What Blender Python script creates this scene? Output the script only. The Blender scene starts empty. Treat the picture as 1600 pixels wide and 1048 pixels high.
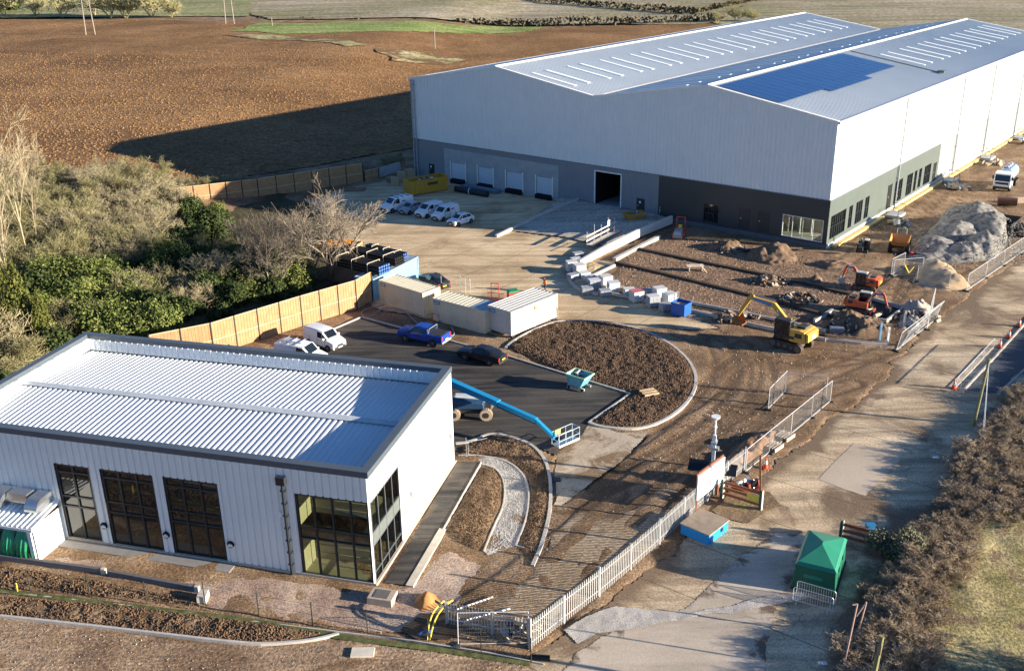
import bpy, math, random
import numpy as np
from mathutils import Vector, Matrix
D = bpy.data
scene = bpy.context.scene
# ------------------------------------------------------------------ camera, sky, sun, exposure
K = 1.19      # survey units to metres
F_PX, PITCH, ROLL, CAM_H = 1578.98, 0.38403, -0.016582, 32.0*K
CP, SP, CR, SR = math.cos(PITCH), math.sin(PITCH), math.cos(ROLL), math.sin(ROLL)
fwd = Vector((0, CP, -SP)); right0 = Vector((1, 0, 0)); up0 = right0.cross(fwd)
c_right = CR*right0 + SR*up0; c_up = -SR*right0 + CR*up0
cd = D.cameras.new('camera'); cam = D.objects.new('camera', cd); scene.collection.objects.link(cam)
cd.sensor_width = 36; cd.lens = 36*F_PX/1600; cd.clip_start = .5; cd.clip_end = 6000
m = Matrix((c_right, c_up, -fwd)).transposed().to_4x4(); m.translation = (0, 0, CAM_H); cam.matrix_world = m
scene.camera = cam
SUN_FROM = math.radians(164.95-180)      # azimuth the light comes from
SUN_EL = math.radians(12.4)
sd = Vector((math.cos(SUN_FROM)*math.cos(SUN_EL), math.sin(SUN_FROM)*math.cos(SUN_EL), math.sin(SUN_EL)))
sl = D.lights.new('sun', 'SUN'); sl.energy = 5.0; sl.angle = math.radians(.5); sl.color = (1, .88, .71)
so = D.objects.new('sun', sl); scene.collection.objects.link(so); so.location = (60, -20, 60)
so.rotation_euler = sd.to_track_quat('Z', 'Y').to_euler()
wd = D.worlds.new('World'); scene.world = wd; wd.use_nodes = True
wn = wd.node_tree.nodes; wl = wd.node_tree.links
sky = wn.new('ShaderNodeTexSky'); sky.sky_type = 'NISHITA'; sky.sun_disc = False
sky.sun_elevation = SUN_EL; sky.sun_rotation = math.pi/2 - SUN_FROM
sky.air_density = 1.0; sky.dust_density = .3; sky.ozone_density = 3.0
tint = wn.new('ShaderNodeMix'); tint.data_type = 'RGBA'; tint.blend_type = 'MULTIPLY'; tint.inputs[0].default_value = 1
tint.inputs[7].default_value = (.72, .96, 1.30, 1)          # the deep blue of a clear winter sky
wl.new(sky.outputs[0], tint.inputs[6]); wl.new(tint.outputs[2], wn['Background'].inputs[0]); wn['Background'].inputs[1].default_value = .052
scene.view_settings.view_transform = 'Standard'; scene.view_settings.look = 'None'
scene.view_settings.exposure = 1.52; scene.view_settings.gamma = 1
R = math.radians
def G(px, py, z=0.0):
    """point of the ground plane seen at a pixel of the survey photo"""
    d = fwd + c_right*((px-800)/F_PX) - c_up*((py-524)/F_PX)
    s = (z-CAM_H)/d.z
    return Vector((d.x*s, d.y*s, z))
def GP(pts, z=0.0): return [tuple(G(x, y, z))[:2] for x, y in pts]
# ------------------------------------------------------------------ numpy noise and polygons
rs = np.random.RandomState(7)
_tab = rs.rand(512, 512)
def vnoise(x, y, s):
    x = np.asarray(x)/s; y = np.asarray(y)/s
    i = np.floor(x).astype(int); j = np.floor(y).astype(int); fx = x-i; fy = y-j
    fx = fx*fx*(3-2*fx); fy = fy*fy*(3-2*fy)
    a = _tab[i % 512, j % 512]; b = _tab[(i+1) % 512, j % 512]; c = _tab[i % 512, (j+1) % 512]; e = _tab[(i+1) % 512, (j+1) % 512]
    return a*(1-fx)*(1-fy)+b*fx*(1-fy)+c*(1-fx)*fy+e*fx*fy
def fbm(x, y, s, o=4, g=.5):
    t = 0; a = 1; n = 0
    for k in range(o):
        t = t+a*vnoise(np.asarray(x)+k*37.1, np.asarray(y)-k*17.7, s/2**k); n += a; a *= g
    return t/n
def inside(x, y, poly):
    r = np.zeros(np.shape(x), bool); n = len(poly)
    for k in range(n):
        x0, y0 = poly[k]; x1, y1 = poly[(k+1) % n]
        if y0 == y1: continue
        c = ((y0 > y) != (y1 > y)) & (x < (x1-x0)*(y-y0)/(y1-y0)+x0)
        r ^= c
    return r
def segdist(x, y, a, b):
    ax, ay = a; dx, dy = b[0]-ax, b[1]-ay
    t = np.clip(((x-ax)*dx+(y-ay)*dy)/(dx*dx+dy*dy+1e-9), 0, 1)
    return np.hypot(x-ax-t*dx, y-ay-t*dy)
def polydist(x, y, poly, closed=True):
    d = np.full(np.shape(x), 1e9); n = len(poly)
    for k in range(n if closed else n-1): d = np.minimum(d, segdist(x, y, poly[k], poly[(k+1) % n]))
    return d
def wob(poly, amp=.5, step=.8, s=2.2):
    """ragged natural outline"""
    o = []
    for (ax, ay), (bx, by) in zip(poly, poly[1:]+poly[:1]):
        n = max(1, int(math.hypot(bx-ax, by-ay)/step))
        for k in range(n):
            x, y = ax+(bx-ax)*k/n, ay+(by-ay)*k/n
            o.append((x+amp*2*(float(fbm(x+3.3, y, s, 3))-.5)*1.6, y+amp*2*(float(fbm(x, y+91.7, s, 3))-.5)*1.6))
    return o
def smooth_poly(p, it=2, closed=True):
    p = [tuple(q) for q in p]
    for _ in range(it):
        o = [] if closed else [p[0]]
        n = len(p)
        for k in range(n if closed else n-1):
            a, b = p[k], p[(k+1) % n]
            o += [(a[0]*.75+b[0]*.25, a[1]*.75+b[1]*.25), (a[0]*.25+b[0]*.75, a[1]*.25+b[1]*.75)]
        if not closed: o.append(p[-1])
        p = o
    return p
# ------------------------------------------------------------------ materials
def ramp(nt, fac, stops):
    r = nt.nodes.new('ShaderNodeValToRGB')
    while len(r.color_ramp.elements) < len(stops): r.color_ramp.elements.new(.5)
    for e, (p, c) in zip(r.color_ramp.elements, stops):
        e.position = p; e.color = (c[0], c[1], c[2], 1) if isinstance(c, (tuple, list)) else (c, c, c, 1)
    nt.links.new(fac, r.inputs[0]); return r.outputs[0]
def mix(nt, fac, a, b, mode='MIX'):
    n = nt.nodes.new('ShaderNodeMix'); n.data_type = 'RGBA'; n.blend_type = mode
    for i, v in ((0, fac), (6, a), (7, b)):
        if isinstance(v, (int, float)): n.inputs[i].default_value = v
        elif isinstance(v, (tuple, list)): n.inputs[i].default_value = (v[0], v[1], v[2], 1)
        else: nt.links.new(v, n.inputs[i])
    return n.outputs[2]
def coords(nt, kind='pos', rot=0, sc=(1, 1, 1)):
    if kind == 'pos': o = nt.nodes.new('ShaderNodeNewGeometry').outputs['Position']
    else: o = nt.nodes.new('ShaderNodeTexCoord').outputs['Object']
    mp = nt.nodes.new('ShaderNodeMapping'); mp.inputs['Rotation'].default_value = (0, 0, rot); mp.inputs['Scale'].default_value = sc
    nt.links.new(o, mp.inputs[0]); return mp.outputs[0]
def noise(nt, co, s, det=5, rough=.55, dist=0):
    n = nt.nodes.new('ShaderNodeTexNoise'); n.inputs['Scale'].default_value = s; n.inputs['Detail'].default_value = det
    n.inputs['Roughness'].default_value = rough; n.inputs['Distortion'].default_value = dist
    nt.links.new(co, n.inputs['Vector']); return n.outputs[0]
def bump(nt, h, st, dist=.05, nrm=None):
    b = nt.nodes.new('ShaderNodeBump'); b.inputs['Strength'].default_value = st; b.inputs['Distance'].default_value = dist
    nt.links.new(h, b.inputs['Height'])
    if nrm is not None: nt.links.new(nrm, b.inputs['Normal'])
    return b.outputs[0]
def newmat(name):
    mt = D.materials.new(name); mt.use_nodes = True
    return mt, mt.node_tree, mt.node_tree.nodes['Principled BSDF']
_mc = {}
def mat(name, col, rough=.6, metal=0, var=.12, vs=3., bs=0, bst=.3, spec=.4, dirt=0, dcol=(.13, .09, .06), ds=1.2, emit=0):
    if name in _mc: return _mc[name]
    mt, nt, b = newmat(name); co = coords(nt, 'obj')
    n = noise(nt, co, vs, 6, .6)
    c0 = tuple(max(0, v*(1-var)) for v in col); c1 = tuple(min(1, v*(1+var)) for v in col)
    c = ramp(nt, n, [(.3, c0), (.7, c1)])
    if dirt:
        f = ramp(nt, noise(nt, co, ds, 8, .65), [(.5-.0*dirt, 0.), (.78, 1.)])
        mm = nt.nodes.new('ShaderNodeMath'); mm.operation = 'MULTIPLY'; mm.inputs[1].default_value = dirt; nt.links.new(f, mm.inputs[0])
        c = mix(nt, mm.outputs[0], c, dcol)
    nt.links.new(c, b.inputs['Base Color'])
    b.inputs['Roughness'].default_value = rough; b.inputs['Metallic'].default_value = metal
    b.inputs['Specular IOR Level'].default_value = spec
    if bs: nt.links.new(bump(nt, noise(nt, co, bs, 4), bst, .02), b.inputs['Normal'])
    _mc[name] = mt; return mt
def glass(name, col=(.012, .016, .02), rough=.06):
    if name in _mc: return _mc[name]
    mt, nt, b = newmat(name); b.inputs['Base Color'].default_value = (*col, 1); b.inputs['Roughness'].default_value = rough
    b.inputs['Specular IOR Level'].default_value = .8; _mc[name] = mt; return mt
def clear(name, tint=(.5, .6, .58), mixf=.25):
    if name in _mc: return _mc[name]
    mt, nt, b = newmat(name)
    tr = nt.nodes.new('ShaderNodeBsdfTransparent'); tr.inputs[0].default_value = (*tint, 1)
    gl = nt.nodes.new('ShaderNodeBsdfGlossy'); gl.inputs['Roughness'].default_value = .03; gl.inputs[0].default_value = (.8, .85, .9, 1)
    ms = nt.nodes.new('ShaderNodeMixShader'); ms.inputs[0].default_value = mixf
    nt.links.new(tr.outputs[0], ms.inputs[1]); nt.links.new(gl.outputs[0], ms.inputs[2])
    nt.links.new(ms.outputs[0], nt.nodes['Material Output'].inputs[0]); _mc[name] = mt; return mt
def gmat(name, cols, s=1., fine=9., mud=None, mudthr=(.5, .62), muds=.35, edge=True, track=None, bst=.5, bdist=.05,
         crack=None, rough=.92, fc=.8, speck=None, stretch=None, joint=None):
    """ground surface: broad patches, fine grain, mud, ruts, cracks, specks, all on world position"""
    mt, nt, b = newmat(name); co = coords(nt)
    big = noise(nt, co, s*.25, 4, .6, .4)
    c = ramp(nt, big, [(.33, cols[0]), (.5, cols[1]), (.68, cols[2])])
    fn = noise(nt, co, fine, 6, .7)
    c = mix(nt, fc, c, ramp(nt, fn, [(.36, .3*1.), (.5, .95), (.66, 1.75)]), 'MULTIPLY')
    h = fn
    if stretch:
        rot, sc, amt = stretch
        st = noise(nt, coords(nt, 'pos', rot, sc), 1, 6, .65)
        c = mix(nt, amt, c, ramp(nt, st, [(.35, .55), (.5, 1.), (.68, 1.35)]), 'MULTIPLY')
    if mud:
        mf = noise(nt, co, muds, 7, .68, .6)
        if edge:
            at = nt.nodes.new('ShaderNodeAttribute'); at.attribute_name = 'd'
            mr = nt.nodes.new('ShaderNodeMapRange'); mr.inputs[1].default_value = 0; mr.inputs[2].default_value = 1.6
            mr.inputs[3].default_value = .2; mr.inputs[4].default_value = 0; nt.links.new(at.outputs['Fac'], mr.inputs[0])
            ad = nt.nodes.new('ShaderNodeMath'); ad.operation = 'ADD'; nt.links.new(mf, ad.inputs[0]); nt.links.new(mr.outputs[0], ad.inputs[1]); mf = ad.outputs[0]
        f = ramp(nt, mf, [(mudthr[0], 0.), (mudthr[1], 1.)])
        mc = mix(nt, .8, mud, ramp(nt, fn, [(.3, .4), (.7, 1.6)]), 'MULTIPLY')
        c = mix(nt, f, c, mc)
    if track:
        for tq in track:
            if tq[0] == 't':
                at = nt.nodes.new('ShaderNodeAttribute'); at.attribute_name = 't'
                c = mix(nt, ramp(nt, at.outputs['Fac'], [(.15, 0.), (.8, tq[1])]), c, tq[2]); continue
            rot, sc, amt, colr = tq
            tn = noise(nt, coords(nt, 'pos', rot, sc), 1, 5, .6, .15)
            f = ramp(nt, tn, [(.52, 0.), (.62, amt)])
            c = mix(nt, f, c, colr)
    if crack:
        vo = nt.nodes.new('ShaderNodeTexVoronoi'); vo.feature = 'DISTANCE_TO_EDGE'; vo.inputs['Scale'].default_value = crack[0]
        wv = mix(nt, .12, co, noise_col(nt, co, 1.5)); nt.links.new(wv, vo.inputs['Vector'])
        f = ramp(nt, vo.outputs[0], [(0., 1.), (crack[1], 0.)])
        f2 = ramp(nt, noise(nt, co, .3, 3), [(.58, 0.), (.64, 1.)])
        f = mix(nt, 1., f, f2, 'MULTIPLY')
        c = mix(nt, f, c, crack[2])
    if joint:
        for rot, step, off in joint:
            sp = nt.nodes.new('ShaderNodeSeparateXYZ'); nt.links.new(coords(nt, 'pos', rot), sp.inputs[0])
            a1 = nt.nodes.new('ShaderNodeMath'); a1.operation = 'ADD'; a1.inputs[1].default_value = off+1000*step; nt.links.new(sp.outputs[0], a1.inputs[0])
            a2 = nt.nodes.new('ShaderNodeMath'); a2.operation = 'MODULO'; a2.inputs[1].default_value = step; nt.links.new(a1.outputs[0], a2.inputs[0])
            a3 = nt.nodes.new('ShaderNodeMath'); a3.operation = 'LESS_THAN'; a3.inputs[1].default_value = .09; nt.links.new(a2.outputs[0], a3.inputs[0])
            a4 = nt.nodes.new('ShaderNodeMath'); a4.operation = 'MULTIPLY'; a4.inputs[1].default_value = .6; nt.links.new(a3.outputs[0], a4.inputs[0])
            c = mix(nt, a4.outputs[0], c, (.07, .055, .04))
    if speck:
        vo = nt.nodes.new('ShaderNodeTexVoronoi'); vo.inputs['Scale'].default_value = speck[0]; nt.links.new(co, vo.inputs['Vector'])
        f = ramp(nt, vo.outputs[0], [(speck[1], 1.), (speck[1]+.05, 0.)])
        c = mix(nt, f, c, speck[2])
    nt.links.new(c, b.inputs['Base Color']); b.inputs['Roughness'].default_value = rough; b.inputs['Specular IOR Level'].default_value = .2
    if bst: nt.links.new(bump(nt, h, bst, bdist), b.inputs['Normal'])
    _mc[name] = mt; return mt
def noise_col(nt, co, s):
    n = nt.nodes.new('ShaderNodeTexNoise'); n.inputs['Scale'].default_value = s; nt.links.new(co, n.inputs['Vector']); return n.outputs[1]
# ------------------------------------------------------------------ objects
col = scene.collection
def tag(o, label, cat, group=None, kind=None):
    if label: o['label'] = label
    if cat: o['category'] = cat
    if group: o['group'] = group
    if kind: o['kind'] = kind
    return o
def thing(name, label, cat, loc=(0, 0, 0), rz=0, group=None, sc=1.):
    o = D.objects.new(name, None); col.objects.link(o); o.location = loc; o.rotation_euler = (0, 0, rz); o.scale = (sc, sc, sc)
    o.empty_display_size = .2
    return tag(o, label, cat, group)
def link_mesh(name, vs, fs, mt, parent=None, sm=False):
    me = D.meshes.new(name); me.from_pydata([tuple(v) for v in vs], [], fs); me.validate()
    if mt: me.materials.append(mt)
    if sm: me.polygons.foreach_set('use_smooth', [True]*len(me.polygons))
    o = D.objects.new(name, me); col.objects.link(o)
    if parent: o.parent = parent
    return o
class MB:
    def __init__(s): s.v = []; s.f = []; s.M = None
    def xf(s, M): s.M = M; return s
    def add(s, vs, fs):
        n = len(s.v)
        if s.M is not None: vs = [s.M @ Vector(v) for v in vs]
        s.v += [tuple(v) for v in vs]; s.f += [tuple(i+n for i in f) for f in fs]; return s
    def box(s, x0, y0, z0, x1, y1, z1, tx=0, ty=0):
        vs = [(x0, y0, z0), (x1, y0, z0), (x1, y1, z0), (x0, y1, z0), (x0+tx, y0+ty, z1), (x1-tx, y0+ty, z1), (x1-tx, y1-ty, z1), (x0+tx, y1-ty, z1)]
        return s.add(vs, [(0, 3, 2, 1), (4, 5, 6, 7), (0, 1, 5, 4), (1, 2, 6, 5), (2, 3, 7, 6), (3, 0, 4, 7)])
    def quad(s, a, b, c, d): return s.add([a, b, c, d], [(0, 1, 2, 3)])
    def bar(s, a, b, r, n=4, r2=None):
        a = Vector(a); b = Vector(b); r2 = r if r2 is None else r2; d = b-a
        if d.length < 1e-6: return s
        d.normalize(); u = d.cross(Vector((0, 0, 1)))
        if u.length < .01: u = Vector((1, 0, 0))
        u.normalize(); w = d.cross(u); vs = []
        for p, q in ((a, r), (b, r2)):
            for k in range(n):
                t = 2*math.pi*(k+.5)/n; vs.append(p+(u*math.cos(t)+w*math.sin(t))*q)
        fs = [(k, (k+1) % n, n+(k+1) % n, n+k) for k in range(n)]+[tuple(range(n-1, -1, -1)), tuple(range(n, 2*n))]
        return s.add(vs, fs)
    def path(s, pts, r, n=6):
        for a, b in zip(pts[:-1], pts[1:]): s.bar(a, b, r, n)
        return s
    def prism(s, poly, y0, y1, ax='xz'):
        n = len(poly)
        def P(p, t): return {'xz': (p[0], t, p[1]), 'yz': (t, p[0], p[1]), 'xy': (p[0], p[1], t)}[ax]
        vs = [P(p, y0) for p in poly]+[P(p, y1) for p in poly]
        fs = [(k, (k+1) % n, n+(k+1) % n, n+k) for k in range(n)]+[tuple(range(n-1, -1, -1)), tuple(range(n, 2*n))]
        return s.add(vs, fs)
    def ball(s, c, r, sz=1., nu=10, nv=6):
        vs = []; fs = []
        for j in range(nv+1):
            t = math.pi*j/nv
            for i in range(nu):
                p = 2*math.pi*i/nu; vs.append((c[0]+r*math.sin(t)*math.cos(p), c[1]+r*math.sin(t)*math.sin(p), c[2]+r*sz*math.cos(t)))
        for j in range(nv):
            for i in range(nu): fs.append((j*nu+i, (j+1)*nu+i, (j+1)*nu+(i+1) % nu, j*nu+(i+1) % nu))
        return s.add(vs, fs)
    def build(s, name, mt, parent=None, label=None, sm=False):
        o = link_mesh(name, s.v, s.f, mt, parent, sm)
        if label: o['label'] = label
        return o
def bevel(o, w=.02, seg=2):
    md = o.modifiers.new('bevel', 'BEVEL'); md.width = w; md.segments = seg; md.limit_method = 'ANGLE'; md.angle_limit = R(40); return o
def children(o): return [c for c in D.objects if c.parent == o]
def copy_tree(o, parent=None):
    c = o.copy(); col.objects.link(c); c.parent = parent
    for ch in KIDS.get(o.name) or KIDS.setdefault(o.name, [x for x in D.objects if x.parent == o]): copy_tree(ch, c)
    return c
KIDS = {}
def put(proto, loc, rz=0, label=None, sc=None, group=None, cat=None):
    if not proto.get('_used'):
        KIDS[proto.name] = [x for x in D.objects if x.parent == proto]
        for k in KIDS[proto.name]: KIDS[k.name] = [x for x in D.objects if x.parent == k]
        proto['_used'] = 1; c = proto
    else: c = copy_tree(proto)
    c.location = loc; c.rotation_euler = (0, 0, rz)
    if sc: c.scale = (sc, sc, sc) if isinstance(sc, (int, float)) else sc
    if label: c['label'] = label
    if group: c['group'] = group
    if cat: c['category'] = cat
    return c
# ------------------------------------------------------------------ ground sheets
def struct(o): o['kind'] = 'structure'; return o
def grid_sheet(name, poly, res, zf, mt, soft=None, kind='structure', skirt=True):
    """fine sheet over a polygon; zf(x,y,d) gives its height, attribute d the distance to its soft edges"""
    P = np.array(poly); x0, y0 = P.min(0)-res; x1, y1 = P.max(0)+res
    xs = np.arange(x0, x1, res); ys = np.arange(y0, y1, res)
    X, Y = np.meshgrid(xs, ys); ins = inside(X, Y, poly); d = polydist(X, Y, poly)
    # pull boundary vertices onto the outline
    keepv = ins | (d < res*.75)
    cell = keepv[:-1, :-1] & keepv[1:, :-1] & keepv[:-1, 1:] & keepv[1:, 1:]
    dd = d*np.where(ins, 1, 0)
    ds = polydist(X, Y, soft, False) if soft is not None else (np.full(X.shape, 9.) if soft is None else dd)
    if soft is None: ds = dd
    Z = zf(X, Y, dd)
    out = keepv & ~ins; qx, qy = X[out], Y[out]; bx, by, bd = qx.copy(), qy.copy(), np.full(qx.shape, 1e9)
    for k in range(len(poly)):
        (ax, ay), (ex, ey) = poly[k], poly[(k+1) % len(poly)]; dx, dy = ex-ax, ey-ay
        tt = np.clip(((qx-ax)*dx+(qy-ay)*dy)/(dx*dx+dy*dy+1e-9), 0, 1); px_, py_ = ax+tt*dx, ay+tt*dy; q = np.hypot(qx-px_, qy-py_)
        m_ = q < bd; bx[m_], by[m_], bd[m_] = px_[m_], py_[m_], q[m_]
    X = X.copy(); Y = Y.copy(); X[out] = bx; Y[out] = by
    idx = -np.ones(X.shape, int); used = np.zeros(X.shape, bool)
    for a in (slice(0, -1), slice(1, None)):
        for b in (slice(0, -1), slice(1, None)): used[a, b] |= cell
    idx[used] = np.arange(used.sum())
    V = np.stack([X[used], Y[used], Z[used]], 1)
    j, i = np.nonzero(cell)
    F = np.stack([idx[j, i], idx[j, i+1], idx[j+1, i+1], idx[j+1, i]], 1)
    me = D.meshes.new(name); me.vertices.add(len(V)); me.vertices.foreach_set('co', V.ravel())
    me.loops.add(F.size); me.loops.foreach_set('vertex_index', F.ravel())
    me.polygons.add(len(F)); me.polygons.foreach_set('loop_start', np.arange(0, F.size, 4)); me.polygons.foreach_set('loop_total', np.full(len(F), 4))
    me.update(calc_edges=True); me.materials.append(mt)
    at = me.attributes.new('d', 'FLOAT', 'POINT'); at.data.foreach_set('value', ds[used].astype(np.float32))
    o = D.objects.new(name, me); col.objects.link(o)
    if kind: o['kind'] = kind
    return o
def strip_thing(mb, pts, w, h, z0=0, cap=True, zt=None):
    """kerb: a box-section ribbon along a polyline"""
    n = len(pts); L = []; Rr = []
    for k in range(n):
        a = Vector(pts[max(k-1, 0)]); b = Vector(pts[min(k+1, n-1)]); d = (b-a)
        d.normalize(); nn = Vector((-d.y, d.x)); p = Vector(pts[k]); L.append(p+nn*w/2); Rr.append(p-nn*w/2)
    vs = []
    for k in range(n):
        zz = z0 if zt is None else zt[k]
        vs += [(L[k].x, L[k].y, zz-.2), (L[k].x, L[k].y, zz+h), (Rr[k].x, Rr[k].y, zz+h), (Rr[k].x, Rr[k].y, zz-.2)]
    fs = []
    for k in range(n-1):
        for q in range(3): fs.append((4*k+q, 4*k+q+4, 4*k+q+5, 4*k+q+1))
    fs += [(0, 1, 2, 3), (4*n-1, 4*n-2, 4*n-3, 4*n-4)]
    mb.add(vs, fs)
# ================================================================== GROUND
WH_O = Vector((-13.165, 139.388)); WH_T = -0.678701; WH_W = 59.564; WH_L = 93.98
wa = Vector((math.cos(WH_T), math.sin(WH_T))); wc = Vector((-wa.y, wa.x))
def WP(x, y): p = WH_O*K+wa*(x*K)+wc*(y*K); return (p.x, p.y)
YARD = GP([(430, 335), (505, 303), (560, 290), (590, 284), (650, 268)])+[WP(6, 1), WP(38.5, 1)]+GP([(1032, 334), (1048, 348), (985, 378), (905, 412), (890, 432), (905, 442), (935, 460), (1000, 470), (1050, 490), (1085, 500), (1130, 512), (1050, 516), (1000, 514), (945, 502), (870, 502), (800, 532), (740, 512), (590, 482), (480, 430)])
ROAD = GP([(800, 1120), (838, 1025), (880, 990), (945, 945), (1050, 858), (1120, 800), (1180, 752), (1240, 700), (1300, 655), (1380, 590), (1400, 560), (1440, 520), (1520, 455), (1600, 400), (1680, 345), (1830, 400), (1700, 500), (1620, 590), (1540, 680), (1460, 790), (1400, 850), (1350, 950), (1290, 1120)])
CAR = GP([(565, 496), (660, 521), (790, 556), (985, 617), (920, 662), (905, 688), (866, 712), (835, 697), (800, 684), (767, 677), (735, 692), (700, 700), (600, 660), (400, 600), (440, 545)])
APRON = GP([(920, 662), (965, 676), (1010, 675), (1000, 695), (930, 750), (880, 790), (868, 790), (863, 730), (866, 708), (900, 686)])
GR = GP([(590, 980), (700, 900), (830, 900), (866, 790), (930, 750), (1040, 800), (1055, 825), (935, 935), (832, 1005), (700, 1000)])
TRACKWAY = GP([(770, 935), (835, 895), (868, 820), (900, 800), (1000, 790), (1060, 800), (1040, 840), (935, 925), (832, 1000), (720, 975)])
ROAD = wob(ROAD, .5); YARD = wob(YARD, .35); APRON = wob(APRON, .25); TRACKWAY = wob(TRACKWAY, .5)
HARD = [YARD, ROAD, CAR, APRON]
FIELD = GP([(-500, 460), (0, 385), (250, 312), (420, 278), (560, 247), (648, 232)])+[WP(2, 30), WP(30, 80)]+GP([(1300, 30), (1110, 37), (860, 44), (620, 47), (400, 50), (250, 45), (0, 43), (-500, 40)])
def field_rise(x, y):
    """the field climbs gently away from the site"""
    t = np.clip((-x-30+(y-143)*.12)/45, 0, 1); t = t*t*(3-2*t)
    return 3.4*t*np.clip((y-118)/36, 0, 1)
dirt_m = gmat('site_dirt', [(.145, .09, .048), (.25, .16, .092), (.38, .265, .165)], s=.9, fine=6., mud=(.15, .092, .05), mudthr=(.55, .7), muds=.16, edge=False,
              track=[(.6, (.12, 1.3, 1), .35, (.16, .1, .062)), ('t', .85, (.12, .075, .042))], bst=.9, bdist=.12, speck=(5., .1, (.5, .42, .35)))
conc_m = gmat('yard_concrete', fc=.35, cols=[(.43, .31, .18), (.59, .44, .265), (.70, .55, .35)], s=.5, fine=5., mud=(.27, .18, .115), mudthr=(.56, .74), muds=.16,
              stretch=(.5, (.06, .9, 1), .75), bst=.25, bdist=.02, joint=[(-WH_T, 6.2, 1.0), (-WH_T+math.pi/2, 11., 3.)])
road_m = gmat('road_concrete', fc=.5, cols=[(.37, .275, .17), (.52, .40, .26), (.64, .51, .345)], s=.35, fine=7., mud=(.2, .14, .09), mudthr=(.49, .62), muds=.13,
              stretch=(-.95, (.06, .9, 1), .95), crack=(.8, .02, (.18, .125, .085)), bst=.4, bdist=.03, joint=[(-.93, 5.4, 1.3)])
asph_m = gmat('car_park_asphalt', fc=.5, cols=[(.035, .033, .033), (.052, .05, .048), (.08, .072, .065)], s=.4, fine=14., stretch=(.6, (.15, 1.6, 1), .8), bst=.25, bdist=.01,
              track=[(.75, (.12, 1.5, 1), .5, (.15, .125, .1)), (-.4, (.1, 1.1, 1), .4, (.13, .11, .09))], mud=(.2, .15, .11), mudthr=(.68, .9), muds=.2)
apron_m = gmat('apron_concrete', fc=.35, cols=[(.40, .33, .24), (.50, .41, .30), (.57, .48, .36)], s=1., fine=8., mud=(.22, .15, .09), mudthr=(.47, .6), muds=.4, edge=False, bst=.3, bdist=.02)
soil_m = gmat('turned_soil', [(.075, .045, .028), (.12, .074, .045), (.18, .115, .072)], s=1.4, fine=3.6, bst=1., bdist=.2, speck=(3., .07, (.33, .25, .18)), edge=False)
topsoil_m = gmat('topsoil', [(.13, .082, .045), (.20, .13, .075), (.29, .2, .12)], s=1.4, fine=4., bst=1., bdist=.2, speck=(4., .09, (.45, .36, .3)), edge=False)
hardcore_m = gmat('hardcore', [(.30, .21, .16), (.40, .29, .22), (.48, .37, .29)], s=1., fine=9., bst=.8, bdist=.08, speck=(7., .16, (.55, .48, .44)), mud=(.2, .13, .09), mudthr=(.55, .7), muds=.3, edge=False)
plough_m = gmat('ploughed_soil', [(.17, .09, .036), (.25, .137, .056), (.33, .187, .082)], s=.12, fine=1.5, bst=1., bdist=.5, stretch=(.25, (.35, 1.1, 1), .8), edge=False)
green_m = gmat('field_grass', [(.19, .24, .06), (.25, .3, .085), (.32, .36, .12)], s=.2, fine=.9, bst=.6, bdist=.3, stretch=(0, (.03, .3, 1), .7), edge=False)
straw_m = gmat('dry_grass', [(.3, .3, .11), (.42, .38, .17), (.5, .45, .24)], s=.3, fine=.9, bst=.6, bdist=.3, mud=(.18, .1, .05), mudthr=(.45, .55), muds=.12)
pale_m = gmat('stubble', [(.26, .24, .12), (.34, .29, .18), (.42, .36, .25)], s=.06, fine=.6, bst=.7, bdist=.5, stretch=(.1, (.02, .16, 1), .8), edge=False)
pale2_m = gmat('rough_pasture', [(.21, .23, .09), (.29, .28, .13), (.37, .33, .18)], s=.06, fine=.6, bst=.7, bdist=.5, stretch=(-.2, (.02, .2, 1), .8), edge=False)
verge_m = gmat('verge_grass', [(.20, .18, .06), (.36, .30, .14), (.50, .42, .23)], s=1.2, fine=5., bst=1., bdist=.15, mud=(.2, .14, .085), mudthr=(.5, .6), muds=.4, edge=False, stretch=(-.9, (.3, 1.5, 1), .5))
grav_m = gmat('gravel', [(.36, .34, .32), (.43, .40, .37), (.5, .47, .43)], s=2., fine=16., bst=1., bdist=.06, edge=False)
wood_floor_m = gmat('leaf_litter', [(.05, .045, .025), (.08, .07, .035), (.12, .1, .055)], s=1., fine=4., bst=1., bdist=.2, edge=False)

# main ground sheet with tyre ruts; sinks below the paved sheets
gx = np.unique(np.concatenate([np.linspace(-1500, -95, 24), np.arange(-95, -34, 1.7), np.arange(-34, 72, .32), np.arange(72, 130, 1.7), np.linspace(130, 1500, 24)]))
gy = np.unique(np.concatenate([np.linspace(-200, 34, 12), np.arange(34, 125, .32), np.arange(125, 300, 1.8), np.linspace(301, 2600, 30)]))
X, Y = np.meshgrid(gx, gy)
def ruts(X, Y):
    u = X*.82+Y*.57+3*vnoise(X, Y, 14); v = X*.35-Y*.93+2.5*vnoise(X+9, Y, 11)
    r = np.clip(1-np.abs(((u/1.9) % 1)-.5)*7, 0, 1)*(vnoise(X, Y, 9) > .45)+np.clip(1-np.abs(((v/2.3) % 1)-.5)*7, 0, 1)*(vnoise(X+50, Y, 8) > .55)
    return r
Z = -.10+.18*fbm(X, Y, 5, 4)+.07*fbm(X, Y, .9, 3)-.03*ruts(X, Y)
near = (X > -34) & (X < 72) & (Y > 34) & (Y < 125)
Z = np.where(near, Z, -.06)
for P in HARD:
    ins = inside(X, Y, P) & (polydist(X, Y, P) > .15); Z = np.where(ins, -.25, Z)
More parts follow.
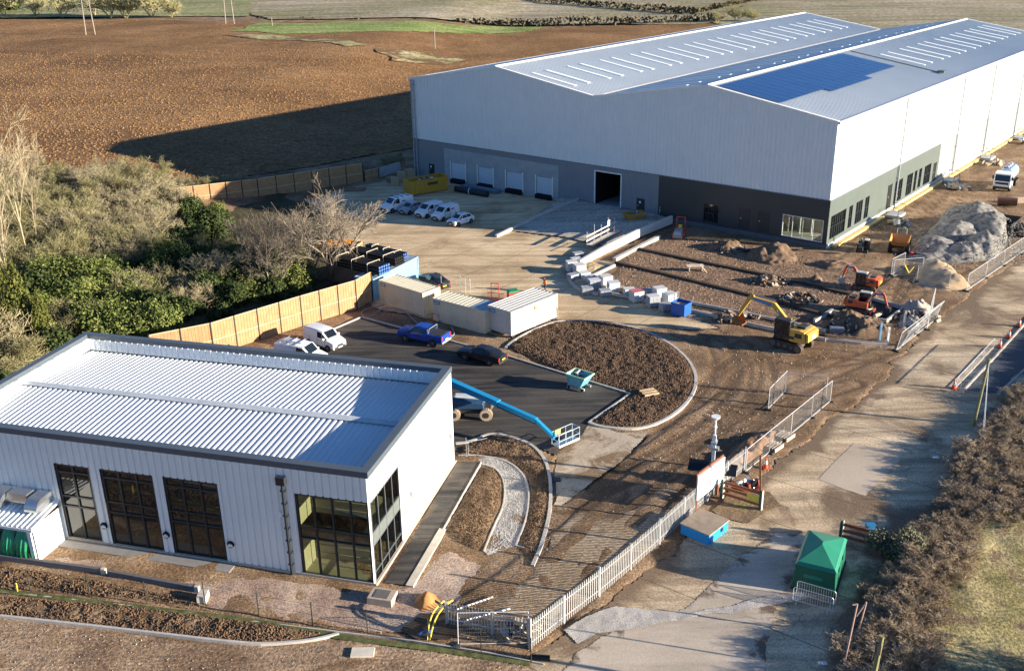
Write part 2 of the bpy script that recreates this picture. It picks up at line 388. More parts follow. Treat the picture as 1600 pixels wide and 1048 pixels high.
# wheel tracks of the lorries and dumpers
TRK = [[(905, 740), (1010, 700), (1100, 640), (1140, 580), (1120, 530)], [(880, 790), (1000, 730), (1120, 660), (1180, 590), (1160, 540)], [(860, 870), (960, 780), (1080, 720), (1200, 640), (1330, 600)],
       [(900, 900), (1010, 800), (1110, 700), (1250, 600), (1400, 540)], [(1060, 520), (1200, 560), (1330, 570), (1450, 520)], [(1100, 620), (1150, 560), (1230, 545), (1380, 560)], [(1400, 500), (1440, 440), (1500, 370), (1600, 290)],
       [(1140, 700), (1190, 620), (1190, 560), (1120, 520), (1060, 505)], [(1100, 760), (1150, 690), (1240, 640)], [(870, 960), (960, 860), (1030, 770), (1110, 700)], [(940, 760), (1050, 720), (1120, 690), (1160, 640)], [(840, 940), (880, 850), (960, 770)],
       [(1380, 470), (1400, 420), (1450, 340), (1560, 250)], [(1340, 450), (1420, 460), (1500, 420)], [(1300, 400), (1400, 330), (1500, 270), (1600, 215)], [(1320, 410), (1440, 320), (1560, 240)]]
TT = np.zeros(X.shape)
for tr in TRK:
    pp = smooth_poly(GP(tr), 2, False); dd = polydist(X, Y, pp, False)
    TT = np.maximum(TT, np.exp(-((dd-.95)/.3)**2)*(.55+.45*vnoise(X, Y, 4)))
Z = Z-.09*TT*(Z > -.24)
fr_ = field_rise(X, Y); Z = Z+fr_
nbx = inside(X, Y, FIELD); Z = np.where(nbx & (polydist(X, Y, FIELD) > 4), Z-.5, Z)
ny, nx = X.shape; V = np.stack([X.ravel(), Y.ravel(), Z.ravel()], 1)
ii = np.arange(ny*nx).reshape(ny, nx)
Fq = np.stack([ii[:-1, :-1].ravel(), ii[:-1, 1:].ravel(), ii[1:, 1:].ravel(), ii[1:, :-1].ravel()], 1)
me = D.meshes.new('ground'); me.vertices.add(len(V)); me.vertices.foreach_set('co', V.ravel())
me.loops.add(Fq.size); me.loops.foreach_set('vertex_index', Fq.ravel()); me.polygons.add(len(Fq))
me.polygons.foreach_set('loop_start', np.arange(0, Fq.size, 4)); me.polygons.foreach_set('loop_total', np.full(len(Fq), 4))
me.update(calc_edges=True); me.materials.append(dirt_m)
at_ = me.attributes.new('t', 'FLOAT', 'POINT'); at_.data.foreach_set('value', TT.ravel().astype(np.float32))
go = D.objects.new('ground', me); col.objects.link(go); struct(go)

def flat(z): return lambda X, Y, d: np.full(X.shape, z)+.012*fbm(X, Y, 3, 2)
grid_sheet('yard', YARD, .5, flat(.0), conc_m)
grid_sheet('road', ROAD, .35, flat(.004), road_m)
grid_sheet('car_park', CAR, .4, flat(.02), asph_m)
grid_sheet('apron', APRON, .2, flat(.03), apron_m)
def clods(z, a=.22, s=.55): return lambda X, Y, d: z+np.clip(d*1.2, 0, 1)*(a*fbm(X, Y, s, 3, .6)+.12*fbm(X, Y, 3, 2))-.03
# round planting island
ISL = [(790, 545), (800, 535), (835, 515), (870, 503), (905, 501), (950, 504), (1000, 515), (1040, 533), (1070, 556), (1086, 580), (1088, 603), (1078, 625), (1058, 645), (1030, 662), (1000, 671), (965, 671), (935, 667), (920, 661), (985, 616), (880, 585)]
isl = GP(ISL)
grid_sheet('planting_island', isl, .16, clods(.1), soil_m)
LIS = GP([(717, 700), (735, 692), (767, 677), (800, 684), (835, 697), (858, 728), (862, 790), (848, 850), (834, 882), (806, 853), (822, 815), (828, 772), (820, 742), (795, 721), (750, 712), (716, 712)])
grid_sheet('planting_bed', LIS, .14, clods(.06, .2), topsoil_m)
PATHG = GP([(745, 712), (792, 719), (820, 742), (828, 772), (822, 815), (806, 853), (762, 868), (756, 862), (772, 822), (788, 790), (789, 752), (775, 731), (752, 727)])
grid_sheet('gravel_path', PATHG, .14, flat(.04), grav_m)
INI = GP([(753, 728), (775, 732), (788, 754), (786, 792), (770, 825), (758, 858), (740, 862), (712, 850), (692, 832)])
grid_sheet('soil_bed', INI, .13, clods(.05, .22), topsoil_m)
PATHA = GP([(714, 722), (750, 723), (690, 832), (640, 916), (602, 912)])
grid_sheet('asphalt_path', PATHA, .2, flat(.09), asph_m)
# foreground bands
STRIP = GP([(-200, 925), (0, 929), (200, 944), (430, 974), (528, 990), (460, 1004), (400, 1008), (300, 999), (0, 964), (-200, 950)])
grid_sheet('soil_strip', STRIP, .13, clods(.06, .26, .5), topsoil_m)
BACK = GP([(-200, 880), (0, 882), (160, 905), (310, 935), (330, 955), (200, 938), (0, 925), (-200, 920)])
grid_sheet('soil_strip', BACK, .13, clods(.04, .22, .6), topsoil_m)
FDIRT = GP([(-250, 968), (0, 966), (300, 1003), (400, 1012), (530, 1002), (600, 1010), (700, 1020), (835, 1035), (800, 1120), (-250, 1130)])
tread = lambda X, Y, d: .02+.05*fbm(X, Y, 1.2, 3)+.025*np.sin((Y-.05*X)*21)*np.clip(vnoise(X*.5, Y*3, 3)*3-1.2, 0, 1)
grid_sheet('dirt_track', wob(FDIRT, .2), .1, tread, gmat('track_dirt', [(.20, .13, .08), (.30, .205, .13), (.4, .29, .195)], s=.8, fine=5., bst=.8, bdist=.1, speck=(5., .12, (.5, .42, .38)), edge=False, stretch=(0, (.3, 1.6, 1), .6)))
HCORE = GP([(-200, 855), (0, 858), (110, 868), (600, 925), (640, 918), (700, 850), (760, 880), (700, 960), (640, 985), (560, 985), (430, 968), (330, 950), (310, 925), (165, 895), (0, 872), (-200, 865)])
grid_sheet('hardcore', wob(HCORE, .4), .16, lambda X, Y, d: .0+np.clip(d, 0, 1)*(.10*fbm(X, Y, 1.1, 3)), hardcore_m)
def ridged(X, Y, d): return .0+np.clip(d, 0, 1)*(.03+.03*fbm(X, Y, 1.5, 3))
grid_sheet('ridged_track', TRACKWAY, .15, ridged, gmat('ridge_shade_dirt', [(.34, .235, .14), (.45, .325, .20), (.54, .41, .27)], s=.8, fine=6., mud=(.2, .13, .08), mudthr=(.6, .72), muds=.45, bst=.5, bdist=.04, fc=.55, joint=[(math.pi/2-.03, .3, 0.)]))  # no ridge relief: dark lines in the colour stand for shade between ridges
# building pad of the office forecourt
PAD = GP([(945, 452), (985, 388), (1055, 372), (1120, 375), (1285, 402), (1340, 420), (1400, 495), (1380, 515), (1180, 512), (1090, 487)])
grid_sheet('hardcore_pad', wob(PAD, .5), .25, lambda X, Y, d: .02+np.clip(d, 0, 1)*.12*fbm(X, Y, 1.6, 3), gmat('pad_hardcore', [(.17, .105, .062), (.25, .16, .1), (.34, .23, .15)], s=.8, fine=4., bst=.9, bdist=.12, edge=False, speck=(3., .1, (.5, .42, .36)), mud=(.13, .08, .05), mudthr=(.5, .64), muds=.2))
PAVE = GP([(1508, 612), (1556, 560), (1610, 500), (1700, 420), (1740, 440), (1640, 540), (1556, 614)])
grid_sheet('asphalt_strip', PAVE, .3, flat(.05), mat('strip', (.07, .085, .1), .9, vs=6, bs=20))
PATCH = GP([(1334, 692), (1372, 702), (1410, 715), (1378, 748), (1352, 775), (1318, 764), (1278, 749), (1305, 720)])
grid_sheet('concrete_patch', PATCH, .12, flat(.018), gmat('patch_concrete', fc=.2, cols=[(.44, .36, .27), (.5, .41, .31), (.55, .46, .35)], s=.5, fine=14., bst=.15, bdist=.01))
SLAB = GP([(850, 1120), (900, 1020), (960, 985), (1070, 950), (1160, 868), (1215, 830), (1262, 836), (1240, 900), (1200, 980), (1180, 1120)])
grid_sheet('concrete_slab', wob(SLAB, .25), .2, flat(.022), gmat('slab_concrete', fc=.25, cols=[(.42, .35, .27), (.5, .42, .33), (.57, .48, .38)], s=.3, fine=12., mud=(.17, .12, .085), mudthr=(.66, .74), muds=.4, bst=.15, bdist=.01, stretch=(-.9, (.1, .6, 1), .5)))
TR = GP([(880, 985), (960, 945), (1080, 960), (1200, 935), (1260, 925), (1262, 935), (1180, 950), (1060, 972), (960, 985), (900, 1005)])
grid_sheet('gravel_patch', wob(TR, .35), .12, lambda X, Y, d: .03+.07*fbm(X, Y, .5, 3), grav_m)
VERGE = GP([(1300, 1130), (1360, 1000), (1400, 900), (1450, 800), (1500, 720), (1600, 620), (1760, 480), (2300, 700), (2100, 1300)])
grid_sheet('grass_verge', VERGE, .3, lambda X, Y, d: .03+np.clip(d, 0, 4)*.12+.22*fbm(X, Y, 1.3, 4), verge_m)
MOSS = GP([(1105, 790), (1130, 765), (1200, 770), (1215, 790), (1180, 815), (1130, 812)])
grid_sheet('grass_patch', wob(MOSS, .6), .12, lambda X, Y, d: .03+.08*fbm(X, Y, .6, 3), gmat('mossy_ground', [(.12, .13, .04), (.2, .18, .07), (.3, .24, .12)], s=1.5, fine=6., mud=(.2, .14, .085), mudthr=(.45, .55), muds=.5, bst=1., bdist=.1))
# woodland floor
WOODF = GP([(-400, 480), (0, 400), (200, 330), (430, 300), (500, 330), (560, 410), (575, 430), (430, 480), (270, 535), (0, 640), (-400, 760)])
grid_sheet('leaf_litter', wob(WOODF, 1.), .5, lambda X, Y, d: .03+.5*fbm(X, Y, 5, 3), wood_floor_m)
# fields
grid_sheet('ploughed_field', FIELD, 1.5, lambda X, Y, d: .02+field_rise(X, Y)+.2*fbm(X, Y, 3.2, 2), plough_m)
def far_sheet(name, px, mt, z, kind='structure'):
    return grid_sheet(name, wob(GP(px), 5, 8, 20), 3., lambda X, Y, d: z+field_rise(X, Y)+.02*fbm(X, Y, 14, 2), mt)
far_sheet('green_field', [(345, 66), (420, 51), (620, 47), (860, 43), (800, 52), (700, 60), (560, 68), (430, 69)], green_m, .24)
far_sheet('dry_grass', [(340, 72), (420, 70), (520, 78), (608, 86), (560, 91), (470, 84), (400, 80)], straw_m, .24)
far_sheet('dry_grass', [(600, 92), (660, 90), (740, 98), (700, 106), (630, 106)], straw_m, .24)
far_sheet('stubble_field', [(430, 44), (1110, 38), (1140, 20), (1160, 8), (900, -20), (500, -70), (380, -30), (395, 36)], pale_m, .3)
far_sheet('pasture', [(-400, 38), (60, 41), (395, 38), (400, 0), (400, -60), (-400, -60)], pale2_m, .3)
grid_sheet('far_field', GP([(1105, 38), (1400, 60), (2600, 60), (2600, -100), (300, -100), (900, -2), (1000, 8), (1160, 10)]), 6., lambda X, Y, d: .1+.3*fbm(X, Y, 14, 2), pale_m)
# kerbs
kerb_m = mat('kerb_concrete', (.5, .47, .42), .85, var=.15, vs=2, bs=12)
def kerb(px, w=.2, h=.14, sm=True, z=0, name='kerb', m_=None, raw=None):
    P = raw if raw is not None else GP(px)
    if sm: P = smooth_poly(P, 2, False)
    mb = MB(); strip_thing(mb, P, w, h, z); return struct(mb.build(name, m_ or kerb_m))
kerb(ISL[:18], .26, .16)
kerb([(920, 661), (985, 616)], .16, .14, False); kerb([(985, 616), (790, 556), (680, 527), (565, 496)], .16, .14, False); kerb([(565, 496), (500, 524), (440, 549)], .16, .14, False)
kerb([(712, 694), (735, 692), (767, 677), (800, 684), (835, 697), (858, 728), (862, 790), (848, 850), (832, 885)], .24, .16)
kerb([(745, 712), (792, 719), (820, 742), (828, 772), (822, 815), (806, 853)], .1, .12); kerb([(756, 862), (772, 822), (788, 790), (789, 752), (775, 731), (752, 725)], .1, .1)
kerb([(806, 853), (834, 860)], .1, .1, False)
kerb([(716, 712), (745, 712)], .1, .1, False); kerb([(752, 724), (692, 830)], .1, .16, False)
kerb([(-150, 950), (0, 964), (200, 986), (390, 1009), (440, 1007), (490, 1002), (530, 992)], .16, .2)
kerb([(692, 828), (640, 917)], .5, .14, False, name='path_edging', m_=mat('pale_concrete', (.55, .49, .4), .9))
kerb([(1506, 610), (1556, 557), (1610, 497), (1700, 415)], .16, .16, False); kerb([(1560, 616), (1640, 542), (1740, 442)], .12, .12, False)
# kerb lines of the parking bays under construction: foundations stand in dark trenches
dark_soil = mat('trench_soil', (.055, .038, .026), 1, vs=3, bs=6, bst=1)
for line in ([(985, 388), (1100, 412), (1200, 432), (1330, 462)], [(962, 412), (1080, 440), (1200, 470), (1300, 497), (1345, 510)]):
    kerb(line, .5, .3, False, m_=dark_soil, name='earth_bank')
kerb([(940, 457), (1010, 473), (1090, 490), (1200, 515), (1290, 533)], .16, .35, False); kerb([(948, 447), (1090, 478), (1200, 500), (1290, 520)], .14, .4, False)
kerb([(955, 449), (1090, 481), (1200, 503), (1290, 524)], .6, .12, False, m_=dark_soil, name='earth_bank')

# loose stones and clods: real relief too small to count
def litter_mesh(name, X, Y, Z, size, mt, flat_=.6, seed=3):
    rn = np.random.RandomState(seed); n = len(X); s = size*rn.uniform(.35, 1., n)**1.5
    base = rn.uniform(0, 2*np.pi, n)[:, None]+np.array([0, 1.6, 3.0, 4.6])[None]
    r = s[:, None]*rn.uniform(.6, 1.1, (n, 4))
    B = np.stack([X[:, None]+r*np.cos(base), Y[:, None]+r*np.sin(base), np.repeat((Z-.03)[:, None], 4, 1)], -1)
    T = np.stack([X[:, None]+.55*r*np.cos(base+.3), Y[:, None]+.55*r*np.sin(base+.3), Z[:, None]+(s*flat_)[:, None]*rn.uniform(.7, 1.2, (n, 4))], -1)
    V = np.concatenate([B, T], 1).reshape(-1, 3); k = (np.arange(n)*8)[:, None]
    q = [[0, 1, 5, 4], [1, 2, 6, 5], [2, 3, 7, 6], [3, 0, 4, 7], [4, 5, 6, 7]]
    F_ = np.concatenate([k+np.array(a)[None] for a in q], 0)
    me = D.meshes.new(name); me.vertices.add(len(V)); me.vertices.foreach_set('co', V.ravel()); me.loops.add(F_.size); me.loops.foreach_set('vertex_index', F_.ravel())
    me.polygons.add(len(F_)); me.polygons.foreach_set('loop_start', np.arange(0, F_.size, 4)); me.polygons.foreach_set('loop_total', np.full(len(F_), 4)); me.update(calc_edges=True)
    me.materials.append(mt); o = D.objects.new(name, me); col.objects.link(o); return o
rl_ = np.random.RandomState(21)
def scatter(poly, n):
    P = np.array(poly); (x0, y0), (x1, y1) = P.min(0), P.max(0); X_ = rl_.uniform(x0, x1, n*3); Y_ = rl_.uniform(y0, y1, n*3); k = inside(X_, Y_, poly) & (polydist(X_, Y_, poly) > .25); X_, Y_ = X_[k][:n], Y_[k][:n]; return X_, Y_
def clod_z(X, Y, z, a, s, d): return z+np.clip(d*1.2, 0, 1)*(a*fbm(X, Y, s, 3, .6)+.12*fbm(X, Y, 3, 2))-.03
clod_m = mat('clods', (.135, .085, .052), 1, var=.45, vs=.8); clodt_m = mat('clods_light', (.165, .102, .058), 1, var=.4, vs=.8); stone_m = mat('stones', (.42, .35, .27), .95, var=.4, vs=.6)
for poly, n, z, a, mt_, lab in ((isl, 24000, .1, .22, clod_m, 'dark turned clods over the round island'), (LIS, 4500, .06, .2, clodt_m, 'brown clods in the curved planting bed'), (INI, 2400, .05, .22, clodt_m, 'brown clods in the bed beside the asphalt path'), (STRIP, 9000, .06, .26, clodt_m, 'brown clods in the foreground soil strip'), (BACK, 4000, .04, .22, clodt_m, 'brown clods behind the foreground fence line')):
    X_, Y_ = scatter(poly, n); d_ = polydist(X_, Y_, poly); o_ = litter_mesh('soil_clods', X_, Y_, clod_z(X_, Y_, z, a, .55, d_), .1, mt_, .7); tag(o_, lab, 'soil clods', None, 'stuff')
X_, Y_ = scatter(FIELD, 150000); k_ = (Y_ < 330) & (rl_.rand(len(X_)) < np.clip(190/Y_, 0, 1)**2)
X_, Y_ = X_[k_], Y_[k_]; o_ = litter_mesh('field_clods', X_, Y_, .02+field_rise(X_, Y_)+.2*fbm(X_, Y_, 3.2, 2), .34, mat('field_clod', (.27, .15, .064), 1, var=.35, vs=.3), .5); tag(o_, 'ploughed clods over the brown field', 'soil clods', None, 'stuff')
SITE = GP([(0, 850), (600, 930), (700, 830), (870, 780), (1080, 640), (1080, 560), (940, 500), (1100, 370), (1300, 400), (1600, 200), (1700, 300), (1540, 440), (1300, 640), (1060, 830), (830, 1010), (560, 1000), (0, 900)])
X_, Y_ = scatter(SITE, 12000); keep_ = np.ones(len(X_), bool)
for P_ in (ROAD, CAR, isl, LIS, PATHG, INI, PATHA, YARD): keep_ &= ~inside(X_, Y_, P_)
nbp = GP([(0, 660), (572, 735), (705, 572), (712, 722), (600, 915), (0, 850)]); keep_ &= ~inside(X_, Y_, nbp)
o_ = litter_mesh('loose_stones', X_[keep_], Y_[keep_], np.full(keep_.sum(), .02), .075, stone_m, .7); tag(o_, 'loose stones strewn over the bare site ground', 'stones', None, 'stuff')
X_, Y_ = scatter(FDIRT, 1300); o_ = litter_mesh('loose_stones', X_, Y_, np.full(len(X_), .05), .06, stone_m, .6); tag(o_, 'loose stones over the foreground dirt track', 'stones', None, 'stuff')
X_, Y_ = scatter(PATHG, 3000); o_ = litter_mesh('gravel_stones', X_, Y_, np.full(len(X_), .045), .07, mat('gravel_stone', (.42, .40, .37), .9, var=.4, vs=1), .6); tag(o_, 'grey gravel on the curved path', 'gravel', None, 'stuff')
# ================================================================== CLADDING HELPERS
def clad(mb, L, z0, ztop, pitch=.33, depth=.035, holes=(), frac=.5, y=0, x0=0):
    """profiled sheet in the xz plane facing -y; ztop is a number or f(x); holes are (xa, za, xb, zb)"""
    zt = ztop if callable(ztop) else (lambda x: ztop)
    xs = []; n = max(1, round((L-x0)/pitch)); p = (L-x0)/n
    for k in range(n):
        b = x0+k*p
        xs += [(b, 0), (b+p*frac, 0), (b+p*(frac+.12), -depth), (b+p*.9, -depth)]
    xs.append((L, 0))
    def prof(x):
        t = ((x-x0)/p) % 1
        if t < frac: return 0
        if t < frac+.12: return -depth*(t-frac)/.12
        if t < .9: return -depth
        return -depth*(1-t)/.1
    pts = sorted(set([round(a, 4) for a, _ in xs]+[round(h[0], 4) for h in holes]+[round(h[2], 4) for h in holes]))
    pts = [q for q in pts if x0-1e-4 <= q <= L+1e-4]
    for a, b in zip(pts[:-1], pts[1:]):
        if b-a < 1e-3: continue
        mid = (a+b)/2; iv = [(z0, None)]
        hs = sorted([h for h in holes if h[0] <= mid <= h[2]], key=lambda h: h[1])
        segs = []; cur = z0
        for h in hs:
            if h[1] > cur: segs.append((cur, h[1]))
            cur = max(cur, h[3])
        segs.append((cur, None))
        ya, yb = y+prof(a+1e-5), y+prof(b-1e-5)
        for s0, s1 in segs:
            ta, tb = (zt(a), zt(b)) if s1 is None else (s1, s1)
            if ta <= s0 and tb <= s0: continue
            mb.quad((a, ya, s0), (b, yb, s0), (b, yb, tb), (a, ya, ta))
def window(parent, x0, z0, x1, z1, cols, rows, fm, gm, y=0, depth=.12, fw=.07, name='window', label=None, panes=True, mid=None):
    """frame with mullions as one part, its glass as a sub-part; faces -y"""
    mb = MB(); yy = y-.02
    mb.box(x0, yy, z0, x0+fw, yy+depth, z1); mb.box(x1-fw, yy, z0, x1, yy+depth, z1)
    mb.box(x0+fw, yy, z0, x1-fw, yy+depth, z0+fw); mb.box(x0+fw, yy, z1-fw, x1-fw, yy+depth, z1)
    for k in range(1, cols):
        x = x0+(x1-x0)*k/cols; mb.box(x-fw*.4, yy+.01, z0+fw, x+fw*.4, yy+depth, z1-fw)
    for z in rows: mb.box(x0+fw, yy+.015, z-fw*.4, x1-fw, yy+depth-.01, z+fw*.4)
    f = mb.build(name, fm, parent, label)
    MB().quad((x0+fw, y+.06, z0+fw), (x1-fw, y+.06, z0+fw), (x1-fw, y+.06, z1-fw), (x0+fw, y+.06, z1-fw)).build('pane', gm, f)
    return f
def door(parent, x0, z0, x1, z1, m_, y=0, handle=True, name='door'):
    mb = MB(); mb.box(x0, y-.05, z0, x1, y+.06, z1); mb.box(x0-.06, y-.07, z0, x0-.001, y+.06, z1+.06); mb.box(x1+.001, y-.07, z0, x1+.06, y+.06, z1+.06)
    o = mb.build(name, m_, parent)
    if handle: MB().box(x0+.1, y-.1, z0+(z1-z0)*.48, x0+.2, y-.052, z0+(z1-z0)*.54).build('handle', steel_m, o)
    return o
steel_m = mat('galvanised_steel', (.55, .57, .58), .42, .7, var=.15)
white_clad = mat('white_cladding', (.76, .79, .79), .38, 0, var=.03, vs=.5, spec=.5)
grey_clad = mat('mid_grey_cladding', (.23, .25, .275), .4, 0, var=.04, vs=.5)
dark_clad = mat('dark_grey_cladding', (.042, .048, .052), .45, 0, var=.08, vs=.6)
green_grey = mat('green_grey_cladding', (.10, .125, .115), .45, 0, var=.06, vs=.6)
conc_wall = mat('precast_concrete', (.36, .375, .385), .85, var=.15, vs=.8, bs=8)
dark_frame = mat('anthracite_frame', (.025, .03, .037), .4, 0, var=.1)
white_trim = mat('white_trim', (.8, .8, .78), .4)
roof_m = mat('roof_sheet', (.62, .67, .69), .42, .0, var=.04, vs=.15, spec=.5)
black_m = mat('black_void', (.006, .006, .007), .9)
solar_m = mat('solar_panel', (.014, .05, .17), .2, 0, var=.15, vs=.4, spec=.8)
# ------------------------------------------------------------------ WAREHOUSE
EAVE, RIDGE, VAL, BAND, FL = 13.23, 15.71, 13.3, 5.26, .5
wh = thing('warehouse', 'huge white twin gabled warehouse with grey lower cladding and solar panels', 'warehouse', (WH_O.x*K, WH_O.y*K, 0), WH_T, sc=K)
W, L = WH_W, WH_L
def gtop(x):
    q = W/4
    if x < q: return EAVE+(RIDGE-EAVE)*x/q
    if x < 2*q: return RIDGE+(VAL-RIDGE)*(x-q)/q
    if x < 3*q: return VAL+(RIDGE-VAL)*(x-2*q)/q
    return RIDGE+(EAVE-RIDGE)*(x-3*q)/q
mb = MB(); clad(mb, W, BAND, gtop, .5, .06); up = mb.build('upper_wall', white_clad, wh, 'shaded white profiled gable wall')
mb = MB(); clad(mb, W, BAND, EAVE, .5, .06, y=0); mb2 = MB()
# right wall built in its own plane: map local x->+y of the warehouse
MR = Matrix.Translation((W, 0, 0)) @ Matrix.Rotation(math.pi/2, 4, 'Z')
mb = MB().xf(MR); clad(mb, L, BAND, EAVE, .5, .06); mb.build('upper_wall', white_clad, wh, 'sunlit white profiled long wall')
mb = MB(); mb.quad((W, L, 0), (0, L, 0), (0, L, EAVE), (W, L, EAVE)); mb.quad((0, L, 0), (0, 0, 0), (0, 0, EAVE), (0, L, EAVE))
mb.add([(0, L, EAVE), (W/4, L, RIDGE), (W/2, L, VAL), (W/2, L, EAVE)], [(0, 1, 2, 3)]); mb.add([(W/2, L, EAVE), (W/2, L, VAL), (3*W/4, L, RIDGE), (W, L, EAVE)], [(0, 1, 2, 3)])
mb.build('rear_wall', white_clad, wh)
DOCKS = [(6.89, 9.42), (11.62, 14.2), (16.41, 19.1), (21.29, 23.82)]
# lower front wall: grey cladding | concrete dock panel | grey | dark
mb = MB(); clad(mb, 5.7, 0, BAND-.08, .33, .035, [(2.85, FL, 3.68, 2.05)])
clad(mb, 39.13, 0, BAND-.08, .33, .035, [(30.3, FL, 33.93, 4.55), (36.28, FL, 37.24, 2.1)], x0=24.8)
clad(mb, 24.8, 4.5, BAND-.08, .33, .035, x0=5.7)
mb.build('lower_wall', grey_clad, wh, 'mid grey lower wall around the loading bays')
mb = MB()
xs = [5.7]+[v for d in DOCKS for v in d]+[24.8]
for k in range(0, 10, 2): mb.box(xs[k], -.05, -.9, xs[k+1], .25, 4.5)
for a, b in DOCKS: mb.box(a, -.05, 2.77, b, .25, 4.5)
for a, b in DOCKS: mb.box(a, -.05, -.9, b, .25, .35)
mb.build('dock_wall', conc_wall, wh, 'pale precast concrete wall panel')
dock_door = mat('dock_door', (.55, .62, .68), .45, var=.04)
for a, b in DOCKS:
    mb = MB(); n = 9
    for k in range(n): mb.box(a+.05, .0, .62+k*(2.12/n), b-.05, .08, .62+(k+1)*(2.12/n)-.02)
    dd = mb.build('dock_door', dock_door, wh); [MB().box(q, -.12, .4, q+.139, .02, 2.95).build('door_guide', white_trim, dd) for q in (a-.14, b+.001)]
    mb = MB(); mb.box(a+.1, -.5, -.45, b-.1, -.06, .55); mb.build('dock_leveller', black_m, wh)
    for q in (a+.02, b-.25): MB().box(q, -.35, -.3, q+.23, -.06, .3).build('rubber_buffer', mat('rubber', (.015, .015, .016), .8), wh)
door(wh, 2.88, FL, 3.65, 2.02, dark_frame); door(wh, 36.3, FL-.1, 37.22, 2.08, dark_frame)
for x in (3.2, 36.7): MB().box(x-.12, -.085, 1.55, x+.12, -.075, 1.8).build('door_sign', white_trim, wh)
# open level access door: dark interior with a lit slab
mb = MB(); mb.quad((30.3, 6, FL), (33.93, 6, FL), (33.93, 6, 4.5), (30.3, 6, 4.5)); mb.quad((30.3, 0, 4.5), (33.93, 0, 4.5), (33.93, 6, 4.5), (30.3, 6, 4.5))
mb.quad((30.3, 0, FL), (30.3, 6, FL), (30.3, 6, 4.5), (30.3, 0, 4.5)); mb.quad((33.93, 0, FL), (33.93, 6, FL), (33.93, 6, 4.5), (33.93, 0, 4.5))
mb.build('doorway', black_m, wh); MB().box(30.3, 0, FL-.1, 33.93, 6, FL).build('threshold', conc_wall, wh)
MB().box(30.16, -.1, .0, 30.3, .1, 4.62).box(33.93, -.1, 0, 34.07, .1, 4.62).box(30.16, -.1, 4.55, 34.07, .1, 4.68).build('door_frame', white_trim, wh)
WIN = [(45.04, .68, 46.95, 2.82, 3), (54.52, .63, 59.1, 3.03, 4)]
DDR = [(49.54, .65, 50.63, 2.92), (51.78, .68, 52.98, 2.92)]
mb = MB()
def plain(mb, x0, x1, z0, z1, holes, y=0):
    xs_ = sorted(set([x0, x1]+[h[0] for h in holes]+[h[2] for h in holes]))
    for a, b in zip(xs_[:-1], xs_[1:]):
        cur = z0; m_ = (a+b)/2
        for h in sorted([h for h in holes if h[0] < m_ < h[2]], key=lambda h: h[1]):
            if h[1] > cur: mb.quad((a, y, cur), (b, y, cur), (b, y, h[1]), (a, y, h[1]))
            cur = h[3]
        if cur < z1: mb.quad((a, y, cur), (b, y, cur), (b, y, z1), (a, y, z1))
plain(mb, 39.13, W, .45, BAND-.08, [w[:4] for w in WIN]+DDR, -.03)
for z in np.arange(1.0, 5.1, .6): mb.box(39.13, -.045, z, 44.9, -.031, z+.03)
mb.build('lower_wall', dark_clad, wh, 'dark grey lower wall of the office corner')
MB().box(39.13, -.12, -.2, W+.02, -.031, .45).build('plinth', mat('plinth_dark', (.12, .13, .14), .8), wh)
gw = glass('office_glass'); 
window(wh, *WIN[0][:4], 3, [1.75], dark_frame, gw)
for dq in DDR: door(wh, *dq, dark_frame)
lit = clear('clear_glazing', (.75, .8, .78), .12)
window(wh, *WIN[1][:4], 4, [], white_trim, lit, label='corner showroom window with four bright panes')
# room behind the corner window
inn = mat('interior_white', (.62, .6, .5), .8); rm = MB()
rm.quad((53, 4.5, .5), (W-.1, 4.5, .5), (W-.1, 4.5, 3.2), (53, 4.5, 3.2)); rm.quad((53, .1, .5), (W-.1, .1, .5), (W-.1, 4.5, .5), (53, 4.5, .5)); rm.quad((53, .1, .5), (53, 4.5, .5), (53, 4.5, 3.2), (53, .1, 3.2))
for k in range(4): rm.box(54.2+k*1.3, 2.2, .5, 54.35+k*1.3, 2.35, 3.2); rm.box(54+k*1.25, 4.3, 1., 54.6+k*1.25, 4.45, 2.6)
rm.build('interior', inn, wh)
# right wall lower
RW = [(.6, .85, 4.8, 3.4, 7), (5.6, .9, 6.7, 3.4, 2), (7.6, .9, 9.6, 3.4, 3), (10.3, .9, 11.6, 3.4, 2), (19.9, .65, 22.6, 3.3, 4), (24.1, .65, 26.2, 3.3, 3), (26.8, .7, 27.8, 3.3, 2), (28.5, .8, 29.6, 3.25, 2), (30.6, .7, 33.2, 3.2, 4)]
RD = [(17.6, .45, 18.8, 3.3), (34.3, .45, 35.3, 2.9)]
mb = MB().xf(MR); plain(mb, 0, 36.26, .45, BAND-.08, [w[:4] for w in RW]+RD, -.03); mb.build('lower_wall', green_grey, wh, 'sage grey lower wall with tall windows')
mb = MB().xf(MR); clad(mb, L, .45, BAND-.08, .5, .05, x0=36.26); mb.build('lower_wall', mat('light_grey_cladding', (.36, .38, .385), .4, var=.03), wh, 'light grey rear part of the long lower wall')
mb = MB().xf(MR); mb.box(.0, -.14, -.2, L, -.031, .45); mb.build('plinth', mat('plinth_pale', (.66, .65, .62), .8), wh)
rwe = D.objects.new('side_facade', None); 
for w_ in RW:
    fo = window(wh, *w_[:4], w_[4], [(w_[1]+w_[3])*.5], dark_frame, lit if w_[0] < 1 else glass('office_glass'))
    for o_ in [fo]+[x for x in fo.children]: pass
    fo.matrix_local = MR
for d_ in RD: door(wh, *d_, black_m).matrix_local = MR
D.objects.remove(rwe)
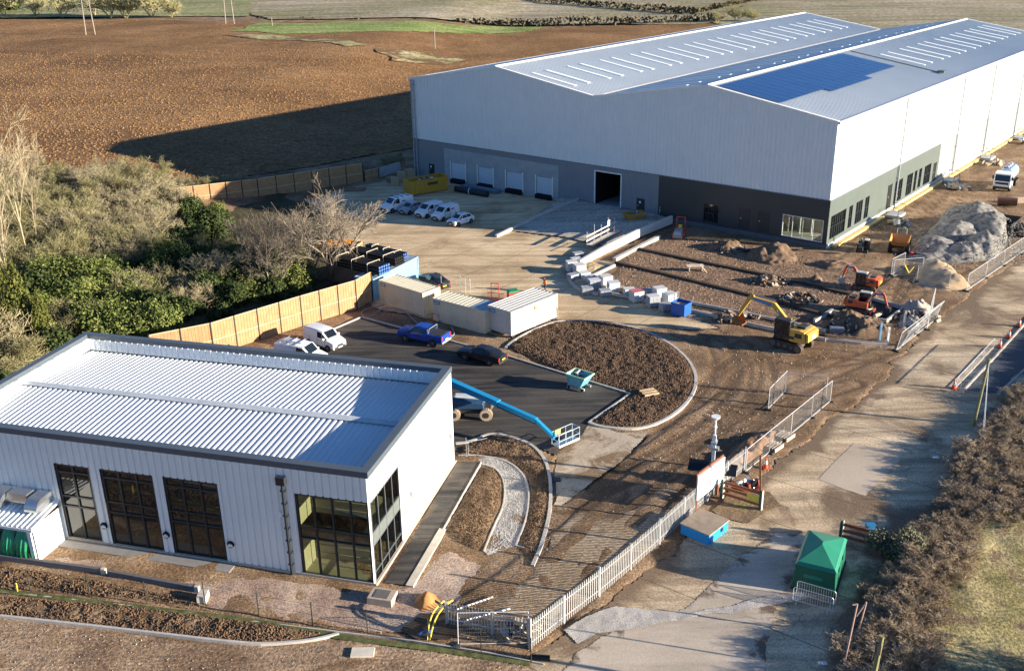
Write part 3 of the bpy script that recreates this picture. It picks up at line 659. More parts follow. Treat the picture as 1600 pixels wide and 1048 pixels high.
# flashings
MB().box(-.02, -.1, BAND-.08, W+.1, .02, BAND).build('drip_flashing', mat('flash_dark', (.15, .18, .2), .4), wh)
mb = MB().xf(MR); mb.box(0, -.1, BAND-.08, L, .02, BAND); mb.build('drip_flashing', mat('flash_dark', (.15, .18, .2), .4), wh)
for e0, e1 in ((-.12, .3), (L-.3, L+.1)):
    pts_ = [(q*W/4, gtop(q*W/4)) for q in range(5)]
    MB().prism([(a_, b_-.1) for a_, b_ in pts_]+[(a_, b_+.16) for a_, b_ in pts_[::-1]], e0, e1).build('verge_trim', white_trim, wh)
MB().box(-.25, -.1, EAVE-.2, 0, L, EAVE+.1).build('gutter', mat('gutter_white', (.7, .72, .73), .4), wh)
MB().box(W, -.1, EAVE-.15, W+.22, L, EAVE+.12).build('gutter', mat('gutter_white', (.7, .72, .73), .4), wh)
# roof slopes with standing ribs running down the slope
for k in range(4):
    x0_, x1_ = k*W/4, (k+1)*W/4; a_, b_ = gtop(x0_), gtop(x1_)
    n = int(L/.5); p = L/n; mb = MB()
    if k == 0: x0_ -= .2
    for i in range(n):
        y = i*p
        mb.quad((x0_, y, a_), (x1_, y, b_), (x1_, y+p*.84, b_), (x0_, y+p*.84, a_))
        mb.quad((x0_, y+p*.84, a_), (x1_, y+p*.84, b_), (x1_, y+p*.88, b_+.06), (x0_, y+p*.88, a_+.06))
        mb.quad((x0_, y+p*.88, a_+.06), (x1_, y+p*.88, b_+.06), (x1_, y+p*.96, b_+.06), (x0_, y+p*.96, a_+.06))
        mb.quad((x0_, y+p*.96, a_+.06), (x1_, y+p*.96, b_+.06), (x1_, y+p, b_), (x0_, y+p, a_))
    mb.build('roof_slope', roof_m, wh)
for x in (W/4, 3*W/4):
    MB().prism([(x-.35, RIDGE+.04), (x, RIDGE+.14), (x+.35, RIDGE+.04), (x, RIDGE+.22)], 0, L).build('ridge_cap', white_trim, wh)
MB().box(W/2-.3, 0, VAL+.03, W/2+.3, L, VAL+.12).build('valley_gutter', mat('valley_trim', (.7, .66, .58), .5), wh)
rl_m = mat('rooflight', (.66, .71, .73), .6, var=.02)
def rooflight(k, xa, xb, y, w=.62):
    za, zb = gtop(xa)-.03, gtop(xb)-.03
    MB().add([(xa, y, za), (xb, y, zb), (xb, y+w, zb), (xa, y+w, za), (xa, y, za+.12), (xb, y, zb+.12), (xb, y+w, zb+.12), (xa, y+w, za+.12)],
             [(4, 5, 6, 7), (0, 1, 5, 4), (1, 2, 6, 5), (2, 3, 7, 6), (3, 0, 4, 7)]).build('rooflight', rl_m, wh)
y = 1.9
while y < 91:
    rooflight(1, 19.1, 25.7, y); rooflight(1, 19.1, 25.7, y+2.9); y += 7.55
y = 3.
while y < 91:
    rooflight(2, 33.8, 40.4, y, .6); rooflight(2, 33.8, 40.4, y+2.9, .6); y += 7.55
y = 41.5
while y < 91:
    rooflight(3, 48.4, 54.5, y); rooflight(3, 48.4, 54.5, y+2.95); y += 7.6
# solar array: rows of panels, each row with its frame lines
arr = MB(); grd = MB()
def sp(x0_, x1_, y0_, y1_):
    nx_ = max(1, round((x1_-x0_)/1.05)); ny_ = max(1, round((y1_-y0_)/1.75))
    for i in range(nx_):
        for j in range(ny_):
            a_ = x0_+(x1_-x0_)*i/nx_; b_ = x0_+(x1_-x0_)*(i+1)/nx_-.05; c_ = y0_+(y1_-y0_)*j/ny_; d_ = y0_+(y1_-y0_)*(j+1)/ny_-.07
            za, zb = gtop(a_)+.17, gtop(b_)+.17
            arr.add([(a_, c_, za), (b_, c_, zb), (b_, d_, zb), (a_, d_, za), (a_, c_, za-.05), (b_, c_, zb-.05), (b_, d_, zb-.05), (a_, d_, za-.05)], [(0, 1, 2, 3), (4, 5, 1, 0), (5, 6, 2, 1), (6, 7, 3, 2), (7, 4, 0, 3)])
sp(45.6, 52.8, .9, 12.5); sp(45.6, 53.75, 12.5, 24.8); sp(45.6, 52.75, 24.8, 35.6)
arr.build('solar_array', solar_m, wh)
MB().bar((45.5, 38.5, gtop(45.5)+.15), (57.5, 38.5, gtop(57.5)+.15), .07).box(57.2, 38.2, gtop(57)+.06, 58.1, 39, gtop(57)+.3).build('cable_tray', mat('tray', (.08, .09, .1), .5), wh)
def drain(x, y, zt, nx, ny):
    mb = MB(); mb.bar((x, y, 0), (x, y, zt), .09, 8)
    for z in np.arange(1.5, zt, 2.2): mb.box(x-.13, y-.13, z, x+.13, y+.13, z+.08)
    return mb.build('downpipe', mat('pipe_grey', (.35, .37, .39), .4), wh)
for yy in (20.2, 42.5, 57, 74, 90): drain(W+.2, yy, EAVE-.1, 1, 0)
drain(.25, -.2, EAVE-.1, 0, -1); drain(.75, -.2, EAVE-.1, 0, -1)
# ------------------------------------------------------------------ NEAR UNIT BUILDING
NB_O = Vector((-7.401, 44.473)); NB_T = -0.266014; NW, ND, NH = 26.2, 13.46, 6.79
na = Vector((math.cos(NB_T), math.sin(NB_T))); nc = Vector((-na.y, na.x))
def NP(x, y): p = (NB_O+na*x+nc*y)*K; return (p.x, p.y)
nb = thing('unit_building', 'white profiled metal unit with ribbed roof behind a dark capped parapet', 'building', (NB_O.x*K, NB_O.y*K, 0), NB_T, sc=K)
NWIN = [(-18.72, .0, -16.5, 4.93, 2), (-15.8, .0, -12.5, 4.95, 3), (-11.88, .0, -8.6, 4.98, 3), (-4.15, .0, -.06, 5.03, 4)]
mb = MB(); clad(mb, 0, .15, NH-.35, .42, .075, [w[:4] for w in NWIN], .1, x0=-NW); mb.build('front_wall', white_clad, nb)
NMR = Matrix.Rotation(math.pi/2, 4, 'Z')
mb = MB().xf(NMR); clad(mb, ND, .15, NH-.35, .3, .035, [(.06, 0, 4.05, 4.95)], .62); mb.build('side_wall', white_clad, nb, 'sunlit white end wall')
mb = MB(); mb.quad((0, ND, 0), (-NW, ND, 0), (-NW, ND, NH-.35), (0, ND, NH-.35)); mb.quad((-NW, ND, 0), (-NW, 0, 0), (-NW, 0, NH-.35), (-NW, ND, NH-.35)); mb.build('rear_wall', white_clad, nb)
MB().box(-NW-.1, -.12, -.2, .12, .02, .15).box(-.02, .0, -.2, .14, ND+.1, .15).build('plinth', mat('plinth_sand', (.5, .42, .33), .85), nb)
# parapet: inner lining and dark capping
T = .42; PZ = NH; RZ = NH-.8
mb = MB()
def inner(mb, L_, M): mb.xf(M); clad(mb, L_, RZ-.3, PZ-.3, .42, .04, (), .8)
inner(mb, NW-2*T, Matrix.Translation((-T, ND-T, 0)) @ Matrix.Scale(-1, 4, (1, 0, 0)))
inner(mb, NW-2*T, Matrix.Translation((-T, T, 0)) @ Matrix.Rotation(math.pi, 4, 'Z'))
inner(mb, ND-2*T, Matrix.Translation((-NW+T, T, 0)) @ Matrix.Rotation(math.pi/2, 4, 'Z'))
inner(mb, ND-2*T, Matrix.Translation((-T, ND-T, 0)) @ Matrix.Rotation(-math.pi/2, 4, 'Z'))
mb.build('parapet_lining', white_clad, nb)
cap_m = mat('parapet_capping', (.085, .105, .125), .38, 0, var=.06)
mb = MB(); z0, z1 = PZ-.36, PZ
mb.box(-NW-.06, -.08, z0, .08, T, z1); mb.box(-NW-.06, ND-T, z0, .08, ND+.06, z1); mb.box(-NW-.06, T, z0, -NW+T, ND-T, z1); mb.box(-T, T, z0, .08, ND-T, z1)
bevel(mb.build('parapet_capping', cap_m, nb), .02)
# ribbed roof, two shallow slopes meeting at a capped ridge
def rz(y): return RZ-.42+.42*(1-abs(y-ND*.5)/(ND*.5))
mb = MB(); p = .36; x = -NW+T
ribm = mat('roof_white', (.66, .68, .69), .4, 0, var=.03, vs=.4)
while x < -T-.01:
    x2 = min(x+p, -T)
    for ya, yb in ((T, ND/2), (ND/2, ND-T)):
        za, zb = rz(ya), rz(yb); q = [x, x+p*.5, x+p*.58, x+p*.9, x+p]; h = [0, 0, .042, .042, 0]
        for k in range(4):
            if q[k+1] > -T+.01: break
            mb.quad((q[k], ya, za+h[k]), (q[k+1], ya, za+h[k+1]), (q[k+1], yb, zb+h[k+1]), (q[k], yb, zb+h[k]))
    x += p
mb.build('roof', ribm, nb)
MB().prism([(ND/2-.32, rz(ND/2)+.07), (ND/2, rz(ND/2)+.14), (ND/2+.32, rz(ND/2)+.07), (ND/2, rz(ND/2)+.19)], -NW+T, -T, 'yz').build('ridge_cap', mat('ridge_grey', (.5, .54, .57), .4), nb)
# glazing and rooms behind
ng = clear('unit_glazing', (.62, .66, .56), .1)
for i, w in enumerate(NWIN):
    pass
    window(nb, *w[:4], w[4], [2.2, 2.85, 4.4] if i < 3 else [2.32, 3.02], dark_frame, ng if i == 3 else glass('dark_glazing', (.02, .02, .017), .04), fw=.13 if i < 3 else .1, depth=.16)
fo = window(nb, .06, 0, 4.05, 4.95, 4, [.7, 2.3, 3.05], mat('frame_light', (.1, .11, .115), .4), ng, fw=.09, depth=.16, label='sunlit side of the corner glazing'); fo.matrix_local = NMR
mb = MB()
for z in (2.35,): mb.box(-4.05, .09, z, -.12, .12, z+.68)
mb.build('spandrel', mat('spandrel', (.1, .085, .075), .5), nb)
mb = MB().xf(NMR); mb.box(.15, -.0, 2.3, 3.95, .03, 3.05); mb.build('spandrel', mat('spandrel_grey', (.13, .15, .145), .4), nb)
room = MB()
for z0_, z1_ in ((.05, 2.3), (2.95, 5.0)):
    room.quad((-4.1, 1.6, z0_), (-.6, 1.6, z0_), (-.6, 1.6, z1_), (-4.1, 1.6, z1_)); room.quad((-4.1, .2, z0_), (-.6, .2, z0_), (-.6, 1.6, z0_), (-4.1, 1.6, z0_)); room.quad((-4.1, .2, z0_), (-4.1, 1.6, z0_), (-4.1, 1.6, z1_), (-4.1, .2, z1_))
for z0_ in (.05, 2.95):
    for q in range(4): room.box(-4.1, 1.52, z0_+.35+q*.5, -.6, 1.6, z0_+.39+q*.5)
room.quad((-4.1, .1, 2.95), (-.05, .1, 2.95), (-.05, 3.9, 2.95), (-4.1, 3.9, 2.95)); room.quad((-4.1, .1, 2.3), (-.05, .1, 2.3), (-.05, 3.9, 2.3), (-4.1, 3.9, 2.3))
room.build('interior', mat('room_cream', (.36, .34, .23), .8, var=.1), nb)
for x in (-16.15, -12.2, -8.25):
    mb = MB(); mb.bar((x, -.05, 1.3), (x, -.17, 1.3), .2, 14); lo = mb.build('wall_light', black_m, nb)
    MB().bar((x, -.13, 1.24), (x, -.19, 1.22), .15, 12).build('light_lens', white_trim, lo)
for (x, z) in ((-5.73, 3.73), (-5.11, 3.62)): MB().bar((x, -.03, z), (x, -.1, z), .15, 14).build('vent', white_trim, nb)
mb = MB(); mb.bar((-4.72, -.16, 0), (-4.72, -.16, 5.7), .09, 8); mb.box(-4.98, -.36, 5.55, -4.48, -.06, 6.0)
for z in np.arange(.6, 5.4, .75): mb.box(-4.86, -.22, z, -4.58, -.06, z+.07)
mb.build('downpipe', dark_frame, nb)
for (y, z) in ((5.52, 2.36), (12.7, 2.36)): MB().box(.03, y-.15, z-.15, .22, y+.15, z+.12, .0, .06).build('wall_light', mat('lamp_grey', (.4, .4, .4), .5), nb)
MB().box(-20.2, -.9, -.1, -8.1, -.14, .06).build('doorstep', mat('step_concrete', (.25, .24, .23), .9), nb)
# ================================================================== VEGETATION
rnd = random.Random(11)
def HT(px, py, ptop):
    """height of a point that stands over the ground at (px, py) and shows at ptop"""
    g = G(px, py); lo, hi = 0, 60
    for _ in range(40):
        h = (lo+hi)/2; d = Vector((g.x, g.y, h))-Vector((0, 0, CAM_H)); v = 524-F_PX*d.dot(c_up)/d.dot(fwd)
        if v > ptop: lo = h
        else: hi = h
    return h
def veg_mat(name, cols, vs=1.2, tr=0):
    mt, nt, b = newmat(name); co = coords(nt)
    c = ramp(nt, noise(nt, co, vs, 4, .6), [(.3, cols[0]), (.5, cols[1]), (.7, cols[2])])
    oi = nt.nodes.new('ShaderNodeObjectInfo'); c = mix(nt, .5, c, ramp(nt, oi.outputs['Random'], [(0, .7), (1, 1.35)]), 'MULTIPLY')
    nt.links.new(c, b.inputs['Base Color']); b.inputs['Roughness'].default_value = .85; b.inputs['Specular IOR Level'].default_value = .15
    _mc[name] = mt; return mt
bark_pale = veg_mat('pale_bark', [(.24, .2, .12), (.35, .29, .19), (.44, .38, .27)])
twig_tan = veg_mat('tan_twigs', [(.20, .17, .10), (.30, .26, .16), (.40, .35, .22)])
twig_olive = veg_mat('olive_twigs', [(.14, .13, .065), (.22, .20, .10), (.31, .28, .15)])
twig_brown = veg_mat('brown_twigs', [(.21, .16, .105), (.32, .25, .17), (.44, .35, .25)])
leaf_light = veg_mat('light_leaves', [(.07, .095, .028), (.13, .16, .04), (.24, .25, .08)], .9)
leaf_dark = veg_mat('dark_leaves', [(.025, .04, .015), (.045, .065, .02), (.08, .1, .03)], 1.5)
leaf_conif = veg_mat('conifer_foliage', [(.05, .065, .015), (.085, .095, .022), (.14, .13, .035)], 1.5)
leaf_green = veg_mat('hedge_leaves', [(.11, .12, .07), (.18, .19, .12), (.27, .27, .19)], 2.)
def branchy(seed, h, n_main, levels, spread, r0, kids=4, curve=.35, minr=.012, taper=.62, up=.5, crown=.35):
    """list of tapered segments: main stems that fork into limbs and twigs"""
    rn = random.Random(seed); segs = []
    def grow(p, d, ln, r, lv):
        n = 3; q = Vector(p)
        for k in range(n):
            d = (d+Vector((rn.gauss(0, curve), rn.gauss(0, curve), rn.gauss(0, curve*.6)+.03*up))*.45).normalized()
            e = q+d*(ln/n); ra = max(minr, r*(1-.3*k/n)); rb = max(minr*.8, r*(1-.3*(k+1)/n)); segs.append((q, e, ra, rb, lv)); q = e
            if lv < levels:
                for _ in range(kids if k else max(1, kids-2)):
                    a = Vector((rn.gauss(0, 1), rn.gauss(0, 1), rn.gauss(0, .6)+up*.4)).normalized()
                    dd = (d*.75+a*spread).normalized()
                    if rn.random() < .8: grow(q, dd, ln*taper*rn.uniform(.7, 1.15), r*.5, lv+1)
    for k in range(n_main):
        t = 2*math.pi*k/n_main+rn.random(); s = 0 if n_main == 1 else crown
        grow(Vector((math.cos(t)*.15*s, math.sin(t)*.15*s, -.1)), Vector((math.cos(t)*s, math.sin(t)*s, 1)).normalized(), h*rn.uniform(.45, .6), r0, 0)
    return segs
def seg_mesh(segs, sel):
    mb = MB()
    for a, b, ra, rb, lv in segs:
        if sel(lv): mb.bar(a, b, ra, 5 if ra > .06 else 3, rb)
    return mb
def fit(segs, h):
    zs_ = sorted(s[1].z for s in segs); top = zs_[int(len(zs_)*.985)]; k = h/top
    return [(a*k, b*k, ra, rb, lv) for a, b, ra, rb, lv in segs]
def bare_tree(name, seed, h, label, group, tw=None, **kw):
    s = fit(branchy(seed, h, **kw), h)
    t = thing(name, label, 'tree', group=group)
    seg_mesh(s, lambda l: l <= 1).build('trunk', bark_pale if tw is None else tw, t); seg_mesh(s, lambda l: l > 1).build('crown', tw or bark_pale, t); return t
def leaf_cloud(seed, rx, ry, rz, lobes, n, size, flat_=.3, shell=.8):
    """leaf sized faces in uneven lobes with hollows between"""
    rn = np.random.RandomState(seed); L_ = []
    for k in range(lobes):
        t = rn.uniform(0, 2*np.pi); q = rn.uniform(0, .75); z = rn.uniform(.15, .8)
        L_.append((rx*q*np.cos(t), ry*q*np.sin(t), rz*z*(1-.45*q), rn.uniform(.28, .5)))
    P = []; N = []
    per = n//lobes
    for (lx, ly, lz, lr) in L_:
        v = rn.normal(size=(per, 3)); v /= np.linalg.norm(v, axis=1)[:, None]
        rad = rn.uniform(shell, 1.08, (per, 1))*(1+.22*np.sin(v[:, :1]*5+lx)*np.cos(v[:, 1:2]*6+ly))
        P.append(np.stack([lx+v[:, 0]*rad[:, 0]*lr*rx, ly+v[:, 1]*rad[:, 0]*lr*ry, lz+v[:, 2]*rad[:, 0]*lr*rz*1.05], 1)); N.append(v)
    P = np.concatenate(P); N = np.concatenate(N); keep = P[:, 2] > 0; P = P[keep]; N = N[keep]
    N = N+rn.normal(scale=.55, size=N.shape); N /= np.linalg.norm(N, axis=1)[:, None]
    A = np.cross(N, rn.normal(size=N.shape)); A /= np.linalg.norm(A, axis=1)[:, None]; B = np.cross(N, A)
    s = size*rn.uniform(.5, 1.3, (len(P), 1)); V = np.stack([P-A*s-B*s*.6, P+A*s*.2-B*s, P+A*s+B*s*.5, P-A*s*.3+B*s], 1).reshape(-1, 3)
    return V, np.arange(len(V)).reshape(-1, 4)
def np_mesh(name, V, F, mt, parent=None):
    me = D.meshes.new(name); me.vertices.add(len(V)); me.vertices.foreach_set('co', V.ravel())
    me.loops.add(F.size); me.loops.foreach_set('vertex_index', F.ravel()); me.polygons.add(len(F))
    me.polygons.foreach_set('loop_start', np.arange(0, F.size, 4)); me.polygons.foreach_set('loop_total', np.full(len(F), 4))
    me.update(calc_edges=True); me.materials.append(mt); o = D.objects.new(name, me); col.objects.link(o); o.parent = parent; return o
GA = 'bare winter shrubs of the wood beside the ploughed field'
sh = []
for k, (tw, lab) in enumerate([(twig_tan, 'leafless tan shrub in the thicket between the field and the timber fence'), (twig_olive, 'leafless olive grey shrub in the thicket between the field and the timber fence'), (twig_tan, 'leafless tan shrub in the thicket between the field and the timber fence'), (twig_olive, 'leafless olive grey shrub in the thicket between the field and the timber fence')]):
    s = fit(branchy(40+k, 4, n_main=9, levels=3, spread=.75, r0=.09, kids=4, curve=.4, minr=.016, crown=1.3, taper=.62), 4.0)
    t = thing('bare_shrub', lab, 'shrub', group=GA)
    seg_mesh(s, lambda l: l <= 1).build('stems', tw, t); seg_mesh(s, lambda l: l > 1).build('twigs', tw, t); sh.append(t)
ev = []
for k in range(3):
    t = thing('evergreen_shrub', 'rounded light green evergreen bush in the wood behind the timber fence', 'shrub', group='light green evergreen bushes in the wood')
    V, F_ = leaf_cloud(k+3, 3.4, 2.8, 4.2, 22, 10000, .12, shell=.6); np_mesh('foliage', V, F_, leaf_light, t)
    seg_mesh(fit(branchy(90+k, 3, n_main=4, levels=1, spread=.6, r0=.12), 3), lambda l: True).build('stems', twig_brown, t); ev.append(t)
dk = []
for k in range(2):
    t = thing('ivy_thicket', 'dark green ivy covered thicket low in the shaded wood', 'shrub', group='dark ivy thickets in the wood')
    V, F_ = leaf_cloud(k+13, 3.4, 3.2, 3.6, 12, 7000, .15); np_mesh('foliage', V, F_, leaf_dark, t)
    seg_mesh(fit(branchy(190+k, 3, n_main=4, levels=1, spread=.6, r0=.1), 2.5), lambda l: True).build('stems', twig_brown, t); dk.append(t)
cf = []
for k in range(2):
    t = thing('conifer_tree', 'dark olive conifer rising behind the unit building', 'tree', group='conifers at the left edge')
    V, F_ = leaf_cloud(k+23, 2.6, 2.6, 8., 26, 14000, .14, shell=.7)
    q = np.clip(1.25-V[:, 2:3]/9.5, .15, 1); V[:, :2] *= q; np_mesh('foliage', V, F_, leaf_conif, t)
    MB().bar((0, 0, -.2), (0, 0, 7.5), .22, 8, .05).build('trunk', twig_brown, t); cf.append(t)
bt = []
for k in range(3):
    bt.append(bare_tree('pale_tree', 60+k, 15, 'tall pale barked bare tree rising from the thicket at the left edge', 'tall pale bare trees at the left edge', None, n_main=1+(k == 1)*2, levels=4, spread=.55, r0=.14, kids=3, curve=.14, minr=.017, taper=.6, up=.9, crown=.35))
def place(protos, px, py, h=1., label=None, seedrot=None, zoff=0, sxy=1.):
    g = G(px, py); p = protos[rnd.randrange(len(protos))]; s = h*rnd.uniform(.9, 1.12)
    zz = float(field_rise(np.array(g.x), np.array(g.y)))
    return put(p, (g.x, g.y, zz+zoff), rnd.uniform(0, 6.28), label, (s*sxy, s*sxy, s))
# bare tan shrubs
for px, py, h in [(-20, 340, 1.1), (25, 345, 1.), (70, 335, .8), (105, 325, .75), (140, 318, .75), (175, 310, .75), (210, 306, .75), (245, 308, .75), (280, 315, .65), (120, 345, 1), (160, 335, 1.05), (200, 330, 1), (240, 334, 1), (272, 340, .8), (60, 375, 1.2), (100, 385, 1.1), (140, 375, 1.15), (180, 385, 1.15), (222, 380, 1), (130, 410, 1.1), (165, 420, 1.1), (200, 415, 1.), (235, 410, 1), (20, 400, 1.2), (60, 430, 1.1), (-15, 440, 1.2), (95, 440, 1), (310, 312, .55), (265, 395, .7), (-20, 560, 1.3), (10, 600, 1.), (300, 480, .8), (265, 470, .8), (330, 450, .9), (225, 468, .9), (190, 480, .6), (110, 530, .9), (85, 312, .6), (10, 370, 1.1), (40, 385, 1.1), (85, 360, 1.), (115, 365, 1.), (180, 355, 1.), (215, 350, 1.), (250, 362, .9), (150, 400, 1), (185, 405, 1), (255, 385, .8), (90, 420, .9), (145, 430, .8), (35, 470, .8), (300, 335, .5), (415, 440, .8), (385, 430, .8), (345, 410, .7), (480, 440, .6)]: place(sh, px, py, h)
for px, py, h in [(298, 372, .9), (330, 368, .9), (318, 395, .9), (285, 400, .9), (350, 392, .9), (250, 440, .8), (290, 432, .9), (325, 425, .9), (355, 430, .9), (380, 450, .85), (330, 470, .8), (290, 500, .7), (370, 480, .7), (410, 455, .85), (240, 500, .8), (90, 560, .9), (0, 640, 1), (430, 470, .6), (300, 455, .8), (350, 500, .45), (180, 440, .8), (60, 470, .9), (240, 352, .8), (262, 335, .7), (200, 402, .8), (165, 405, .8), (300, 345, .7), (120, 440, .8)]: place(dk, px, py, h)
for px, py, h in [(78, 455, .95), (108, 462, .95), (128, 490, .9), (150, 455, .9), (178, 470, .95), (205, 492, .85), (232, 470, .7), (215, 530, .95), (250, 528, .85), (180, 530, .9), (75, 500, .8), (262, 418, .8), (230, 415, .6), (445, 448, .85), (470, 452, .75), (425, 420, .8), (340, 340, .45), (395, 470, .6), (150, 520, .8), (455, 420, .7), (375, 420, .8)]: place(ev, px, py, h)
for px, py, h in [(45, 545, 1.05), (75, 550, .8), (20, 520, .9), (-15, 565, 1.1)]: place(cf, px, py, h)
for px, py, h, p in [(48, 425, HT(48, 425, 235)/15, 0), (5, 440, HT(5, 440, 165)/15, 1), (62, 400, HT(62, 400, 260)/15, 2), (-25, 430, .9, 0), (25, 500, .7, 2)]: place([bt[p]], px, py, h*1.3, sxy=.6)
# bare spreading trees behind the containers
sp_ = []
for k in range(2):
    sp_.append(bare_tree('spreading_tree', 80+k, 7.5, 'bare grey spreading tree behind the pipe stacks and blue container', 'bare spreading trees by the yard', veg_mat('grey_twigs%d' % k, [(.15, .12, .09), (.22, .18, .135), (.31, .26, .2)]), n_main=3, levels=4, spread=.7, r0=.14, kids=3, curve=.15, minr=.012, taper=.62, up=.35, crown=.9))
for px, py, pt in [(524, 440, 292), (485, 436, 312), (452, 420, 318), (395, 425, 325), (425, 460, 350)]: place([sp_[rnd.randrange(2)]], px, py, HT(px, py, pt)/7.5*.82, sxy=.68)
# small bush in the warehouse shadow
for px, py, h in [(605, 262, .6), (560, 268, .4), (370, 300, .5), (345, 303, .4), (405, 296, .4), (450, 285, .35), (500, 275, .3), (620, 255, .4)]: place(sh, px, py, h, 'small bare bush on the field side of the timber fence')
# roadside hedge
hd = []
for k in range(3):
    s = fit(branchy(140+k, 2.4, n_main=14, levels=3, spread=.8, r0=.05, kids=4, curve=.45, minr=.014, crown=1.3, taper=.6), 2.5)
    t = thing('hedge_shrub', 'brown leafless shrub of the hedge between the haul road and the grass bank', 'shrub', group='brown hedge beside the haul road')
    seg_mesh(s, lambda l: l <= 1).build('stems', twig_brown, t); seg_mesh(s, lambda l: l > 1).build('twigs', twig_brown, t); hd.append(t)
HL = [(1720, 500), (1660, 570), (1610, 625), (1575, 668), (1545, 705), (1505, 755), (1480, 810), (1432, 880), (1395, 940), (1372, 990), (1350, 1050), (1335, 1100)]
hp = GP(HL); acc = 0
for (ax, ay), (bx, by) in zip(hp[:-1], hp[1:]):
    n = max(1, int(math.hypot(bx-ax, by-ay)/1.7)); wide = by > 56
    for k in range(n):
        for off in ((.4, 1.5, 2.6, 3.7, 4.8) if wide else (.4, 1.4)):
            t = k/n; dx, dy = bx-ax, by-ay; l = math.hypot(dx, dy); nx_, ny_ = -dy/l, dx/l
            if off > 3 and rnd.random() < .35: continue
            x = ax+dx*t+nx_*off+rnd.uniform(-.3, .3); y = ay+dy*t+ny_*off+rnd.uniform(-.3, .3); s = rnd.uniform(.8, 1.2)
            put(hd[rnd.randrange(3)], (x, y, 0), rnd.uniform(0, 6.28), None, (s*.68, s*.68, s*(.47 if wide else .5)))
for k_, (x_, y_, s_) in enumerate(((34, 34.5, 1.3), (36, 32.5, 1.5), (38.5, 36, 1.45), (33, 37, 1.))):
    put(sh[k_ % 4], (x_, y_, 0), k_*1.3, 'bare shrub past the lower right corner of the haul road', s_, 'bare shrubs past the lower right corner')
gb = thing('leafy_bush', 'grey green leafy bush at the road end of the timber gate', 'shrub'); g = G(1405, 868); gb.location = (g.x, g.y, 0)
V, F_ = leaf_cloud(77, 2.2, 1.5, 2.0, 16, 7000, .07, shell=.5); np_mesh('foliage', V, F_, leaf_green, gb)
seg_mesh(fit(branchy(97, 2, n_main=4, levels=1, spread=.6, r0=.05), 1.8), lambda l: True).build('stems', twig_brown, gb)
# far hedges and trees
hedge_m = veg_mat('far_hedge', [(.05, .045, .025), (.1, .085, .05), (.16, .14, .08)], .25)
def hedge_line(px, h, w, label, n_per_m=9):
    P = GP(px); Vs = []; rn = np.random.RandomState(5)
    for (ax, ay), (bx, by) in zip(P[:-1], P[1:]):
        l = math.hypot(bx-ax, by-ay); n = int(l*n_per_m); t = rn.rand(n)
        nx_, ny_ = -(by-ay)/l, (bx-ax)/l; o_ = rn.uniform(-w, w, n); hh = h*(.75+.5*vnoise(t*l, t*0+ax, 9))
        x = ax+(bx-ax)*t+nx_*o_; y = ay+(by-ay)*t+ny_*o_; z = rn.uniform(0, 1, n)**.7*hh*(1-.4*(np.abs(o_)/w)**2)
        Vs.append(np.stack([x, y, z], 1))
    P_ = np.concatenate(Vs); N = rn.normal(size=P_.shape); N /= np.linalg.norm(N, axis=1)[:, None]; A = np.cross(N, rn.normal(size=N.shape)); A /= np.linalg.norm(A, axis=1)[:, None]; B = np.cross(N, A); s = rn.uniform(.25, .6, (len(P_), 1))
    c0 = P_.mean(0); c0[2] = 0; V = np.stack([P_-A*s-B*s, P_+A*s-B*s, P_+A*s+B*s, P_-A*s+B*s], 1).reshape(-1, 3)-c0
    o = np_mesh('hedge', V, np.arange(len(V)).reshape(-1, 4), hedge_m); o.location = c0; return tag(o, label, 'hedge', 'distant field hedges')
hedge_line([(400, 42), (560, 43), (860, 41), (1000, 38), (1120, 34)], 3.2, 1.5, 'long dark field hedge behind the bright green strip')
hedge_line([(700, -12), (840, 4), (960, 14), (1085, 24)], 3.4, 1.6, 'second dark hedge crossing the pale fields above the long one')
hedge_line([(1085, 22), (1160, 6), (1260, -14)], 2.5, 1.2, 'short hedge climbing to the top edge of the picture')
hedge_line([(-60, 44), (60, 38), (110, 36), (250, 36), (400, 44)], 2.6, 3.5, 'ragged dark scrub along the far edge of the ploughed field', 6)
ol = veg_mat('far_twigs', [(.24, .23, .11), (.36, .33, .17), (.48, .43, .25)], .3)
ft = [bare_tree('far_tree', 300+k, 11, 'yellow green bare tree on the far edge of the ploughed field', 'trees beyond the ploughed field', ol, n_main=3, levels=3, spread=.8, r0=.3, kids=4, curve=.3, minr=.07, taper=.62, up=.5, crown=.8) for k in range(2)]
for px, py, h in [(60, 38, 1), (100, 40, .9), (175, 40, 1.1), (200, 41, .9), (240, 40, 1.2), (150, 37, .8), (10, 36, 1), (270, 40, .6), (1150, 34, .5), (1175, 34, .4), (1120, 36, .4), (-30, 40, 1)]: place(ft, px, py, h)
place(dk, 0, 30, 3.2, 'dark evergreen tree at the far left of the skyline fields')
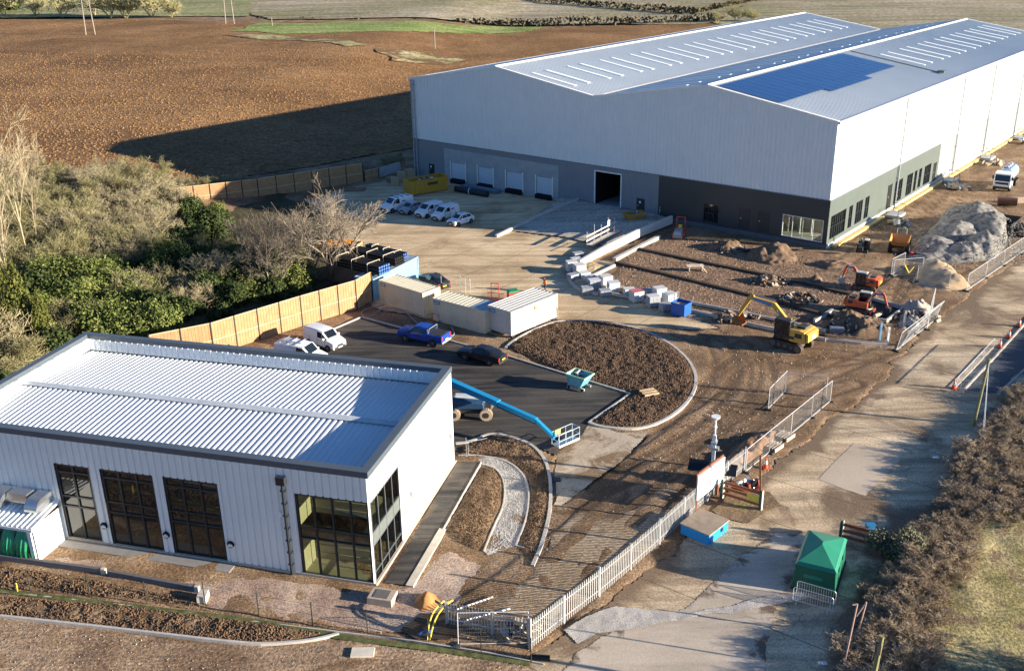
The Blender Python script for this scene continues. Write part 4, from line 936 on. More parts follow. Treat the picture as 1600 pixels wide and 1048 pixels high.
# ================================================================== VEHICLES AND MACHINES
tyre_m = mat('tyre', (.018, .018, .018), .85); rim_m = mat('wheel_rim', (.35, .35, .36), .35, .6)
vglass = glass('vehicle_glass', (.01, .014, .018), .05); red_l = mat('tail_lamp', (.45, .02, .015), .3); wht_l = mat('head_lamp', (.7, .75, .78), .2)
plate_y = mat('yellow_plate', (.75, .6, .08), .5); plate_w = mat('white_plate', (.75, .75, .72), .5); blk_pl = mat('black_plastic', (.025, .025, .027), .6)
def paint(name, c, rough=.28, dirt=.12): return mat(name, c, rough, 0, var=.03, spec=.6, dirt=dirt, dcol=(.2, .15, .1))
def wheel(par, x, y, r, w=.2):
    s = 1 if y > 0 else -1
    t = thing_part('wheel', par, (x, y, r)); mb = MB(); mb.bar((0, -w/2, 0), (0, w/2, 0), r, 18); bevel(mb.build('tyre', tyre_m, t), .03)
    mb = MB(); mb.bar((0, s*(w/2-.03), 0), (0, s*(w/2+.012), 0), r*.6, 14)
    for k in range(5):
        a = k*2*math.pi/5; mb.bar((0, s*(w/2+.012), 0), (math.cos(a)*r*.5, s*(w/2+.02), math.sin(a)*r*.5), .03, 4)
    mb.build('rim', rim_m, t); return t
def thing_part(name, par, loc=(0, 0, 0), rz=0):
    o = D.objects.new(name, None); col.objects.link(o); o.parent = par; o.location = loc; o.rotation_euler = (0, 0, rz); o.empty_display_size = .1; return o
def vehicle(name, label, cat, st, pm, side=(), top=(), wheels=(), wr=.32, group=None, bumper=blk_pl, rear_y=True, extra=None):
    """st: stations front to rear (x, half width, half roof width, z bottom, z shoulder, z top)"""
    t = thing(name, label, cat, group=group); n = len(st); vs = []
    for (x, wb, wt, zb, zs, zt) in st:
        half = [(wb*.86, zb), (wb*.99, zb+.14), (wb, (zb+zs)/2+.05), (wb*.965, zs), (wt, max(zs+.01, zt-.08)), (wt-.13, zt)]
        vs += [(x, y, z) for y, z in half]+[(x, -y, z) for y, z in half[::-1]]
    fs = []
    for i in range(n-1):
        for k in range(12): fs.append((i*12+k, i*12+(k+1) % 12, (i+1)*12+(k+1) % 12, (i+1)*12+k))
    fs.append(tuple(range(11, -1, -1))); fs.append(tuple(range((n-1)*12, n*12)))
    b = link_mesh('body', vs, fs, pm, t, True)
    for p_, q_ in ((len(fs)-2, 0), (len(fs)-1, 0)): b.data.polygons[p_].use_smooth = False
    md = b.modifiers.new('edge', 'EDGE_SPLIT'); md.split_angle = R(28)
    V = [Vector(v) for v in vs]
    def pane(quads, name, shrink=.1):
        mb = MB()
        for q in quads:
            P = [V[i] for i in q]; c = sum(P, Vector())/4; nn = (P[2]-P[0]).cross(P[3]-P[1]).normalized()
            if nn.dot(c-Vector((c.x*.9, 0, (b_mid)))) < 0: nn = -nn
            P2 = [p+(c-p)*shrink+nn*.014 for p in P]; mb.add(P2, [(0, 1, 2, 3)])
        return mb.build(name, vglass, t)
    b_mid = st[0][3]+.5
    for i in side:
        for k in (3, 7): pane([(i*12+k, i*12+k+1, (i+1)*12+k+1, (i+1)*12+k)], 'side_window', .09)
    for j, i in enumerate(top):
        pane([(i*12+5, i*12+6, (i+1)*12+6, (i+1)*12+5)], 'windscreen' if j == 0 else 'rear_window', .05)
    for x in wheels:
        for s in (-1, 1):
            w0 = max(q[1] for q in st)-.1; wheel(t, x, s*w0, wr)
            mb = MB(); mb.bar((x, s*(w0+.02), wr), (x, s*(w0+.113), wr), wr*1.16, 18); mb.build('wheel_arch', blk_pl, t)
    f, r = st[0], st[-1]; zb = f[3]
    mb = MB(); mb.box(f[0]-.12, -f[1]*.93, zb, f[0]+.05, f[1]*.93, zb+.24); mb.build('bumper', bumper, t)
    mb = MB(); mb.box(r[0]-.05, -r[1]*.93, r[3], r[0]+.12, r[1]*.93, r[3]+.22); mb.build('bumper', bumper, t)
    for s in (-1, 1):
        y0, y1 = sorted((s*f[1]*.6, s*f[1]*.93)); MB().box(f[0]-.1, y0, f[4]-.24, f[0]+.02, y1, f[4]-.04).build('headlight', wht_l, t)
        y0, y1 = sorted((s*r[1]*.78, s*r[1]*.96)); MB().box(r[0]-.02, y0, r[4]-.38, r[0]+.02, y1, r[4]-.02).build('tail_light', red_l, t)
        y0, y1 = sorted((s*(max(q[1] for q in st)-.02), s*(max(q[1] for q in st)+.17))); i = top[0]+1 if top else 2
        MB().box(st[i][0]+.25, y0, st[i][4]-.03, st[i][0]+.4, y1, st[i][4]+.14).build('wing_mirror', pm if name != 'pickup_truck' else blk_pl, t)
    ws = max(q[1] for q in st); xs_ = st[top[0]+1][0] if top else 0
    for s in (-1, 1):
        for xx in (xs_+.42, xs_-.72, xs_-1.75):
            if xx < r[0]+.2: continue
            y0, y1 = sorted((s*(ws-.02), s*(ws+.004))); MB().box(xx-.012, y0, .38, xx+.012, y1, st[3][4]-.02).build('door_seam', blk_pl, t)
        y0, y1 = sorted((s*(ws-.02), s*(ws+.03))); MB().box(xs_-.62, y0, st[3][4]-.22, xs_-.45, y1, st[3][4]-.18).build('door_handle', blk_pl, t)
    MB().box(f[0]+.05, -.26, zb+.1, f[0]+.07, .26, zb+.22).build('number_plate', plate_w, t)
    MB().box(r[0]-.07, -.26, r[3]+.28, r[0]-.055, .26, r[3]+.4).build('number_plate', plate_y, t)
    MB().box(f[0]-.02, -f[1]*.5, zb+.26, f[0]+.06, f[1]*.5, zb+.44).build('grille', blk_pl, t)
    return t
def van_big(label, pm, **k):
    return vehicle('van', label, 'van', [(2.5, .78, .6, .28, .78, .82), (2.42, .9, .74, .22, .92, .98), (1.75, .97, .82, .22, 1.1, 1.2), (1.5, .98, .82, .22, 1.14, 1.28), (.85, .99, .86, .22, 1.18, 1.92), (.1, .99, .87, .22, 1.18, 1.98), (-1.1, .99, .87, .22, 1.18, 1.98), (-2.35, .98, .86, .22, 1.18, 1.93), (-2.48, .94, .82, .24, 1.12, 1.86)],
                   pm, side=(3, 4), top=(3,), wheels=(1.6, -1.5), wr=.34, **k)
def van_small(label, pm, **k):
    return vehicle('van', label, 'van', [(2.2, .72, .58, .28, .76, .8), (2.12, .85, .7, .22, .88, .94), (1.5, .9, .76, .22, 1.04, 1.12), (1.25, .91, .77, .22, 1.08, 1.2), (.6, .92, .79, .22, 1.12, 1.75), (-.1, .92, .8, .22, 1.12, 1.84), (-1.0, .92, .8, .22, 1.12, 1.84), (-2.05, .92, .79, .22, 1.1, 1.8), (-2.18, .88, .75, .24, 1.05, 1.72)],
                   pm, side=(3, 4), top=(3,), wheels=(1.4, -1.35), wr=.31, **k)
def hatch(label, pm, name='car', L_=4.1, **k):
    s = L_/4.1
    return vehicle(name, label, 'car', [(2.0*s, .66, .5, .28, .66, .7), (1.92*s, .82, .64, .2, .76, .82), (1.3*s, .87, .7, .2, .9, .97), (1.0*s, .88, .68, .2, .94, 1.02), (.35*s, .88, .62, .2, .95, 1.42), (-.5*s, .88, .62, .2, .96, 1.47), (-1.35*s, .87, .6, .2, .97, 1.38), (-1.85*s, .84, .62, .22, .95, 1.02), (-2.02*s, .78, .6, .26, .88, .92)],
                   pm, side=(3, 4, 5), top=(3, 6), wheels=(1.28*s, -1.25*s), wr=.31, **k)
def saloon(label, pm, **k):
    return vehicle('car', label, 'car', [(2.35, .68, .5, .28, .64, .68), (2.26, .86, .66, .2, .76, .82), (1.4, .92, .72, .2, .9, .96), (1.05, .92, .7, .2, .93, 1.0), (.3, .93, .62, .2, .95, 1.4), (-.6, .93, .62, .2, .96, 1.43), (-1.35, .92, .64, .2, .98, 1.28), (-1.95, .9, .7, .22, .98, 1.04), (-2.35, .84, .68, .26, .9, .96)],
                   pm, side=(3, 4, 5), top=(3, 6), wheels=(1.4, -1.4), wr=.34, **k)
def heading(p, q): a, b = G(*p), G(*q); return math.atan2(b.y-a.y, b.x-a.x)
def mid(p, q): a, b = G(*p), G(*q); return (a+b)/2
def seat(o, rear, front, z=0, dx=0):
    c = mid(rear, front); o.location = (c.x, c.y, z+.01); o.rotation_euler = (0, 0, heading(rear, front)); return o
GV = 'vans and cars parked in the shade below the loading docks'
w1, w2 = paint('white_paint', (.8, .82, .83)), paint('silver_paint', (.33, .36, .4), .25)
v1 = seat(van_big('white van with ladder roof bars, leftmost of the shaded parked row', w1, group=GV), (640, 323), (600, 333))
for x in (-1.6, -.6, .3): MB().box(x-.04, -.85, 2.03, x+.04, .85, 2.09).box(x-.04, -.82, 1.9, x+.04, -.76, 2.05).box(x-.04, .76, 1.9, x+.04, .82, 2.05).build('roof_bar', blk_pl, v1)
seat(hatch('small silver blue hatchback squeezed between two white vans', w2, group=GV), (656, 327), (629, 336))
seat(van_small('white small van with black bumper right of the silver hatchback', w1, group=GV), (688, 331), (653, 342))
seat(van_small('white small van with rounded roof beside the short white car', w1, group=GV), (713, 335), (678, 347))
seat(hatch('short white three door car, rightmost of the shaded parked row', w1, group=GV, L_=4.), (736, 345), (703, 355))
for o_ in [x for x in D.objects if x.get('group') == GV and x['category'] == 'van']:
    for s in (-1, 1): MB().box(-.9, s*1.0-.004, 1.35, -.2, s*1.0+.004, 1.5).build('side_lettering', mat('dark_lettering', (.06, .09, .25), .6), o_)
v = seat(van_small('white van with racked roof and open rear beside the ribbed roof', w1), (520, 541), (484, 522)); v.name = 'van'
v.rotation_euler = (0, 0, heading((480, 523), (545, 545))); v.location = (*mid((478, 530), (540, 550))[:2], .03); v['label'] = 'white van with red door emblem on the asphalt car park'
MB().box(1.6, .905, .55, 1.9, .925, .85).build('door_emblem', mat('red_emblem', (.5, .03, .03), .5), v)
v = van_big('white van with grey roof bars half hidden behind the near parapet', w1); seat(v, (440, 560), (505, 572), .03)
for x in (-1.8, -.9, 0): MB().box(x-.04, -.85, 2.03, x+.04, .85, 2.08).build('roof_bar', steel_m, v)
MB().box(-2.1, -.5, 2.09, .4, -.3, 2.14).build('ladder', steel_m, v)
# pickup and black saloon
bl = paint('blue_paint', (.01, .055, .33), .2)
pk = vehicle('pickup_truck', 'bright blue double cab pickup on the asphalt in front of the cream cabins', 'pickup', [(2.6, .72, .6, .42, .9, .94), (2.52, .9, .72, .34, 1.02, 1.08), (1.6, .95, .8, .34, 1.14, 1.2), (1.25, .95, .8, .34, 1.16, 1.24), (.7, .95, .7, .34, 1.18, 1.72), (-.1, .95, .72, .34, 1.2, 1.8), (-.85, .95, .7, .34, 1.2, 1.72), (-1.0, .95, .86, .34, 1.2, 1.24), (-2.62, .93, .86, .4, 1.18, 1.22)],
             bl, side=(3, 4, 5), top=(3, 6), wheels=(1.6, -1.6), wr=.39, bumper=steel_m)
seat(pk, (702, 541), (624, 526), .03)
MB().box(-2.5, -.76, 1.225, -1.1, .76, 1.25).build('load_bed', mat('bed_liner', (.03, .03, .032), .7), pk)
MB().path([(-1.05, .8, 1.25), (-1.15, .72, 1.75), (-1.15, -.72, 1.75), (-1.05, -.8, 1.25)], .04).build('roll_bar', steel_m, pk)
sal = seat(saloon('black saloon car on the asphalt to the right of the blue pickup', paint('black_paint', (.014, .016, .02), .18)), (786, 570), (722, 555), .03)
dk_car = seat(saloon('dark car half hidden behind the leftmost cream cabin', paint('dark_grey_paint', (.03, .034, .04), .2)), (690, 452), (668, 440))
# ------------------------------------------------------------------ excavators
def beam(mb, pts, w, y=0):
    """box section arm through (x, z, half depth) nodes"""
    up_, lo = [], []
    for k, (x, z, h) in enumerate(pts):
        a = Vector(pts[max(0, k-1)][:2]); b = Vector(pts[min(len(pts)-1, k+1)][:2]); d = (b-a).normalized(); n_ = Vector((-d.y, d.x))
        up_.append((x+n_.x*h, z+n_.y*h)); lo.append((x-n_.x*h, z-n_.y*h))
    for k in range(len(pts)-1):
        mb.prism([lo[k], lo[k+1], up_[k+1], up_[k]], y-w/2, y+w/2)
def tracks(t, L_, Wd, r, tw, body):
    for s in (-1, 1):
        y = s*(Wd/2-tw/2); mb = MB(); pts = []
        for k in range(9): a = math.pi/2-math.pi*k/8; pts.append((L_/2-r+r*math.cos(a), r+r*math.sin(a)))
        for k in range(9): a = -math.pi/2-math.pi*k/8; pts.append((-L_/2+r+r*math.cos(a), r+r*math.sin(a)))
        mb.prism(pts, y-tw/2, y+tw/2)
        n = int(L_/.16)
        for k in range(n):
            x = -L_/2+r*.7+(L_-1.4*r)*k/(n-1); mb.box(x-.03, y-tw/2-.01, 2*r, x+.03, y+tw/2+.01, 2*r+.03)
        tk = mb.build('track', mat('track_steel', (.07, .055, .045), .8, .3, var=.3, dirt=.6), t)
        mb = MB(); n = 5
        for k in range(n): x = -L_/2+r+(L_-2*r)*k/(n-1); MB().bar((x, y+s*(tw/2-.02), r), (x, y+s*(tw/2+.03), r), r*.72 if k in (0, n-1) else r*.45, 12).build('track_roller', mat('roller_steel', (.14, .12, .1), .6, .3), tk)
def excavator(label, S, cm, cab_m, boom, stick, buck, yaw, dark, cabroof, logo=None, bucket_m=None, cat='excavator', name='excavator', blade=False):
    """S scale; boom and stick nodes in the house frame (x forward), buck the bucket angle"""
    t = thing(name, label, cat); t.scale = (S, S, S)
    tracks(t, 3.5, 2.5, .42, .5, cm)
    MB().box(-1.2, -.8, .3, 1.2, .8, .85, .2, .1).bar((0, 0, .8), (0, 0, 1.0), .6, 16).build('undercarriage', dark, t)
    if blade: MB().box(1.9, -1.2, .1, 2.0, 1.2, .65).box(1.2, -.5, .3, 1.95, -.35, .45).box(1.2, .35, .3, 1.95, .5, .45).build('dozer_blade', cm, t)
    h = thing_part('upper_structure', t, (0, 0, 1.0), yaw)
    mb = MB(); mb.prism([(-1.9, .1), (-1.75, 1.15), (-1.2, 1.25), (-.2, 1.2), (-.2, 0), (-1.7, 0)], -1.2, 1.2); mb.box(-.2, -1.2, 0, 1.3, -.35, .8); mb.box(-.2, .3, 0, .6, 1.2, .45)
    bevel(mb.build('engine_housing', cm, h), .07, 3)
    MB().prism([(-2.15, .25), (-2.1, 1.0), (-1.88, 1.1), (-1.88, .1)], -1.1, 1.1).build('counterweight', cm, h)
    MB().box(-1.5, -.7, 1.26, -.6, .5, 1.42, .05, .05).build('engine_cover', dark, h)
    for s in (-1, 1): MB().box(-1.5, s*1.205-.01, .5, -.8, s*1.205+.01, .95).build('vent_grille', dark, h)
    if logo: MB().box(-.75, 1.2, .28, -.1, 1.215, .55).build('side_decal', dark, h)
    # cab: posts, roof, glazing on the left
    x0, x1, y0, y1, z0, z1 = -.25, 1.35, .28, 1.2, .02, 1.85; p = .05
    mb = MB()
    for (x, y) in ((x0, y0), (x0, y1-p*2), (x1-p*2, y0), (x1-p*2, y1-p*2), (.5, y1-p*2)): mb.box(x, y, z0, x+p*2, y+p*2, z1)
    mb.box(x0, y0, z0, x1, y1, z0+.5); cab = mb.build('cab', cab_m, h)
    MB().box(x0-.05, y0-.04, z1, x1+.05, y1+.04, z1+.12, .06, .06).build('cab_roof', cabroof, cab)
    mb = MB(); g_ = .03
    mb.box(x0+g_, y0+g_, z0+.5, x1-g_, y1-g_, z1); mb.build('cab_glass', vglass, cab)
    MB().box(.2, .5, z0+.51, .7, .95, 1.1).build('seat', blk_pl, cab)
    MB().bar((-.1, .7, z1+.12), (-.1, .7, z1+.28), .07, 8).build('beacon', mat('beacon', (.8, .45, .02), .4), cab)
    mb = MB(); beam(mb, boom, .34, -.05); bo = mb.build('boom', cm, h); bevel(bo, .03)
    if logo:
        a, b = boom[2], boom[3]; mb = MB()
        for s in (-1, 1): mb.prism([(a[0]+(b[0]-a[0])*.1, a[1]+(b[1]-a[1])*.1-.13), (a[0]+(b[0]-a[0])*.85, a[1]+(b[1]-a[1])*.85-.13), (a[0]+(b[0]-a[0])*.85, a[1]+(b[1]-a[1])*.85+.13), (a[0]+(b[0]-a[0])*.1, a[1]+(b[1]-a[1])*.1+.13)], -.05+s*.18-.006, -.05+s*.18+.006)
        mb.build('boom_decal', logo, bo)
    mb = MB(); beam(mb, stick, .26, -.05); stk = mb.build('stick', cm, h); bevel(stk, .02)
    m1 = boom[len(boom)//2]
    mb = MB()
    for s in (-.28, .18): mb.bar((.9, s, .35), (m1[0]*.8, s, m1[1]*.88), .08, 8); mb.bar((.9, s, .35), ((.9+m1[0]*.8)/2, s, (.35+m1[1]*.88)/2), .11, 8)
    mb.bar((m1[0], -.05, m1[1]+m1[2]+.12), (stick[0][0], -.05, stick[0][1]+.1), .08, 8)
    mb.build('hydraulic_ram', mat('ram_steel', (.45, .46, .47), .3, .7), h)
    e = stick[-1]; bm = MB(); M_ = Matrix.Translation((e[0], -.05, e[1])) @ Matrix.Rotation(buck, 4, 'Y'); bm.xf(M_)
    prof = [(-.3, .05), (.45, .1), (.62, -.35), (.4, -.85), (-.1, -1.0)]
    inner_ = [(-.22, -.02), (.38, .02), (.52, -.35), (.32, -.76), (-.06, -.9)]
    n = len(prof); vs = [(x, -.5, z) for x, z in prof]+[(x, .5, z) for x, z in prof]+[(x, -.46, z) for x, z in inner_]+[(x, .46, z) for x, z in inner_]
    fs = [(k, k+1, n+k+1, n+k) for k in range(n-1)]+[(2*n+k+1, 2*n+k, 3*n+k, 3*n+k+1) for k in range(n-1)]
    fs += [tuple(range(n)), tuple(range(2*n-1, n-1, -1)), tuple(range(3*n-1, 2*n-1, -1)), tuple(range(3*n, 4*n))]
    bm.add(vs, fs)
    for k in range(5): bm.box(-.2, -.48+k*.215, -1.12, .0, -.38+k*.215, -.96)
    bm.build('bucket', bucket_m or dark, h)
    return t
cat_y = paint('excavator_yellow', (.60, .35, .06), .4, .3); orange = paint('excavator_orange', (.52, .09, .03), .4, .3)
dkst = mat('dark_steel', (.035, .035, .037), .55); rust = mat('rusty_bucket', (.28, .13, .06), .7, .2, var=.3, dirt=.4)
greyr = mat('cab_roof_grey', (.4, .42, .42), .5)
def fmid(o, px, py, rz, z=0): g = G(px, py); o.location = (g.x, g.y, z); o.rotation_euler = (0, 0, rz); return o
rzx = heading((1275, 545), (1195, 522))
ex = excavator('yellow crawler excavator with long boom reaching left and rusty bucket', 1.0, cat_y, dkst, [(.6, .5, .25), (1.0, 1.7, .27), (2.1, 2.75, .27), (4.6, 3.0, .17)], [(4.4, 3.3, .18), (4.75, 2.9, .22), (5.9, .8, .12)], R(35), R(4), dkst, dkst, logo=mat('blue_decal', (.1, .25, .6), .5), bucket_m=rust)
fmid(ex, 1236, 541, rzx)
MB().box(-2.17, -.5, .35, -2.155, .3, .8).build('rear_decal', mat('rear_decal', (.7, .68, .62), .5), [c for c in ex.children if c.name.startswith('upper')][0])
mini = [(.8, .4, .2), (1.3, 1.3, .2), (2.1, 2.2, .2), (3.1, 2.2, .14)]
e2 = excavator('orange mini excavator, digging inside the kerbed trench, arm reaching right', .72, orange, dkst, mini, [(2.95, 2.45, .14), (3.2, 2.15, .17), (3.9, .4, .1)], R(25), R(6), dkst, greyr, logo=mat('blue_decal', (.1, .25, .6), .5), bucket_m=dkst, blade=True)
fmid(e2, 1342, 487, heading((1325, 480), (1375, 490)))
e3 = excavator('orange mini excavator with grey bucket reaching left across the pad', .72, orange, dkst, mini, [(2.95, 2.45, .14), (3.2, 2.15, .17), (3.7, .3, .1)], R(15), R(-4), dkst, greyr, logo=mat('blue_decal', (.1, .25, .6), .5), bucket_m=steel_m, blade=True)
fmid(e3, 1352, 452, heading((1352, 456), (1300, 448)))
for s_ in (-.5, .1): MB().box(-2.18, s_, .3, -2.155, s_+.3, .75).build('rear_chevron', mat('fluoro', (.85, .7, .05), .5), [c for c in e3.children if c.name.startswith('upper')][0])
e4 = excavator('small dark green tracked digger with red hose beside the office corner', .55, paint('dark_green_paint', (.02, .045, .045), .4), dkst, mini, [(2.95, 2.45, .14), (3.2, 2.15, .17), (3.5, .9, .1)], R(25), R(0), dkst, greyr, blade=True)
fmid(e4, 1348, 392, heading((1352, 386), (1342, 402)))
# ------------------------------------------------------------------ site dumper
def big_wheel(par, x, y, r, w, name='wheel', rm=rim_m, tm=tyre_m):
    t = thing_part(name, par, (x, y, r)); mb = MB(); mb.bar((0, -w/2, 0), (0, w/2, 0), r, 20)
    for k in range(20):
        a = k*math.pi/10; mb.box(math.cos(a)*r-.04, -w/2, math.sin(a)*r-.04, math.cos(a)*r+.04, w/2, math.sin(a)*r+.04)
    mb.build('tyre', tm, t); s = 1 if y > 0 else -1; MB().bar((0, s*(w/2-.02), 0), (0, s*(w/2+.03), 0), r*.5, 14).build('rim', rm, t)
dy = paint('dumper_orange', (.55, .26, .06), .5, .4)
dm = thing('site_dumper', 'orange front tipping site dumper with empty skip facing the camera', 'dumper'); fmid(dm, 1405, 391, heading((1410, 375), (1400, 400)))
mb = MB(); mb.add([(.1, -.75, .95), (1.5, -.75, .95), (1.5, .75, .95), (.1, .75, .95), (-.35, -1.15, 2.0), (2.15, -1.15, 1.65), (2.15, 1.15, 1.65), (-.35, 1.15, 2.0)], [(0, 3, 2, 1), (0, 1, 5, 4), (1, 2, 6, 5), (2, 3, 7, 6), (3, 0, 4, 7)])
o_ = mb.build('skip', dy, dm); md = o_.modifiers.new('thick', 'SOLIDIFY'); md.thickness = .06
MB().box(-1.8, -.55, .6, .9, .55, .95).build('chassis', dkst, dm); MB().box(-2.0, -.6, .9, -.9, .6, 1.5, .1, .05).build('engine_cover', dy, dm)
MB().path([(-.75, -.55, .9), (-.75, -.55, 2.6), (-.75, .55, 2.6), (-.75, .55, .9)], .05, 8).path([(-1.2, -.55, 1.4), (-.75, -.55, 2.6)], .04).path([(-1.2, .55, 1.4), (-.75, .55, 2.6)], .04).build('roll_bar', mat('pale_green', (.35, .42, .38), .4), dm)
MB().bar((-.75, .3, 2.6), (-.75, .3, 2.8), .08, 8).build('beacon', mat('green_beacon', (.05, .5, .25), .4), dm); MB().box(-.9, -.25, 1.2, -.4, .25, 1.35).box(-.95, -.25, 1.3, -.85, .25, 1.8).build('seat', blk_pl, dm)
for x, y in ((1.0, -1.), (1.0, 1.), (-1.4, -.95), (-1.4, .95)): big_wheel(dm, x, y, .55, .45)
# ------------------------------------------------------------------ tanker lorry
tk = thing('tanker_lorry', 'white cab road tanker with blue and silver tank beside the warehouse', 'lorry'); fmid(tk, 1570, 292, heading((1577, 283), (1562, 298)))
mb = MB(); mb.prism([(1.2, .5), (3.2, .5), (3.3, 1.5), (3.05, 2.6), (1.4, 2.75), (1.2, 2.6)], -1.2, 1.2); bevel(mb.build('cab', w1, tk), .08, 3)
MB().add([(3.32, -1.05, 1.55), (3.32, 1.05, 1.55), (3.1, 1.0, 2.45), (3.1, -1.0, 2.45)], [(0, 1, 2, 3)]).build('windscreen', vglass, tk)
for s in (-1, 1): MB().box(2.0, s*1.205-.01, 1.6, 2.9, s*1.205+.01, 2.35).build('side_window', vglass, tk); MB().box(3.2, s*.95-.18, .75, 3.3, s*.95+.18, .95).build('headlight', wht_l, tk); MB().box(3.0, s*1.35-.12, 1.7, 3.12, s*1.35+.12, 2.2).build('wing_mirror', blk_pl, tk)
MB().box(3.22, -.9, 1.05, 3.31, .9, 1.35).build('grille', blk_pl, tk); MB().box(3.2, -1.15, .4, 3.36, 1.15, .68).build('bumper', blk_pl, tk)
MB().box(-3.6, -.5, .6, 1.2, .5, .9).build('chassis', dkst, tk)
mb = MB(); mb.bar((-3.6, 0, 1.95), (1.0, 0, 1.95), 1.1, 22); bevel(mb.build('tank', paint('tank_blue', (.32, .48, .66), .25), tk), .12, 3)
MB().box(-3.3, -.5, 2.95, .7, .5, 3.12).build('tank_walkway', paint('navy_paint', (.02, .06, .22), .3), tk)
for x in (-2.6, -1.2, .2): MB().bar((x, 0, 3.1), (x, 0, 3.3), .22, 12).build('tank_hatch', steel_m, tk)
for x in (2.4, -1.7, -2.9):
    for s in (-1, 1): big_wheel(tk, x, s*1.05, .5, .35)
# ------------------------------------------------------------------ ride-on roller
ro = thing('roller', 'red ride on roller parked in shade below the retaining wall', 'roller'); fmid(ro, 1061, 371, heading((1068, 360), (1056, 378)))
rp = paint('roller_red', (.6, .07, .03), .4, .1)
for x in (.95, -.95): mb = MB(); mb.bar((x, -.6, .42), (x, .6, .42), .42, 20); mb.build('drum', mat('drum_steel', (.35, .33, .3), .5, .3, dirt=.4), ro); [MB().box(x-.25, q, .35, x+.25, q+.08, .85).build('drum_frame', rp, ro) for q in (-.7, .62)]
mb = MB(); mb.prism([(.2, .6), (1.4, .65), (1.35, 1.15), (.3, 1.3)], -.5, .5); bevel(mb.build('bonnet', mat('roller_grey', (.3, .35, .42), .4), ro), .05)
MB().box(-1.4, -.6, .55, .2, .6, .95).build('chassis', rp, ro); MB().box(-.5, -.25, .95, -.05, .25, 1.2).box(-.6, -.25, 1.1, -.5, .25, 1.6).build('seat', mat('seat_yellow', (.5, .4, .06), .6), ro)
MB().path([(-.95, -.55, .9), (-.95, -.55, 2.5), (-.95, .55, 2.5), (-.95, .55, .9)], .05, 8).build('roll_bar', rp, ro)
# ------------------------------------------------------------------ boom lift
bb = paint('lift_blue', (.015, .27, .52), .3, .05)
bl_ = thing('boom_lift', 'blue telescopic boom lift with caged platform behind the white end wall', 'boom lift'); g0 = G(736, 648); bl_.location = (g0.x, g0.y, .03); hz = heading((718, 640), (768, 640)); bl_.rotation_euler = (0, 0, hz)
MB().box(-1.7, -.8, .5, 1.7, .8, .95).build('chassis', dkst, bl_)
cream = mat('cream_tyre', (.5, .38, .27), .8, dirt=.3)
for x, y in ((1.35, -1.0), (1.35, 1.0), (-1.35, -1.0), (-1.35, 1.0)): big_wheel(bl_, x, y, .5, .38, rm=dkst, tm=cream)
mb = MB(); mb.prism([(-1.9, .95), (1.2, .95), (1.1, 1.5), (-1.6, 1.75)], -1.0, -.2); bevel(mb.build('turret', mat('turret_blue', (.03, .07, .14), .3), bl_), .08, 3)
mb = MB(); mb.prism([(-1.7, .95), (1.2, .95), (1.1, 1.45), (-1.4, 1.6)], .25, 1.0); bevel(mb.build('engine_hood', mat('hood_grey', (.45, .5, .54), .3), bl_), .12, 3)
inv = (Matrix.Translation(bl_.location) @ Matrix.Rotation(hz, 4, 'Z')).inverted()
PL = G(884, 694, .35); E1 = G(846, 665, 1.7); E1.z = 1.9; T0 = G(700, 600, 2.6)
def lc(v): return inv @ Vector(v)
a_ = lc(G(690, 590, 2.6)); b_ = lc(G(838, 656, 1.9)); 
mb = MB(); mb.bar(a_, a_+(b_-a_)*.62, .36, 4); bm1 = mb.build('boom', bb, bl_); MB().bar(a_+(b_-a_)*.55, b_, .26, 4).build('inner_boom', bb, bm1)
MB().bar(a_+Vector((0, 0, -.38)), b_+Vector((0, 0, -.3)), .09, 4).build('hose_track', dkst, bm1)
c_ = lc(G(866, 683, 1.1)); MB().bar(b_, c_, .2, 4).build('jib', bb, bl_); MB().bar(b_+Vector((0, 0, -.25)), c_+Vector((0, 0, -.2)), .05, 6).build('jib_ram', steel_m, bl_)
pf = thing_part('platform', bl_, lc(G(884, 690, .25)), heading((866, 695), (905, 678))-hz)
MB().box(-1.1, -.42, 0, 1.1, .42, .06).build('platform_floor', steel_m, pf)
mb = MB()
for z in (.55, 1.1): mb.path([(-1.1, -.42, z), (1.1, -.42, z), (1.1, .42, z), (-1.1, .42, z), (-1.1, -.42, z)], .025, 6)
for x in (-1.1, -.37, .37, 1.1):
    for y in (-.42, .42): mb.bar((x, y, 0), (x, y, 1.1), .022, 6)
mb.build('guard_rail', mat('pale_blue_rail', (.4, .55, .68), .4), pf); MB().box(-.85, .3, .75, -.3, .42, 1.15).build('control_panel', mat('panel_yellow', (.75, .7, .2), .5), pf)
MB().box(-1.1, -.45, 0, 1.1, -.425, .18).build('kick_board', mat('kick_white', (.7, .72, .74), .4), pf)
